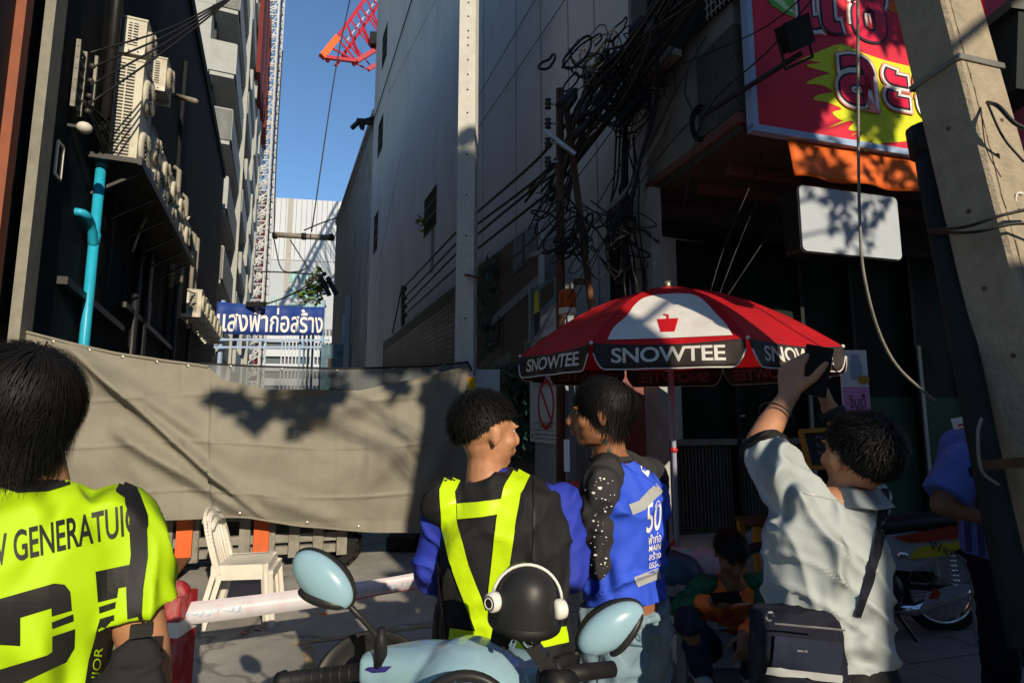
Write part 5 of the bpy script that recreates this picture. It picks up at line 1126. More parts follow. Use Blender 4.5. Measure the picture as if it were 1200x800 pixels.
tb = thing('wooden_stool', 'yellow wooden stool with a brown top near the shop step', 'stool', PG(912, 690, .36)); FTB = Frame(PX(885, 640, 4.9).x, 4.9, 1, .1, 1); zt1 = PX(910, 612, 4.9).z
sub('top', MB().fbox(FTB, -.02, .5, -.32, .02, zt1-.03, zt1), 'rust_wood', tb)
for a_ in (0, .44):
    for n_ in (-.3, -.04): sub('leg', MB().fbox(FTB, a_, a_+.05, n_, n_+.05, .14, zt1-.031), 'wood_yellow', tb)
sub('apron', MB().fbox(FTB, 0, .49, -.02, 0, zt1-.1, zt1-.032), 'wood_yellow', tb)
bd = thing('chalkboard', 'small chalkboard menu in a yellow wooden frame behind the raised arm', 'chalkboard', PX(950, 545, 5.0)); q0 = PX(938, 505, 4.9); q1 = PX(952, 546, 4.9)
FBk = Frame(q0.x, q0.y, 1, .1, 1); A_, B_ = q0, PX(949, 548, 4.9); C_, D_ = PX(975, 503, 4.95), PX(985, 546, 4.95)
sub('slate', MB().prism([A_, B_, D_, C_], V((0, .02, 0))), 'chalkboard', bd)
for a_, b_ in ((A_, B_), (B_, D_), (D_, C_), (C_, A_)): sub('frame_rail', MB().bar(a_, b_, .035), 'wood_yellow', bd)
for k, t_ in enumerate(('MENU', 'ชาเย็น 25', 'กาแฟ 30', 'โกโก้ 30')): text_on('chalk_lettering', t_ if k else 'เมนู', A_.lerp(B_, .2+.2*k).lerp(C_.lerp(D_, .2+.2*k), .45)+V((0, -.003, 0)), (1, 0, 0), (0, 0, 1), .16, .035, 'chalk', bd)
sub('stand_leg', MB().bar(B_, V((B_.x, B_.y, .36)), .03).bar(D_, V((D_.x, D_.y, .36)), .03), 'wood_yellow', bd)
po = thing('poster_board', 'pink drink poster on an upright board behind the umbrella edge', 'poster', PX(1004, 486, 5.0)); a_, b_ = PX(984, 410, 5.0), PX(1022, 486, 5.0)
FPo = Frame(a_.x, 5.0, 1, .05, 1); pw = b_.x-a_.x; pz0, pz1 = b_.z-.15, a_.z
sub('board', MB().fbox(FPo, 0, pw, -.02, 0, .4, pz1), 'print_white', po); sub('pink_field', MB().fbox(FPo, 0, pw, 0, .003, pz0, pz0+(pz1-pz0)*.55), 'pink_print', po)
cb = FPo.pt(pw*.55, .006, pz1-.16); sub('printed_bottle', MB().add([cb+V((x, 0, z)) for x, z in ((-.05, -.1), (.05, -.1), (.055, .04), (.035, .08), (.035, .12), (-.035, .12), (-.035, .08), (-.055, .04))], [tuple(range(8))]), 'tape_blue', po); sub('printed_fruit', MB().ball(cb+V((.06, 0, -.1)), (.05, .004, .04)), 'wood_yellow', po)
text_on('lettering', 'จินดี้', FPo.pt(pw*.5, .008, pz0+(pz1-pz0)*.38), FPo.u, (0, 0, 1), pw*.62, .13, 'text_dark', po); text_on('lettering', 'เครื่องดื่มสมุนไพร', FPo.pt(pw*.5, .008, pz0+(pz1-pz0)*.2), FPo.u, (0, 0, 1), pw*.8, .035, 'text_dark', po)
ms = thing('price_sign', 'small white notice with red lines beside the near pole', 'sign', PX(1128, 512, 3.6)); c = PX(1127, 503, 3.6)
sub('sheet', MB().box(c, (.09, .01, .15), Matrix.Rotation(R(-12), 3, 'Y')), 'print_white', ms)
for k in range(4): sub('red_line', MB().box(c+V((.002*k-.0, -.007, .03-.025*k)), (.055, .003, .010), Matrix.Rotation(R(-12), 3, 'Y')), 'sign_red', ms)
sub('holder', MB().bar(c-V((0, -.02, .08)), V((c.x, c.y+.05, .14)), .015), 'alu', ms)
# ================================================================ PEOPLE
def pdrape(vs, fs, bvh, off=.003):
    """lay a flat print or band, drawn in photo pixels, on the real surface of a garment"""
    o = V((0, 0, CH)); pts = []; ok = []
    for x, y in vs:
        d = ray(x, y).normalized(); h = bvh.ray_cast(o, d)
        if h[0] is None: pts.append(o+d); ok.append(False)
        else:
            nn = h[1] if h[1].dot(d) < 0 else -h[1]; pts.append(h[0]+(nn*.5-d*.5).normalized()*off); ok.append(True)
    def good(f):
        return all(ok[i] for i in f) and max((pts[f[i]]-pts[f[i-1]]).length for i in range(len(f))) < .08
    def comps(F):
        par = list(range(len(pts)))
        def fd(a):
            while par[a] != a: par[a] = par[par[a]]; a = par[a]
            return a
        for f in F:
            for i in f[1:]: par[fd(i)] = fd(f[0])
        g = {}
        for f in F: g.setdefault(fd(f[0]), []).append(f)
        return list(g.values())
    F = [f for f in fs if good(f)]
    if F and len(comps(fs)) == 1: F = max(comps(F), key=len)
    return prune(MB().add(pts, F))
def ptext(body, c, right, up, w_, h_, step=6, offset=0.):
    vs, fs = fit_text(body, 1, 1, offset); r = V((*right, 0)).normalized(); u = V((*up, 0)).normalized()
    vs = [(c[0]+r.x*x*w_+u.x*y*h_, c[1]+r.y*x*w_+u.y*y*h_) for x, y in vs]; return dice(vs, fs, step)
def ppoly(pts, step=6): return dice(pts, [tuple(range(len(pts)))], step)
def lerpL(L, t):
    i = max(0, min(len(L)-2, int(math.floor(t)))); f = t-i; return L[i]+(L[i+1]-L[i])*f
def rings(J, spec, r0, r1, s=1., grow=0., wide=1.):
    out = []
    for q in spec:
        t, hw, hd = q[:3]; c = lerpL(J, t); e = .05; d = (lerpL(J, t+e)-lerpL(J, t-e)).normalized(); a = max(0, min(1, t/3)); rr = r0.lerp(r1, a).normalized()
        rr = (rr-d*rr.dot(d)).normalized(); ff = d.cross(rr).normalized(); yo = q[3] if len(q) > 3 else 0
        out.append((c+ff*yo*s, (hw*wide+grow)*s, (hd*(1+(wide-1)*1.2)+grow)*s, rr, ff))
    return out
BODY = [(-.25, .10, .08), (0, .15, .10), (.6, .14, .095), (1, .13, .09), (1.6, .145, .10), (2, .155, .10), (2.45, .15, .09), (2.75, .10, .07), (3, .055, .055)]
SHIRT = [(-.75, .168, .115), (-.4, .172, .118), (0, .172, .12), (.5, .165, .117), (1, .160, .113), (1.5, .167, .118), (2, .178, .120), (2.3, .172, .112), (2.5, .148, .098), (2.7, .112, .082), (2.88, .078, .066), (2.97, .062, .058)]
def hand(mb, W, fd, bn, side, curl=(.35, .5, .4), s=1., spread=.06, thumb=.0):
    y = V(fd).normalized(); z = V(bn); z = (z-y*z.dot(y)).normalized(); x = y.cross(z); W = V(W); th = -1 if side == 'R' else 1
    P = lambda a, b, c: W+(x*a+y*b+z*c)*s
    mb.loft([(P(0, -.015, 0), .026*s, .019*s, x, z), (P(0, .02, 0), .033*s, .017*s, x, z), (P(0, .06, 0), .041*s, .015*s, x, z), (P(0, .09, -.001), .041*s, .012*s, x, z)], 20, 2.6)
    for k, (ox, L) in enumerate(((-.032, .068), (-.011, .082), (.011, .086), (.032, .078)) if th > 0 else ((.032, .068), (.011, .082), (-.011, .086), (-.032, .078))):
        p = P(ox, .082, 0); a = .05; pts = [p-y*.02*s]; sp = ox*spread/.03; lens = (L*.45, L*.30, L*.25)
        c_ = curl if not isinstance(curl[0], (list, tuple)) else curl[k]
        pts.append(p)
        for Ls, cc in zip(lens, c_):
            a += cc; p = p+(y*cos(a)-z*sin(a)+x*sp).normalized()*Ls*s; pts.append(p)
        mb.limb(pts, [.0095*s, .0095*s, .009*s, .0085*s, .0072*s], 10)
    p = P(th*.028, .018, -.006); d1 = (x*th*.75+y*.65-z*(.25+thumb)).normalized(); q = p+d1*.042*s; d2 = (x*th*.35+y*.9-z*(.35+thumb)).normalized()
    mb.limb([p-d1*.01*s, q, q+d2*.034*s, q+d2*.055*s], [.014*s, .012*s, .0105*s, .008*s], 10)
def head(mb, C, Rm, s=1.):
    P = lambda *v: C+Rm @ (V(v)*s)
    mb.ball(P(0, -.012, .028), (.076*s, .095*s, .088*s), Rm, 28, 18); mb.ball(P(0, .035, -.025), (.062*s, .062*s, .082*s), Rm, 24, 16)
    mb.ball(P(0, .058, -.088), (.030*s, .028*s, .024*s), Rm); mb.loft([(P(0, .01, -.075), .052*s, .055*s, Rm @ V((1, 0, 0)), Rm @ V((0, 1, 0))), (P(0, .03, -.10), .035*s, .04*s, Rm @ V((1, 0, 0)), Rm @ V((0, 1, 0)))])
    for e in (-1, 1):
        mb.ball(P(e*.045, .055, -.03), (.024*s, .026*s, .024*s), Rm); mb.ball(P(e*.03, .083, .018), (.026*s, .014*s, .009*s), Rm)      # cheek, brow
        er = Rm @ Euler((R(-8), 0, e*R(-22))).to_matrix(); c = P(e*.078, -.008, -.008)
        mb.ball(c, (.010*s, .019*s, .032*s), er, 14, 10); mb.ball(c+er @ V((e*.004, -.008, .008))*s, (.008*s, .012*s, .022*s), er, 12, 8); mb.ball(c+er @ V((0, .002, -.026))*s, (.007*s, .010*s, .010*s), er, 10, 8)
    mb.tube([P(0, .088, .012), P(0, .104, -.012), P(0, .114, -.03)], [.009*s, .012*s, .014*s], 10); mb.ball(P(0, .110, -.034), (.017*s, .013*s, .011*s), Rm, 12, 8)
    mb.ball(P(0, .096, -.058), (.023*s, .011*s, .006*s), Rm, 14, 8); mb.ball(P(0, .094, -.069), (.020*s, .011*s, .0065*s), Rm, 14, 8)
def hairdo(C, Rm, s, parent, length=.07, n=2600, seed=1, side_cut=-.1, back=.6, vol=1.0, flow=.0, drop=.0, wild=.12, fr=.55, wid=.0016, hang=1.):
    rn = random.Random(seed); cc = C+Rm @ V((0, -.014, .03))*s; rx, ry, rz_ = .080*s*vol, .100*s*vol, .092*s*vol
    def inside(d, j=0): th = side_cut-back*max(0, -d.y)+fr*max(0, d.y)+j; return d.z > th
    def surf(d, l=0): return cc+Rm @ V((d.x*(rx+l), d.y*(ry+l), d.z*(rz_+l)))
    cap = MB(); nu, nv = 48, 30; idx = {}
    for j in range(nv+1):
        for i in range(nu):
            ph = -pi/2+pi*j/nv; a = 2*pi*i/nu; d = V((cos(ph)*cos(a), cos(ph)*sin(a), sin(ph))); l = -.003+.004*noise.noise(d*5+V((seed, 0, 0))); idx[i, j] = len(cap.v); e = 1 if inside(d) else .0
            cap.v.append(surf(d, l if e else -.02*s))
    for j in range(nv):
        for i in range(nu):
            q = (idx[i, j], idx[(i+1) % nu, j], idx[(i+1) % nu, j+1], idx[i, j+1])
            ph = -pi/2+pi*(j+.5)/nv; a = 2*pi*(i+.5)/nu; d = V((cos(ph)*cos(a), cos(ph)*sin(a), sin(ph)))
            th = side_cut-back*max(0, -d.y)+fr*max(0, d.y)
            if d.z > th+.02: cap.f.append(q)
    root = cap.build('hair', 'hair', parent, True); st = MB(); wh = V((.15, -.45, .88)).normalized(); dn = Rm.inverted() @ V((0, 0, -1)); k = 0
    while k < n:
        d = V((rn.gauss(0, 1), rn.gauss(0, 1), rn.gauss(0, 1))).normalized()
        if not inside(d, rn.gauss(-.02, .07)): continue
        k += 1; L = length*rn.uniform(.65, 1.15); t = (d-wh*d.dot(wh)*1.0-wh*.3); t = (t-d*t.dot(d)); t = t.normalized() if t.length > 1e-3 else V((0, 1, 0))
        t = (t+V((rn.gauss(0, wild), rn.gauss(0, wild), rn.gauss(0, wild)))+V((flow, 0, 0))+dn*.35).normalized(); p = d.copy(); pts = [surf(p, 0)]; lift = .003+.012*rn.random()**2; free = None
        nseg = 6; stp = L/nseg; pos = pts[0]
        for q in range(nseg):
            if free is None:
                p2 = (p+t*(stp/rz_)).normalized(); t = (t-p2*t.dot(p2)).normalized(); p = p2; l = lift*sin(pi*min(1, (q+1)/nseg*.6)); pos = surf(p, l*1.4)
                if not inside(p) and p.z < .15: free = ((Rm @ t)*.5+V((0, 0, -1))+(Rm @ p)*(-.1+rn.gauss(0, .14))).normalized()
            else:
                pos = pos+free*stp*(1+drop)*hang; free = (free+V((0, 0, -.25))+V((rn.gauss(0, .08), rn.gauss(0, .08), 0))).normalized()
            pts.append(pos)
        wv = (Rm @ p).cross(pts[-1]-pts[0]); wv = wv.normalized() if wv.length > 1e-6 else V((1, 0, 0)); b = len(st.v); w0 = wid*s*rn.uniform(.7, 1.5)
        for q, P_ in enumerate(pts): ww = w0*(1-(q/nseg)**2*.85); st.v += [P_-wv*ww, P_+wv*ww]
        for q in range(nseg): st.f.append((b+2*q, b+2*q+1, b+2*q+3, b+2*q+2))
    st.build('hair_strands', 'hair', root, True); return root
def wrinkle(A=.013, f=9., ax=(1, 1, 1), seed=0):
    def d(v, n):
        p = V((v.x*ax[0], v.y*ax[1], v.z*ax[2]))*f+V((seed, seed*2, 0)); a = noise.noise(p+.6*noise.noise_vector(p*.6)); b = noise.noise(p*2.1+V((5, 1, 2)))
        r_ = 1-min(1, abs(a)*3.2); return A*1.35*(r_*r_*.9-.25+b*.4)
    return d
class Person:
    def __init__(s, label, x, y, z, phi, H, skin='skin', wide=1., yaw=0., pitch=0., lean=(0, 0, 0), headoff=(0, 0, 0), **J):
        s.k = H/1.7; s.wide = wide; s.t = thing('person', label, 'person', (x, y, z)); s.phi = phi; s.skin = skin
        s.T = Matrix.Translation((x, y, z)) @ Matrix.Rotation(phi, 4, 'Z'); k = s.k
        w = lambda *v: s.T @ (V(v)*k); s.w = w
        s.J = {}
        d = dict(pelvis=(0, 0, .92), waist=(0, .0, 1.06), chest=(0, -.01, 1.27), neck=(0, -.025, 1.455), head=(0, .012, 1.578), sR=(.158*wide, -.015, 1.350), sL=(-.158*wide, -.015, 1.350), eR=(.235, -.03, 1.12), eL=(-.235, -.03, 1.12), wR=(.25, .08, .9), wL=(-.25, .08, .9), hR=(.085, 0, .9), hL=(-.085, 0, .9), kR=(.095, .02, .49), kL=(-.095, .02, .49), aR=(.10, -.02, .09), aL=(-.10, -.02, .09))
        for n_, v in d.items(): s.J[n_] = w(*v)
        for n_, v in J.items(): s.J[n_] = V(v)           # world positions
        s.HR = Matrix.Rotation(phi+yaw, 3, 'Z') @ Matrix.Rotation(pitch, 3, 'X'); s.rx = Matrix.Rotation(phi, 3, 'Z') @ V((1, 0, 0)); s.fy = Matrix.Rotation(phi, 3, 'Z') @ V((0, 1, 0)); s.rx_h = s.rx
        s.sp = [s.J['pelvis'], s.J['waist'], s.J['chest'], s.J['neck']]
    def body(s, hands={}, voxel=.0065, legs=True):
        k = s.k; J = s.J; mb = MB(); mb.loft(rings(s.sp, BODY, s.rx_h, s.rx, k, 0, 1+(s.wide-1)*.6))
        C = J['head']; mb.limb([J['neck']-V((0, 0, .03)), J['neck'].lerp(C, .45), C+s.HR @ V((0, -.015, -.03))*k], [.062*k, .054*k, .056*k]); head(mb, C, s.HR, k)
        for e in 'RL':
            mb.limb([J['s'+e], J['s'+e].lerp(J['e'+e], .5), J['e'+e]], [.052*k, .046*k*s.wide, .039*k*s.wide]); mb.limb([J['e'+e], J['e'+e].lerp(J['w'+e], .35), J['w'+e]], [.039*k*s.wide, .040*k*s.wide, .026*k*s.wide])
            hd = hands.get(e, {}); fd = hd.get('fd', J['w'+e]-J['e'+e]); bn = hd.get('bn', s.rx*(1 if e == 'R' else -1))
            hand(mb, J['w'+e], fd, bn, e, hd.get('curl', (.3, .4, .3)), k*hd.get('s', 1.), hd.get('spread', .06), hd.get('thumb', 0))
            if legs: mb.limb([J['h'+e], J['k'+e]], [.075*k, .05*k]); mb.limb([J['k'+e], J['k'+e].lerp(J['a'+e], .3), J['a'+e]], [.05*k, .05*k, .034*k])
        o = fuse(mb, voxel, 3, .5); s.skinmb = o; return o.build('body', s.skin, s.t, True)
    def eyes(s):
        for e in (-1, 1):
            c = s.J['head']+s.HR @ V((e*.031, .0745, .004))*s.k; sub('eye', MB().ball(c, .0115*s.k, nu=12, nv=8), 'eye_white', s.t, True); sub('eyebrow', MB().tube([s.J['head']+s.HR @ V((e*.014, .094, .024))*s.k, s.J['head']+s.HR @ V((e*.032, .094, .030))*s.k, s.J['head']+s.HR @ V((e*.05, .082, .022))*s.k], .004*s.k, 6), 'hair', s.t)
            sub('iris', MB().ball(s.J['head']+s.HR @ V((e*.031, .0822, .003))*s.k, .0055*s.k, nu=10, nv=6), 'hair', s.t, True)
    def garment(s, nm, m, spec=SHIRT, grow=.0, sleeves=(.6, .6), sl_r=(.064, .058), voxel=.0075, wr=None, fore=None, fr_=(.05, .04), it=9, extra=None, cut=None):
        k = s.k; J = s.J; mb = MB(); mb.loft(rings(s.sp, spec, s.rx_h, s.rx, k, grow, s.wide))
        if sleeves:
            for e, f in zip('RL', sleeves):
                if not f: continue
                a = J['s'+e]; b = J['e'+e]; q = a.lerp(b, min(1, f)); inn = a.lerp(J['chest'], .25)
                mb.limb([inn, a], [sl_r[0]*k, sl_r[0]*k]); mb.ball(a, sl_r[0]*k); mb.tube([a, a.lerp(q, .5), q], [sl_r[0]*k, (sl_r[0]+sl_r[1])/2*k, sl_r[1]*k], 18)
                if f >= 1: mb.ball(b, sl_r[1]*k); q2 = b.lerp(J['w'+e], min(1, f-1)); mb.tube([b, b.lerp(q2, .5), q2], [sl_r[1]*k, fr_[0]*k, fr_[1]*k], 18)
        if extra: extra(mb)
        o = fuse(mb, voxel, it, .5, wr or wrinkle()); s.last = o; ob = o.build(nm, m, s.t, True); return ob, bvh_of(o)
    def trousers(s, m, wr=None, r=(.098, .078, .062), top=.35, shoes='black_rubber'):
        k = s.k; J = s.J; mb = MB(); mb.loft(rings(s.sp, [(-.35, .14, .10), (0, .165, .112), (top, .16, .108)], s.rx_h, s.rx, k, 0, s.wide))
        for e in 'RL': mb.limb([J['h'+e], J['h'+e].lerp(J['k'+e], .5), J['k'+e], J['k'+e].lerp(J['a'+e], .5), J['a'+e]], [r[0]*k*s.wide, (r[0]+r[1])/2*k, r[1]*k, (r[1]+r[2])/2*k, r[2]*k])
        o = fuse(mb, .009, 4, .5, wr or wrinkle(.007, 11)); o.build('trousers', m, s.t, True)
        for e in 'RL':
            a = J['a'+e]; f = s.footdir if hasattr(s, 'footdir') else s.fy; q = V((a.x, a.y, a.z-.055*k)); b = MB().limb([q-f*.05*k, q+f*.06*k, q+f*.15*k], [.042*k, .042*k, .034*k]); fuse(b, .008, 3).build('shoe', shoes, s.t, True)
        return bvh_of(o)
def limb_cloth(s, nm, m, pts, rs, wr=None, voxel=.0075):
    o = fuse(MB().limb(pts, [r*s.k for r in rs]), voxel, 3, .5, wr or wrinkle(.0045, 10)); o.build(nm, m, s.t, True); return bvh_of(o), o
# ---------------------------------------------------------------- person in the neon shirt
p = Person('person with thick black hair seen from behind in a neon yellow sports shirt', -.915, 1.06, 0, R(27), 1.69, wide=1.08, yaw=R(24), head= PX(22, 484, 1.03))
p.J['neck'] = PX(38, 562, 1.07)
p.body(); p.eyes(); hairdo(p.J['head'], p.HR, p.k, p.t, .115, 10000, 3, -.25, .62, 1.02, drop=.0, wild=.36, wid=.0008)
_, bN = p.garment('shirt', 'neon', sleeves=(.72, .72), sl_r=(.066, .080), grow=.002, wr=wrinkle(.012, 5.5, (1, 1, .8), 4), spec=[(a, b*1.04, c*1.05) + tuple(r) for a, b, c, *r in SHIRT])
col_ = [p.J['neck']+V((cos(t)*.082*p.k, sin(t)*.078*p.k, .006-.012*sin(t+R(27)))) for t in [k*2*pi/24 for k in range(25)]]
cv = strip2d([(-8, 561), (20, 571), (55, 569), (85, 559), (104, 549)], [13, 12, 13, 15, 12], 5)
sub('collar_band', pdrape(*cv, bN, .003), 'black_cloth', p.t, True)
vs, fs = ptext('NEW GENERATUIO', (59, 630), (1, -.235), (-.05, -1), 218, 35, 7, .015); sub('printed_lettering', pdrape(vs, fs, bN, .0025), 'print_black', p.t)
def q4(L): return [(x/3.636, 580+y/3.636) for x, y in L]
for L in ([(-200, 500), (0, 440), (230, 375), (275, 380), (298, 410), (305, 490), (220, 515), (218, 480), (85, 520), (85, 640), (0, 635), (-200, 680)], [(220, 540), (310, 505), (312, 535), (222, 568)], [(222, 600), (318, 568), (315, 650), (280, 710), (90, 800), (0, 830), (-100, 850), (-100, 770), (0, 740), (200, 680), (222, 665)],
          [(405, 325), (565, 292), (565, 380), (560, 385), (505, 395), (500, 435), (415, 455)], [(420, 475), (495, 452), (492, 480), (422, 502)], [(425, 525), (488, 508), (485, 570), (560, 555), (580, 552), (580, 645), (500, 650), (480, 620), (455, 770), (500, 820), (350, 860), (375, 700)]):
    vs, fs = ppoly(q4(L), 7); sub('printed_number', pdrape(vs, fs, bN, .0025), 'print_black', p.t)
vs, fs = ptext('JUNIOR', (112, 792), (.12, -1), (-1, -.1), 68, 12, 6); sub('printed_lettering', pdrape(vs, fs, bN, .004), 'neon', p.t)

p.trousers('black_cloth')
bg1 = thing('shoulder_bag', 'black shoulder bag with a wide woven strap on the neon shirt', 'bag', PX(168, 800, .95))
vs, fs = strip2d([(138, 571), (152, 578), (161, 605), (163, 650), (158, 690), (158, 722), (164, 733)], [13, 18, 20, 20, 20, 17, 13], 5); sub('strap', pdrape(vs, fs, bN, .007), 'strap', bg1, True)
c = PX(166, 738, .93); sub('buckle', MB().box(c, (.03, .012, .018), Matrix.Rotation(R(25), 3, 'Z')), 'black_rubber', bg1)
bgm = MB().loft([(PX(164, 741, .95), .012, .01, p.rx, p.fy), (PX(160, 760, .95), .03, .02, p.rx, p.fy), (PX(150, 800, .94), .05, .035, p.rx, p.fy), (PX(140, 860, .94), .075, .045, p.rx, p.fy), (PX(138, 960, .95), .08, .045, p.rx, p.fy)]); sub('pouch', fuse(bgm, .008, 2, .5, wrinkle(.006, 18)), 'black_cloth', bg1, True)
# ---------------------------------------------------------------- vest worker
p = Person('person from behind in a black vest with yellow bands over a blue long sleeved shirt', -.025, 1.72, 0, R(8), 1.625, wide=1.1, yaw=R(-66), head=PX(569, 506, 1.70), eR=PX(668, 668, 1.72), wR=PX(640, 672, 1.98), eL=PX(506, 665, 1.72), wL=PX(540, 690, 1.98), neck=PX(568, 556, 1.71))
p.body(); p.eyes(); hairdo(p.J['head'], p.HR, p.k, p.t, .030, 6500, 5, .10, .85, 1.0, wild=.25, wid=.0011, fr=.3, hang=.35)
p.garment('shirt', 'blue_cloth', sleeves=(1.95, 1.95), sl_r=(.064, .062), fr_=(.056, .045), wr=wrinkle(.010, 9, seed=2))
_, bV = p.garment('safety_vest', 'black_cloth', spec=[(a, (b*1.05+.012)*(1 if a < 1.9 else .93 if a < 2.2 else .90), c*1.10+.022) for a, b, c in SHIRT], sleeves=(0, .10), sl_r=(.080, .080), wr=wrinkle(.009, 7, seed=6))
hv = dict(); 
for path, ws in (([(534, 553), (524, 575), (527, 615), (540, 665), (557, 710), (571, 748)], [18, 18, 19, 20, 20, 19]), ([(614, 549), (600, 575), (593, 610), (588, 650), (582, 700), (576, 748)], [19, 22, 23, 22, 21, 20]), ([(536, 599), (562, 597), (588, 593)], [19, 18, 17]), ([(527, 744), (560, 748), (600, 752), (640, 747), (664, 742)], [18, 19, 20, 20, 18])):
    vs, fs = strip2d(path, ws, 4); sub('reflective_band', pdrape(vs, fs, bV, .006), 'hivis', p.t, True)
for path in ([(520, 556), (511, 600), (515, 680), (525, 770)], [(625, 553), (626, 610), (624, 680), (655, 745)]): vs, fs = strip2d(path, [2.2]*len(path), 4); sub('vest_piping', pdrape(vs, fs, bV, .005), 'strap', p.t, True)
p.trousers('navy_cloth')
# ---------------------------------------------------------------- worker in blue and black raglan
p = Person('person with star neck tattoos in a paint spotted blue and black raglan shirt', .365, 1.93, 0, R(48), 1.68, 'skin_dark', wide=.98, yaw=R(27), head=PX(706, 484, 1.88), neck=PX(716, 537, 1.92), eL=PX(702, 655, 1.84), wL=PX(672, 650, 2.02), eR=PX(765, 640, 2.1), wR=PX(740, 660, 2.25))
bod = p.body(); p.eyes(); hairdo(p.J['head'], p.HR, p.k, p.t, .10, 6500, 9, -.14, .70, .95, wild=.34, wid=.0011, fr=.2, hang=.8)
_, bR = p.garment('shirt', 'royal_cloth', spec=[(.42, .168, .12)]+[(a, b, c) for a, b, c in SHIRT if a > .45], sleeves=(0, 0), grow=.002, wr=wrinkle(.013, 8, (1, 1, 1.2), 3))
bL_, mL = limb_cloth(p, 'left_sleeve' if 0 else 'sleeve', 'charcoal_cloth', [p.J['neck'].lerp(p.J['sL'], .35), p.J['sL'], p.J['sL'].lerp(p.J['eL'], .5), p.J['eL'], p.J['eL'].lerp(p.J['wL'], .8)], [.058, .066, .064, .060, .048])
limb_cloth(p, 'sleeve', 'charcoal_cloth', [p.J['neck'].lerp(p.J['sR'], .35), p.J['sR'], p.J['eR'], p.J['eR'].lerp(p.J['wR'], .8)], [.055, .07, .06, .046])
col_ = [p.J['neck']+V((cos(t)*.066*p.k, sin(t)*.066*p.k, .0)) for t in [k*2*pi/24 for k in range(25)]]; sub('collar', MB().tube(col_, .011, 8), 'charcoal_cloth', p.t, True)
for st_ in ((((739, 597), (752, 592), (764, 579), (773, 571)), 13), (((745, 682), (757, 677), (773, 671)), 12)): vs, fs = strip2d(list(st_[0]), [st_[1]]*len(st_[0]), 4); sub('reflective_tape', pdrape(vs, fs, bR, .003), 'reflective', p.t)
vs, fs = ppoly([(747, 536), (754, 541), (761, 553), (759, 559), (752, 552)], 5); sub('printed_emblem', pdrape(vs, fs, bR, .003), 'print_white', p.t); vs, fs = ppoly([(751, 544), (756, 548), (757, 553), (753, 550)], 5); sub('printed_emblem_centre', pdrape(vs, fs, bR, .004), 'royal_cloth', p.t)
for tx, c, w_, h_ in (('50', (766, 605), 17, 34), ('ฟ้าก่อ', (767, 630), 15, 12), ('MAIN', (767, 641), 14, 7), ('สร้าง', (767, 650), 14, 9), ('055-5', (767, 661), 14, 7)): vs, fs = ptext(tx, c, (1, -.25), (.05, -1), w_, h_, 4, .01); sub('printed_lettering', pdrape(vs, fs, bR, .003), 'print_white', p.t)
sr = random.Random(4); spm = MB()
for k in range(80):
    x, y = sr.gauss(703, 10), sr.uniform(555, 690); r_ = abs(sr.gauss(.45, .4))+.18; n_ = 5; P_ = [(x+r_*cos(q*2*pi/n_)*sr.uniform(.6, 1.8), y+r_*sin(q*2*pi/n_)) for q in range(n_)]; o = pdrape(P_, [tuple(range(n_))], bL_ if k % 8 else bR, .0025); spm.add(o.v, o.f)
sub('paint_spots', spm, 'print_white', p.t)['kind'] = 'stuff'
bS = bvh_of(p.skinmb)
for (cx_, cy_, r_) in ((709, 517, 5.2), (714, 527, 3.6)):
    P_ = [(cx_+r_*(1 if q % 2 == 0 else .42)*sin(q*pi/5+.2), cy_-r_*(1 if q % 2 == 0 else .42)*cos(q*pi/5+.2)) for q in range(10)]; sub('star_tattoo', pdrape(*ppoly(P_, 3), bS, .002), 'tattoo', p.t)
bJ = p.trousers('denim', wrinkle(.010, 9, (1, 1, 1.4), 5), r=(.115, .095, .08), top=.12)
wb_ = rings(p.sp, [(.04, .170, .119), (.20, .168, .117)], p.rx, p.rx, p.k, 0, p.wide); sub('waistband', MB().loft(wb_, 36), 'denim', p.t, True)
for pth_ in ([(700, 700), (704, 760), (700, 800)], [(722, 712), (742, 716), (745, 745), (724, 748), (722, 712)]): vs, fs = strip2d(pth_, [1.2]*len(pth_), 4); sub('seam', pdrape(vs, fs, bJ, .002), 'dark_denim', p.t)
# ---------------------------------------------------------------- man photographing with a phone
pR = dict(sL=PX(935, 585, 1.50), eL=PX(890, 518, 1.62), wL=PX(925, 462, 1.70), sR=PX(1008, 588, 1.60), eR=PX(1000, 520, 1.74), wR=PX(972, 478, 1.76))
p = Person('heavyset person in a pale blue short sleeved shirt raising both arms to take a picture', .80, 1.52, .0, R(8), 1.62, wide=1.0, yaw=R(2), pitch=R(14), head=PX(1008, 534, 1.50), neck=PX(994, 579, 1.53), **pR)
p.body({'L': dict(fd=(.30, .35, .9), bn=(-.75, -.35, .3), curl=((.5, .5, .4), (.35, .45, .3), (.3, .4, .3), (.25, .3, .3)), spread=.12, s=1.15), 'R': dict(fd=(-.15, .3, .9), bn=(.8, -.3, .1), curl=(.5, .5, .4), s=1.1)}, voxel=.0055); p.eyes(); hairdo(p.J['head'], p.HR, p.k, p.t, .03, 7500, 12, -.25, .75, .93, wild=.5, wid=.0012, fr=.55, hang=.3)
def gath(v, n):
    wq = 1.6*noise.noise(v*3.5); ph = (v.z+(v.x-.7)*.75)*34+wq*2; m1 = max(0, min(1, (1.42-v.z)*5))*max(0, min(1, .35+noise.noise(v*2.5+V((2, 0, 0)))*1.6))
    ph2 = (v.z-.25*(v.x-.8))*62+wq*2; m2 = max(0, min(1, (1.22-v.z)*6))*max(0, min(1, .4+noise.noise(v*3+V((7, 1, 0)))*1.5))
    return wrinkle(.007, 8, (1, 1, .9), 8)(v, n)+.011*(1-abs(sin(ph)))**2.5*m1+.008*(1-abs(sin(ph2)))**2*m2-.003
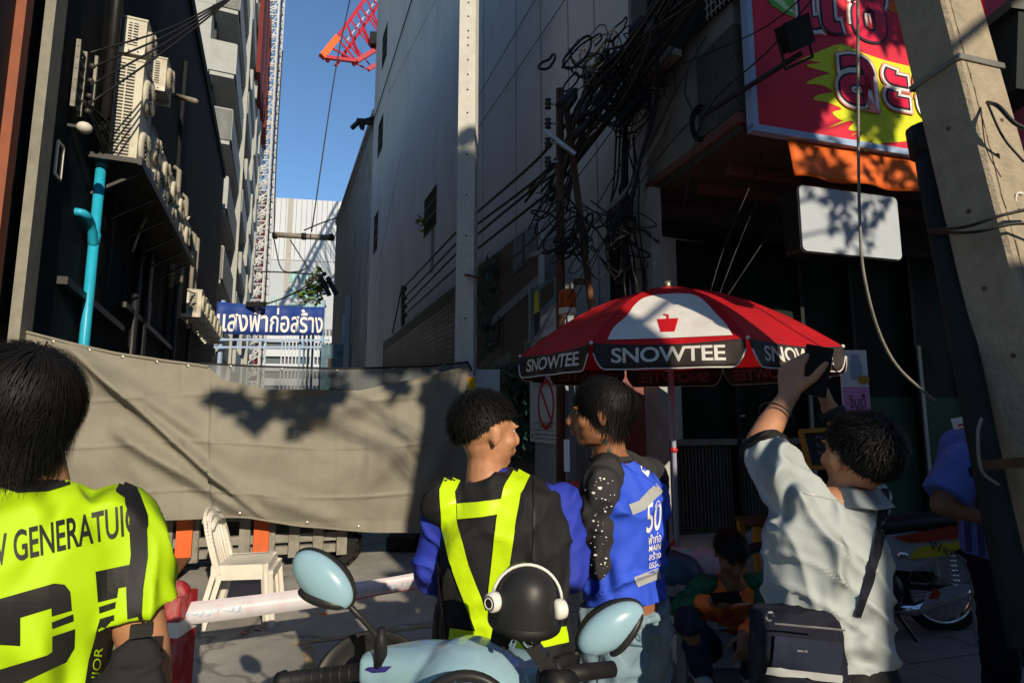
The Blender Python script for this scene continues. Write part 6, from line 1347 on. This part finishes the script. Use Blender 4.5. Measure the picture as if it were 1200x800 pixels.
_, bP = p.garment('shirt', 'pale_shirt', spec=[(a, b*.98, c*1.0) for a, b, c in SHIRT if a > .45], sleeves=(.75, .86), sl_r=(.080, .074), wr=gath, voxel=.007)
col_ = [p.J['neck']+V((cos(t)*.075, sin(t)*.072, .018-.018*sin(t+R(22)))) for t in [k*2*pi/28 for k in range(29)]]; cb = MB()
nk_ = p.J['neck']
def colr(i, j): t = i*2*pi; r_ = .062+.034*(1-j); return nk_+p.rx*cos(t)*r_*1.08+p.fy*sin(t)*r_+V((0, 0, -.034+.046*j-.016*sin(t)+.003*sin(t*5)))
cb.grid(colr, 48, 4, skirt=(0, 0, -.004))
cb.build('collar', 'pale_shirt', p.t, True)
for pth_ in ([(942, 577), (980, 586), (1030, 594), (1046, 592)], [(887, 545), (886, 565), (893, 588)]): vs, fs = strip2d(pth_, [1.3]*len(pth_), 4); sub('seam', pdrape(vs, fs, bP, .002), 'reflective', p.t)
q = p.J['sL'].lerp(p.J['eL'], .87); q2 = p.J['sL'].lerp(p.J['eL'], .97); sub('inner_sleeve', MB().tube([q, q2], [.070, .062], 20), 'black_cloth', p.t, True)
q = p.J['eL'].lerp(p.J['wL'], .55); ax_ = (p.J['wL']-p.J['eL']).normalized(); sub('bracelet', MB().lathe([(.047, -.003), (.051, 0), (.047, .003)], q, ax_.to_track_quat('Z', 'Y').to_matrix(), 24), 'black_rubber', p.t, True)
q = p.J['eR'].lerp(p.J['wR'], .85); ax_ = (p.J['wR']-p.J['eR']).normalized(); sub('wristwatch', MB().lathe([(.036, -.014), (.040, 0), (.036, .014)], q, ax_.to_track_quat('Z', 'Y').to_matrix(), 24), 'black_rubber', p.t, True)
p.trousers('black_cloth', top=.75)
ph = thing('smartphone', 'black phone held up high in both hands', 'phone', PX(957, 430, 1.78)); rP = Euler((R(-14), R(14), R(-20))).to_matrix(); c = PX(956, 434, 1.70)
sub('case', MB().box(c, (.075, .011, .155), rP), 'phone_black', ph); sub('camera_bump', MB().box(c+rP @ V((.015, .008, .05)), (.03, .006, .03), rP), 'black_rubber', ph); sub('screen', MB().box(c+rP @ V((0, -.0065, 0)), (.064, .002, .142), rP), 'phone_black', ph)
sbg = thing('shoulder_bag', 'dark navy canvas shoulder bag with a grey reflective stripe at the hip', 'bag', PX(948, 800, 1.3)); Fb = Frame(PX(900, 760, 1.36).x, 1.36, 1, .12, 1)
wB = PX(1000, 760, 1.39).x-PX(900, 760, 1.36).x; zt_ = PX(950, 722, 1.36).z; sh = MB().loft([(Fb.pt(wB/2, -.06, zt_-.30), wB/2*.96, .055, Fb.u, Fb.n), (Fb.pt(wB/2, -.06, zt_-.15), wB/2, .06, Fb.u, Fb.n), (Fb.pt(wB/2, -.06, zt_-.02), wB/2*.97, .05, Fb.u, Fb.n), (Fb.pt(wB/2, -.06, zt_), wB/2*.9, .035, Fb.u, Fb.n)], 32, 4.5)
o = fuse(sh, .007, 2, .5, wrinkle(.004, 15)); o.build('body_pouch', 'navy_cloth', sbg, True); bB = bvh_of(o)
vs, fs = ppoly([(908, 744), (986, 752), (984, 792), (904, 783)], 5); sub('front_flap', pdrape(vs, fs, bB, .008), 'dark_denim', sbg, True); vs, fs = ppoly([(901, 780), (985, 790), (985, 799), (899, 789)], 5); sub('reflective_stripe', pdrape(vs, fs, bB, .011), 'reflective', sbg, True)
vs, fs = ptext('nanu ok', (939, 761), (1, .06), (0, -1), 12, 3, 4); sub('printed_label', pdrape(vs, fs, bB, .010), 'reflective', sbg)
vs, fs = strip2d([(1036, 572), (1036, 590), (1030, 630), (1018, 680), (1004, 722)], [9, 10, 11, 10, 8], 4); sub('strap', pdrape(vs, fs, bP, .006), 'navy_cloth', sbg, True)
sub('strap_ring', MB().lathe([(.008, -.002), (.012, 0), (.008, .002)], PX(903, 722, 1.35), Matrix.Rotation(R(90), 3, 'X'), 12), 'chrome', sbg); sub('zip_line', MB().bar(PX(908, 730, 1.3), PX(990, 738, 1.3), .003), 'chrome', sbg)
# ---------------------------------------------------------------- seated man
SJ = dict(pelvis=PX(850, 758, 3.52), waist=PX(851, 728, 3.46), chest=PX(853, 700, 3.38), neck=PX(856, 676, 3.28), head=PX(856, 648, 3.22), sR=PX(822, 686, 3.34), sL=PX(892, 684, 3.34), eR=PX(800, 712, 3.22), eL=PX(898, 724, 3.22), wR=PX(832, 705, 3.05), wL=PX(872, 742, 3.02), hR=PX(834, 762, 3.46), hL=PX(868, 762, 3.46), kR=PX(806, 728, 3.05), kL=PX(898, 735, 3.05), aR=PX(822, 783, 3.12), aL=PX(880, 785, 3.12))
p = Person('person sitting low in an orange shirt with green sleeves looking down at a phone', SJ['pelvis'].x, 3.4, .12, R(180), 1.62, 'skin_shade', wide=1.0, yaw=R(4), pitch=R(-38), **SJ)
p.body({'R': dict(fd=(.8, -.5, -.05), bn=(-.2, -.5, -.85), curl=(.6, .6, .4), s=.95), 'L': dict(fd=(-.2, -.15, -1), bn=(.3, -1, 0), curl=(.2, .25, .2), s=.95, spread=.14)}, voxel=.006); p.eyes(); hairdo(p.J['head'], p.HR, p.k, p.t, .045, 1800, 15, -.0, .55, 1.03, wild=.18, wid=.002)
_, bO = p.garment('shirt', 'orange_cloth', sleeves=(0, 0), wr=wrinkle(.008, 9, seed=9), spec=[(a, b, c) for a, b, c in SHIRT if a > -.5])
for e in 'RL':
    J = p.J; limb_cloth(p, 'sleeve', 'green_cloth', [J['neck'].lerp(J['s'+e], .62), J['s'+e], J['s'+e].lerp(J['e'+e], .5), J['e'+e], J['e'+e].lerp(J['w'+e], .62)], [.05, .068, .066, .062, .05]); limb_cloth(p, 'cuff', 'orange_cloth', [J['e'+e].lerp(J['w'+e], .62), J['e'+e].lerp(J['w'+e], .9)], [.049, .042])
vs, fs = ptext('เอ๊ะ', (862, 694), (1, -.05), (0, -1), 12, 9, 5); sub('printed_lettering', pdrape(vs, fs, bO, .004), 'print_white', p.t); vs, fs = ptext('construction', (866, 707), (1, -.1), (0, -1), 26, 3, 5); sub('printed_lettering', pdrape(vs, fs, bO, .004), 'print_white', p.t)
p.footdir = V((.0, -1, 0)); p.trousers('dark_denim', r=(.085, .075, .06), shoes='grey_shoe')
ph = thing('smartphone', 'black phone in the hand of the seated orange shirt person', 'phone', PX(851, 700, 2.98)); rP = Euler((R(35), R(12), R(-10))).to_matrix(); c = PX(851, 700, 2.97)
sub('case', MB().box(c, (.07, .012, .14), rP @ Matrix.Rotation(R(60), 3, 'Y')), 'phone_black', ph); sub('screen', MB().box(c+V((0, .008, 0)), (.06, .003, .12), rP @ Matrix.Rotation(R(60), 3, 'Y')), 'phone_black', ph)
blk = thing('seat_block', 'white foam box used as a low seat under the person in orange', 'box', PX(850, 790, 3.5)); c = PX(855, 785, 3.5)
sub('box', MB().box((c.x, 3.52, .25), (.62, .34, .26)), 'ice_white', blk); sub('lid', MB().box((c.x, 3.52, .39), (.66, .38, .035)), 'ice_white', blk)
# ---------------------------------------------------------------- person behind the near pole
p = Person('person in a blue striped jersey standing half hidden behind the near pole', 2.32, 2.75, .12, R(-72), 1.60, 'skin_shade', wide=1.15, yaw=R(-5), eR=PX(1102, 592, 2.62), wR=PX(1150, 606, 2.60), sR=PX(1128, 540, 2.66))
p.body({}, voxel=.008); p.eyes(); hairdo(p.J['head'], p.HR, p.k, p.t, .05, 1500, 21, -.05, .6, 1.03, wid=.002)
_, bF = p.garment('jersey', 'jersey_blue', sleeves=(.8, .8), sl_r=(.09, .095), grow=.01, wr=wrinkle(.007, 7, seed=12))
for x in (1132, 1147, 1162): vs, fs = strip2d([(x-3, 560), (x+2, 620), (x+6, 693)], [7, 7, 7], 5); sub('printed_stripe', pdrape(vs, fs, bF, .003), 'jersey_blue_dark', p.t, True)
vs, fs = ppoly([(1134, 548), (1140, 545), (1146, 550), (1144, 560), (1137, 558)], 4); sub('printed_emblem', pdrape(vs, fs, bF, .004), 'black_cloth', p.t)
p.trousers('navy_cloth', r=(.11, .09, .07))
fl_ = random.Random(9)
for k, (x_, y_) in enumerate(((302, 738), (286, 742), (449, 748), (455, 741), (380, 720), (330, 668), (520, 700))):
    g_ = PG(x_, y_); a_ = fl_.uniform(0, 6); d_ = V((cos(a_), sin(a_), .1))*.035; e_ = V((-sin(a_), cos(a_), .2))*.016; tag(MB().add([g_-d_+V((0, 0, .008)), g_+e_+V((0, 0, .012)), g_+d_+V((0, 0, .006)), g_-e_+V((0, 0, .005))], [(0, 1, 2, 3)]).build('fallen_leaf', 'orange_fabric'), 'small dry orange leaf lying on the sunlit ground', 'leaf', 'dry orange leaves on the ground')
# ================================================================ SCOOTER (foreground)
so_ = thing('scooter', 'pale blue retro scooter in the foreground facing the camera', 'scooter', (-.1, 1.35, 0))
def ell(c, r, m, nm, rot=None, sm=True): return sub(nm, MB().ball(c, r, rot, 28, 18), m, so_, sm)
hc = PX(548, 838, 1.16)
hs = MB(); hs.ball(hc+V((0, .06, 0)), (.125, .13, .115)); hs.loft([(hc+V((-.235, .12, .035)), .024, .028, V((0, 1, 0)), V((0, 0, 1))), (hc+V((-.19, .12, .03)), .042, .044, V((0, 1, 0)), V((0, 0, 1))), (hc+V((-.10, .10, .02)), .075, .07, V((0, 1, 0)), V((0, 0, 1))), (hc+V((0, .08, .0)), .10, .09, V((0, 1, 0)), V((0, 0, 1))), (hc+V((.10, .10, .01)), .075, .06, V((0, 1, 0)), V((0, 0, 1))), (hc+V((.17, .12, .02)), .04, .036, V((0, 1, 0)), V((0, 0, 1)))], 28, 3)
sub('handlebar_cover', fuse(hs, .006, 10, .6), 'scooter_blue', so_, True)
rx90 = Matrix.Rotation(R(90), 3, 'X'); rl = Matrix.Rotation(R(84), 3, 'X')
hl = sub('headlight', MB().lathe([(.078, .055), (.102, .075), (.104, .085), (.096, .092), (.088, .09), (.084, .07)], hc, rl, 40), 'matte_black', so_, True)
sub('chrome_ring', MB().lathe([(.083, .078), (.086, .086), (.080, .086), (.076, .07)], hc, rl, 40), 'chrome', hl, True); sub('lens', MB().lathe([(.078, .074), (.05, .088), (.0, .094)], hc, rl, 32), 'lens', hl, True)
for k in range(9): a = pi*(.08+.84*k/8); c = hc+rl @ V((.066*cos(a), -.066*sin(a)*-1, .088)); sub('reflector', MB().ball(c, .008, nu=8, nv=6), 'chrome', hl, True)
g0 = hc+V((-.215, .12, .03)); g1 = PX(325, 798, 1.30); gd = (g1-g0).normalized(); sub('grip', MB().tube([g0, g0+gd*.012, g0+gd*.016, g1-gd*.02, g1-gd*.016, g1], [.019, .021, .017, .017, .021, .018], 16), 'black_rubber', so_, True)
for k in range(7): q = g0.lerp(g1, .2+k*.1); sub('grip_ring', MB().lathe([(.0165, -.003), (.0185, 0), (.0165, .003)], q, gd.to_track_quat('Z', 'Y').to_matrix(), 14), 'matte_black', so_, True)
g0r = hc+V((.165, .12, .02)); g1r = hc+V((.31, .2, .0)); sub('grip', MB().tube([g0r, g1r], .017, 14), 'black_rubber', so_, True)
sub('brake_lever', MB().tube([hc+V((-.16, .07, -.01)), hc+V((-.25, .05, -.02)), hc+V((-.36, .1, -.015))], .007, 8), 'chrome', so_, True)
def mirror(c, rot, w_, h_, stem, lab):
    m = sub('mirror', MB().ball(c, (w_, .028, h_), rot, 28, 18), 'scooter_blue', so_, True, lab)
    # black rim and glass on the rider's side
    rimm = MB().ball(c+rot @ V((0, .010, 0)), (w_*1.05, .024, h_*1.07), rot, 32, 16); sub('mirror_rim', rimm, 'matte_black', m, True)
    sub('mirror_glass', MB().lathe([(0, 0), (1, 0)], c+rot @ V((0, .035, 0)), rot @ rx90 @ Matrix.Diagonal((w_*.85, h_*.85, 1)), 28), 'chrome', m); sub('stem', MB().tube(stem, .0062, 10), 'matte_black', m, True); sub('mirror_foot', MB().ball(stem[0].lerp(c, .3), (.016, .014, .013)), 'matte_black', m, True)
    b = stem[-1]; sub('stem_boot', MB().tube([stem[-1]+V((0, 0, -.02)), stem[-1]+V((0, 0, .03)), stem[-1]+V((-.0, 0, .055))], [.014, .013, .008], 12), 'black_rubber', m, True)
    ch_ = MB().ball(c+rot @ V((w_*.30, -.001, -h_*.62)), (w_*.72, .0265, h_*.36), rot @ Matrix.Rotation(R(-24 if w_ > 0 else 24), 3, 'Y'), 24, 12); sub('mirror_chin', ch_, 'matte_black', m, True)
c = PX(378, 679, 1.22); rot = Euler((R(4), R(38), R(-6))).to_matrix(); mirror(c, rot, .077, .043, [PX(400, 700, 1.22), PX(425, 725, 1.24), PX(443, 745, 1.25), PX(446, 768, 1.25)], 'left mirror with pale blue shell')
c = PX(716, 735, 1.16); rot = Euler((R(4), R(-28), R(8))).to_matrix(); mirror(c, rot, .073, .038, [PX(692, 752, 1.16), PX(665, 772, 1.17), PX(650, 783, 1.17), PX(636, 812, 1.17)], 'right mirror with scratched pale blue shell')
# instrument hood behind the left grip
hd_ = sub('dash_hood', MB().lathe([(.0, -.01), (.085, -.005), (.115, .03), (.125, .055), (.118, .06), (.105, .03), (.07, .012), (0, .01)], PX(440, 800, 1.42), Matrix.Rotation(R(64), 3, 'X') @ Matrix.Diagonal((1.05, .85, 1)), 36), 'matte_black', so_, True, 'black hooded rim behind the left grip')
sub('hood_dish', MB().ball(PX(440, 806, 1.45), (.10, .03, .07)), 'black_rubber', so_, True)
def flat(c, r, u, w_, h_, m, nm, par): r = V(r).normalized(); u = V(u).normalized(); return sub(nm, MB().add([c-r*w_/2-u*h_/2, c+r*w_/2-u*h_/2, c+r*w_*.55+u*h_/2, c-r*w_*.35+u*h_/2], [(0, 1, 2, 3)]), m, par)
bcv = None
stk = MB()
vs, fs = ppoly([(427, 784), (432, 781), (460, 780), (452, 787), (437, 788)], 5)
hsb = None
# body of the scooter below the bar
sub('leg_shield', fuse(MB().loft([(V((-.09, 1.36, .30)), .19, .04, V((1, 0, 0)), V((0, 1, 0))), (V((-.09, 1.32, .55)), .24, .05, V((1, 0, 0)), V((0, 1, 0))), (V((-.09, 1.29, .8)), .2, .06, V((1, 0, 0)), V((0, 1, 0))), (V((-.09, 1.27, .95)), .08, .06, V((1, 0, 0)), V((0, 1, 0)))], 32, 3), .012, 4), 'scooter_blue', so_, True)
sub('fender', MB().ball((-.09, 1.12, .33), (.09, .24, .12)), 'scooter_blue', so_, True)
for yy, nm in ((1.1, 'wheel'), (2.3, 'wheel')):
    if yy > 2: continue
    wl = sub(nm, MB().lathe([(.14, -.045), (.2, -.045), (.225, 0), (.2, .045), (.14, .045)], (-.09, yy, .225), Matrix.Rotation(R(90), 3, 'Y'), 28), 'black_rubber', so_, True); sub('rim', MB().lathe([(.0, -.03), (.14, -.03), (.14, .03), (0, .03)], (-.09, yy, .225), Matrix.Rotation(R(90), 3, 'Y'), 24), 'chrome', wl, True)
sub('seat', fuse(MB().loft([(V((-.12, 1.5, .62)), .1, .05, V((1, 0, 0)), V((0, 0, 1))), (V((-.12, 1.62, .66)), .13, .06, V((1, 0, 0)), V((0, 0, 1))), (V((-.12, 1.9, .68)), .13, .06, V((1, 0, 0)), V((0, 0, 1)))], 24), .012, 3), 'black_rubber', so_, True); sub('floorboard', MB().box((-.1, 1.45, .3), (.3, .2, .05)), 'black_rubber', so_)
# phone mount with a toy sized helmet
mt = thing('phone_mount', 'black jointed bracket rising from the scooter bar to the small helmet', 'mount', PX(650, 790, 1.12))
sub('arm', MB().bar(PX(655, 803, 1.12), PX(636, 770, 1.12), .026, .03).bar(PX(638, 775, 1.12), PX(614, 742, 1.12), .022, .026), 'matte_black', mt); sub('joint', MB().tube([PX(645, 800, 1.08), PX(668, 800, 1.12)], .022, 12).tube([PX(655, 800, 1.12), PX(650, 778, 1.14), PX(672, 770, 1.16)], [.02, .016, .012], 12), 'black_rubber', mt, True); sub('ball_joint', MB().ball(PX(612, 738, 1.12), .017), 'matte_black', mt, True)
mh = thing('mini_helmet', 'small matte black helmet with white headphones fixed on the scooter', 'helmet', PX(617, 735, 1.13)); c = PX(617, 702, 1.14); rh = Euler((R(8), R(6), 0)).to_matrix() @ Matrix.Diagonal((.93, .93, .93))
prf = [(.0, .074), (.025, .070), (.045, .058), (.058, .041), (.066, .018), (.070, -.005), (.073, -.03), (.074, -.045), (.069, -.044), (.060, 0), (.045, .05), (0, .06)]
sub('shell', MB().lathe(prf, c, rh, 36), 'matte_black', mh, True); sub('edge_band', MB().lathe([(.0735, -.028), (.0765, -.034), (.0760, -.046), (.071, -.046)], c, rh, 36), 'black_rubber', mh, True)
sub('strap_flap', MB().prism([c+rh @ V((x, .01, z)) for x, z in ((-.06, -.03), (-.02, -.03), (-.005, -.09), (-.03, -.115), (-.065, -.10))], V((0, .01, 0))), 'black_cloth', mh); sub('strap_flap', MB().prism([c+rh @ V((x, .03, z)) for x, z in ((.02, -.03), (.065, -.03), (.06, -.075), (.03, -.06))], V((0, .01, 0))), 'black_cloth', mh)
bk_ = sub('metal_bracket', MB().tube([c+rh @ V((-.022, -.045, -.075)), c+rh @ V((-.015, -.05, -.05)), c+rh @ V((.0, -.055, -.035)), c+rh @ V((.012, -.055, -.04))], .006, 8), 'chrome', mh, True); sub('metal_ring', MB().lathe([(.009, -.004), (.014, 0), (.009, .004)], c+rh @ V((.012, -.058, -.052)), rx90, 18).lathe([(.009, -.004), (.013, 0), (.009, .004)], c+rh @ V((.022, -.05, -.05)), rx90, 18), 'chrome', mh, True)
hp = thing('headphones', 'white toy headphones stretched over the small black helmet', 'headphones', c+V((0, 0, .08)))
bp_ = [c+rh @ V((-.070*cos(t)+0, -.022+.012*sin(t), .008+.068*sin(t))) for t in [pi*(.05+.9*k/16) for k in range(17)]]; sub('headband', MB().tube(bp_, .003, 10), 'gloss_white', hp, True)
for e in (-1, 1):
    cc_ = c+rh @ V((e*.066, -.034, .004)); ax_ = Euler((R(0), 0, R(48 if e < 0 else 20))).to_matrix() @ Matrix.Rotation(R(90), 3, 'Y'); cu = sub('ear_cup', MB().lathe([(0, -.013), (.014, -.013), (.0175, -.008), (.018, .0), (.016, .009), (.012, .012), (0, .013)], cc_, ax_, 28), 'gloss_white', hp, True)
    if e < 0:
        sub('cup_face', MB().lathe([(.0, -.0142), (.0135, -.0138)], cc_, ax_, 24), 'black_cloth', cu); sub('cup_ring', MB().lathe([(.008, -.0147), (.0095, -.0155), (.011, -.0147)], cc_, ax_, 24), 'gloss_white', cu)
# sticker on the bar cover
o_ = [x for x in so_.children if x.name.startswith('handlebar_cover')][0]; bH = BVHTree.FromPolygons([v.co+ORG[so_.name] for v in o_.data.vertices], [tuple(q.vertices) for q in o_.data.polygons])
sub('sticker', pdrape(vs, fs, bH, .002), 'sticker_blue', so_)
# ================================================================ PARKED MOTORBIKE
mo = thing('motorbike', 'parked red and silver small motorbike with yellow flash and chrome exhaust', 'motorbike', (2.3, 3.75, .14)); RW = PG(1108, 741, .14); RW.z = .14
FM = Frame(RW.x, RW.y, -1, -.06, 1); FM.n = V((FM.u.y, -FM.u.x, 0)); FM.n = FM.n if FM.n.y < 0 else -FM.n
def mp(u, z, n=0): return FM.pt(u, n, .14+z)
rotw = Matrix((FM.u, V((0, 0, 1)), FM.n)).transposed()
for u_ in (0, 1.2):
    wl = sub('wheel', MB().lathe([(.235, -.02), (.262, -.032), (.288, -.02), (.294, 0), (.288, .02), (.262, .032), (.235, .02)], mp(u_, .295), rotw, 36), 'black_rubber', mo, True); sub('rim', MB().lathe([(.225, -.018), (.24, -.02), (.24, .02), (.225, .018), (.225, -.018)], mp(u_, .295), rotw, 36), 'chrome', wl, True); sub('hub', MB().lathe([(0, -.04), (.05, -.04), (.05, .04), (0, .04)], mp(u_, .295), rotw, 16), 'grey_steel', wl, True)
    sp = MB()
    for k in range(18): a = k*2*pi/18; b = a+.5; sp.bar(mp(u_, .295)+rotw @ V((.05*cos(a), .05*sin(a), .02)), mp(u_, .295)+rotw @ V((.228*cos(b), .228*sin(b), 0)), .004)
    sub('spokes', sp, 'steel_band', wl)
fz = lambda L, n0, th, m, nm, par=None: sub(nm, MB().prism([mp(u, z, n0) for u, z in L], FM.n*th), m, par or mo)
sub('seat', fuse(MB().loft([(mp(-.22, .72), .09, .03, FM.n, V((0, 0, 1))), (mp(-.05, .72), .12, .045, FM.n, V((0, 0, 1))), (mp(.2, .70), .13, .05, FM.n, V((0, 0, 1))), (mp(.42, .67), .1, .05, FM.n, V((0, 0, 1)))], 20), .012, 3), 'black_rubber', mo, True)
pn = fz([(-.25, .66), (.0, .56), (.3, .42), (.5, .45), (.55, .6), (.3, .64), (.0, .68)], .08, .05, 'moto_silver', 'side_panel'); fz([(-.26, .67), (-.02, .62), (.3, .60), (.4, .63), (.0, .70)], .131, .012, 'moto_red', 'red_stripe', pn); fz([(-.16, .63), (.05, .52), (.3, .50), (.25, .565), (.0, .60)], .131, .014, 'moto_yellow', 'yellow_flash', pn)
text_on('lettering', 'Wave', mp(.08, .562, .150), -FM.u+V((0, 0, -.28)), (0, 0, 1), .2, .06, 'text_dark', pn)
sub('exhaust', MB().tube([mp(.55, .2, .1), mp(.3, .19, .13), mp(.1, .25, .14), mp(-.12, .33, .14)], [.02, .035, .045, .04], 14), 'chrome', mo, True); fz([(.28, .22), (.02, .28), (-.1, .36), (.1, .34), (.24, .30)], .17, .012, 'moto_silver', 'heat_shield'); fz([(.24, .27), (.18, .27), (.16, .31), (.2, .34)], .184, .004, 'moto_red', 'shield_sticker')
sub('engine', fuse(MB().box(mp(.55, .3), (.34, .2, .22)).ball(mp(.45, .3, .05), .13), .015, 2), 'black_metal', mo, True); sub('swing_arm', MB().bar(mp(0, .295, .07), mp(.4, .32, .07), .03), 'black_metal', mo); sub('chain_case', MB().bar(mp(0, .33, -.06), mp(.4, .35, -.06), .02, .07), 'black_metal', mo)
sh_ = MB(); [sh_.lathe([(.02, -.006), (.026, 0), (.02, .006)], mp(-.01+.02*k/8, .33+.03*k, .11), None, 10) for k in range(9)]; sub('shock_absorber', sh_, 'chrome', mo, True)
sub('kick_stand', MB().bar(mp(.42, .2, .1), mp(.33, .0, .2), .02), 'black_metal', mo); sub('foot_peg', MB().bar(mp(.45, .22, .08), mp(.45, .22, .2), .025), 'black_rubber', mo)
sub('fork', MB().bar(mp(1.2, .295, .06), mp(1.0, .85, .06), .035).bar(mp(1.2, .295, -.06), mp(1.0, .85, -.06), .035), 'grey_steel', mo); sub('front_panel', MB().prism([mp(.85, .35, -.1), mp(1.08, .5, -.1), mp(1.0, .9, -.1), mp(.85, .75, -.1)], FM.n*.2), 'moto_red', mo)
sub('handlebar', MB().tube([mp(.92, .95, -.32), mp(.98, .95, -.1), mp(.98, .95, .1), mp(.92, .95, .32)], .014, 8), 'chrome', mo, True); sub('rear_fender', MB().tube([mp(.1, .6), mp(-.15, .58), mp(-.33, .42)], [.05, .06, .04], 10), 'black_metal', mo, True); sub('tail_light', MB().ball(mp(-.3, .6), (.05, .06, .04)), 'moto_red', mo, True)
sub('lever_chrome', MB().ball(PX(1057, 650, 3.5), (.035, .02, .02)), 'chrome', mo, True)
# ================================================================ ACROSS THE STREET, BEHIND THE CAMERA: a tree, and unseen buildings added to shade the scene
def us(u_, s_, z=0): return V((u_*cos(SUN_AZ)-s_*sin(SUN_AZ), u_*sin(SUN_AZ)+s_*cos(SUN_AZ), z))
tE = tan(SUN_EL)
q = us(1.41, -5.0); FX = Frame(q.x, q.y, cos(SUN_AZ), sin(SUN_AZ), 1)
for F_, w_, h_, lb_ in ((us(-3.4, -9), -16, 17, 'tall unseen shophouse row added behind the viewpoint on the left to cut sky light'), (us(5.7, -9), 18, 17, 'tall unseen shophouse row added behind the viewpoint on the right to cut sky light')):
    Fz = Frame(F_.x, F_.y, cos(SUN_AZ), sin(SUN_AZ), 1); hz_ = thing('shophouse', lb_, 'building', F_); sub('wall', MB().fbox(Fz, min(0, w_), max(0, w_), 0, 8, 0, h_), 'stucco_old', hz_)  # unseen row, added to block ambient light from the sky
    for a_ in range(5):
        for b_ in range(4): c_ = (w_/5)*(a_+.5); sub('window', MB().fbox(Fz, c_-.8, c_+.8, -.03, -.001, 2+b_*3.8, 3.6+b_*3.8), 'shop_glass', hz_)
kb_ = thing('shade_building', 'low unseen plastered building added behind the viewpoint to shade the lower right', 'building', FX.pt(5, 2, 0))  # unseen building, added and shaped to keep sun off the lower right
hk_ = 2.35+5.0*tE; sub('wall', MB().fbox(FX, 0, 14, 0, 5, 0, hk_), 'stucco_old', kb_); sub('roof_slab', MB().fbox(FX, -.0, 14, -.05, 5.1, hk_, hk_+.12), 'raw_concrete', kb_)
sub('shade_storey', MB().fbox(FX, 2.42, 14, .02, 5, hk_+.12, hk_+1.55), 'stucco_old', kb_)  # extra height added so the shop front stays in shade
for k in range(4): w_ = sub('window', MB().fbox(FX, 1+k*3.2, 3+k*3.2, -.02, .0-.001, 1, 2.4), 'shop_glass', kb_)
tr_ = thing('street_tree', 'broad leafy street tree behind the viewpoint throwing dappled shade', 'tree', us(1.98, -4.0))
sub('trunk', MB().tube([us(1.85, -4, 0), us(1.85, -4, 2.5), us(1.9, -4, 4.6), us(1.98, -4, 5.9)], [.30, .27, .26, .2], 14), 'bark', tr_, True)
tr2 = random.Random(5); lm = MB()
CL = [(2.0, 5.0, .55, 300), (2.5, 4.9, .5, 260), (2.5, 5.8, .75, 520), (2.3, 6.7, .6, 300), (3.1, 5.6, .6, 260), (3.7, 5.9, .50, 300), (3.5, 6.6, .6, 320), (4.05, 6.3, .38, 200), (4.1, 7.1, .45, 150), (4.75, 5.25, .28, 60), (5.0, 6.2, .35, 50), (4.5, 5.6, .22, 45), (1.45, 4.75, .3, 130), (1.5, 4.3, .14, 14), (.70, 4.12, .20, 22), (.45, 4.2, .18, 20), (.2, 4.05, .16, 16), (.05, 4.18, .14, 12), (.85, 4.35, .22, 26), (-.15, 4.25, .10, 6), (.55, 3.9, .10, 5), (3.75, 5.25, .30, 110), (3.6, 5.1, .25, 80), (3.95, 5.15, .22, 60), (3.6, 5.6, .4, 150), (4.0, 5.8, .35, 130), (3.7, 6.3, .4, 130), (4.5, 4.3, .35, 16), (4.85, 4.75, .3, 14), (4.2, 4.75, .25, 20), (5.2, 4.6, .2, 10), (4.15, 5.45, .22, 60), (3.55, 4.65, .28, 90), (4.3, 6.0, .25, 60), (1.9, 4.2, .18, 50), (2.4, 3.9, .12, 14), (3.4, 4.75, .2, 40), (4.35, 4.55, .10, 14)]
for (u_, vz, r_, n_) in CL:
    s_ = -4+tr2.uniform(-.8, .8); c = us(u_, s_, vz-s_*tE); foliage(lm, c, (r_, r_, r_), int(n_*4), .21, tr2)
    b0 = us(2.0, -4, min(5.4, max(3.8, c.z-1))); sub('limb', MB().tube(spline([b0, b0.lerp(c, .5)+V((0, 0, .25)), c], 5), [(.03 if u_ > 1.8 else .012)*(1-.07*k) for k in range(11)], 7), 'bark', tr_, True)
lv = sub('crown', lm, 'leaf', tr_); lv['kind'] = 'stuff'
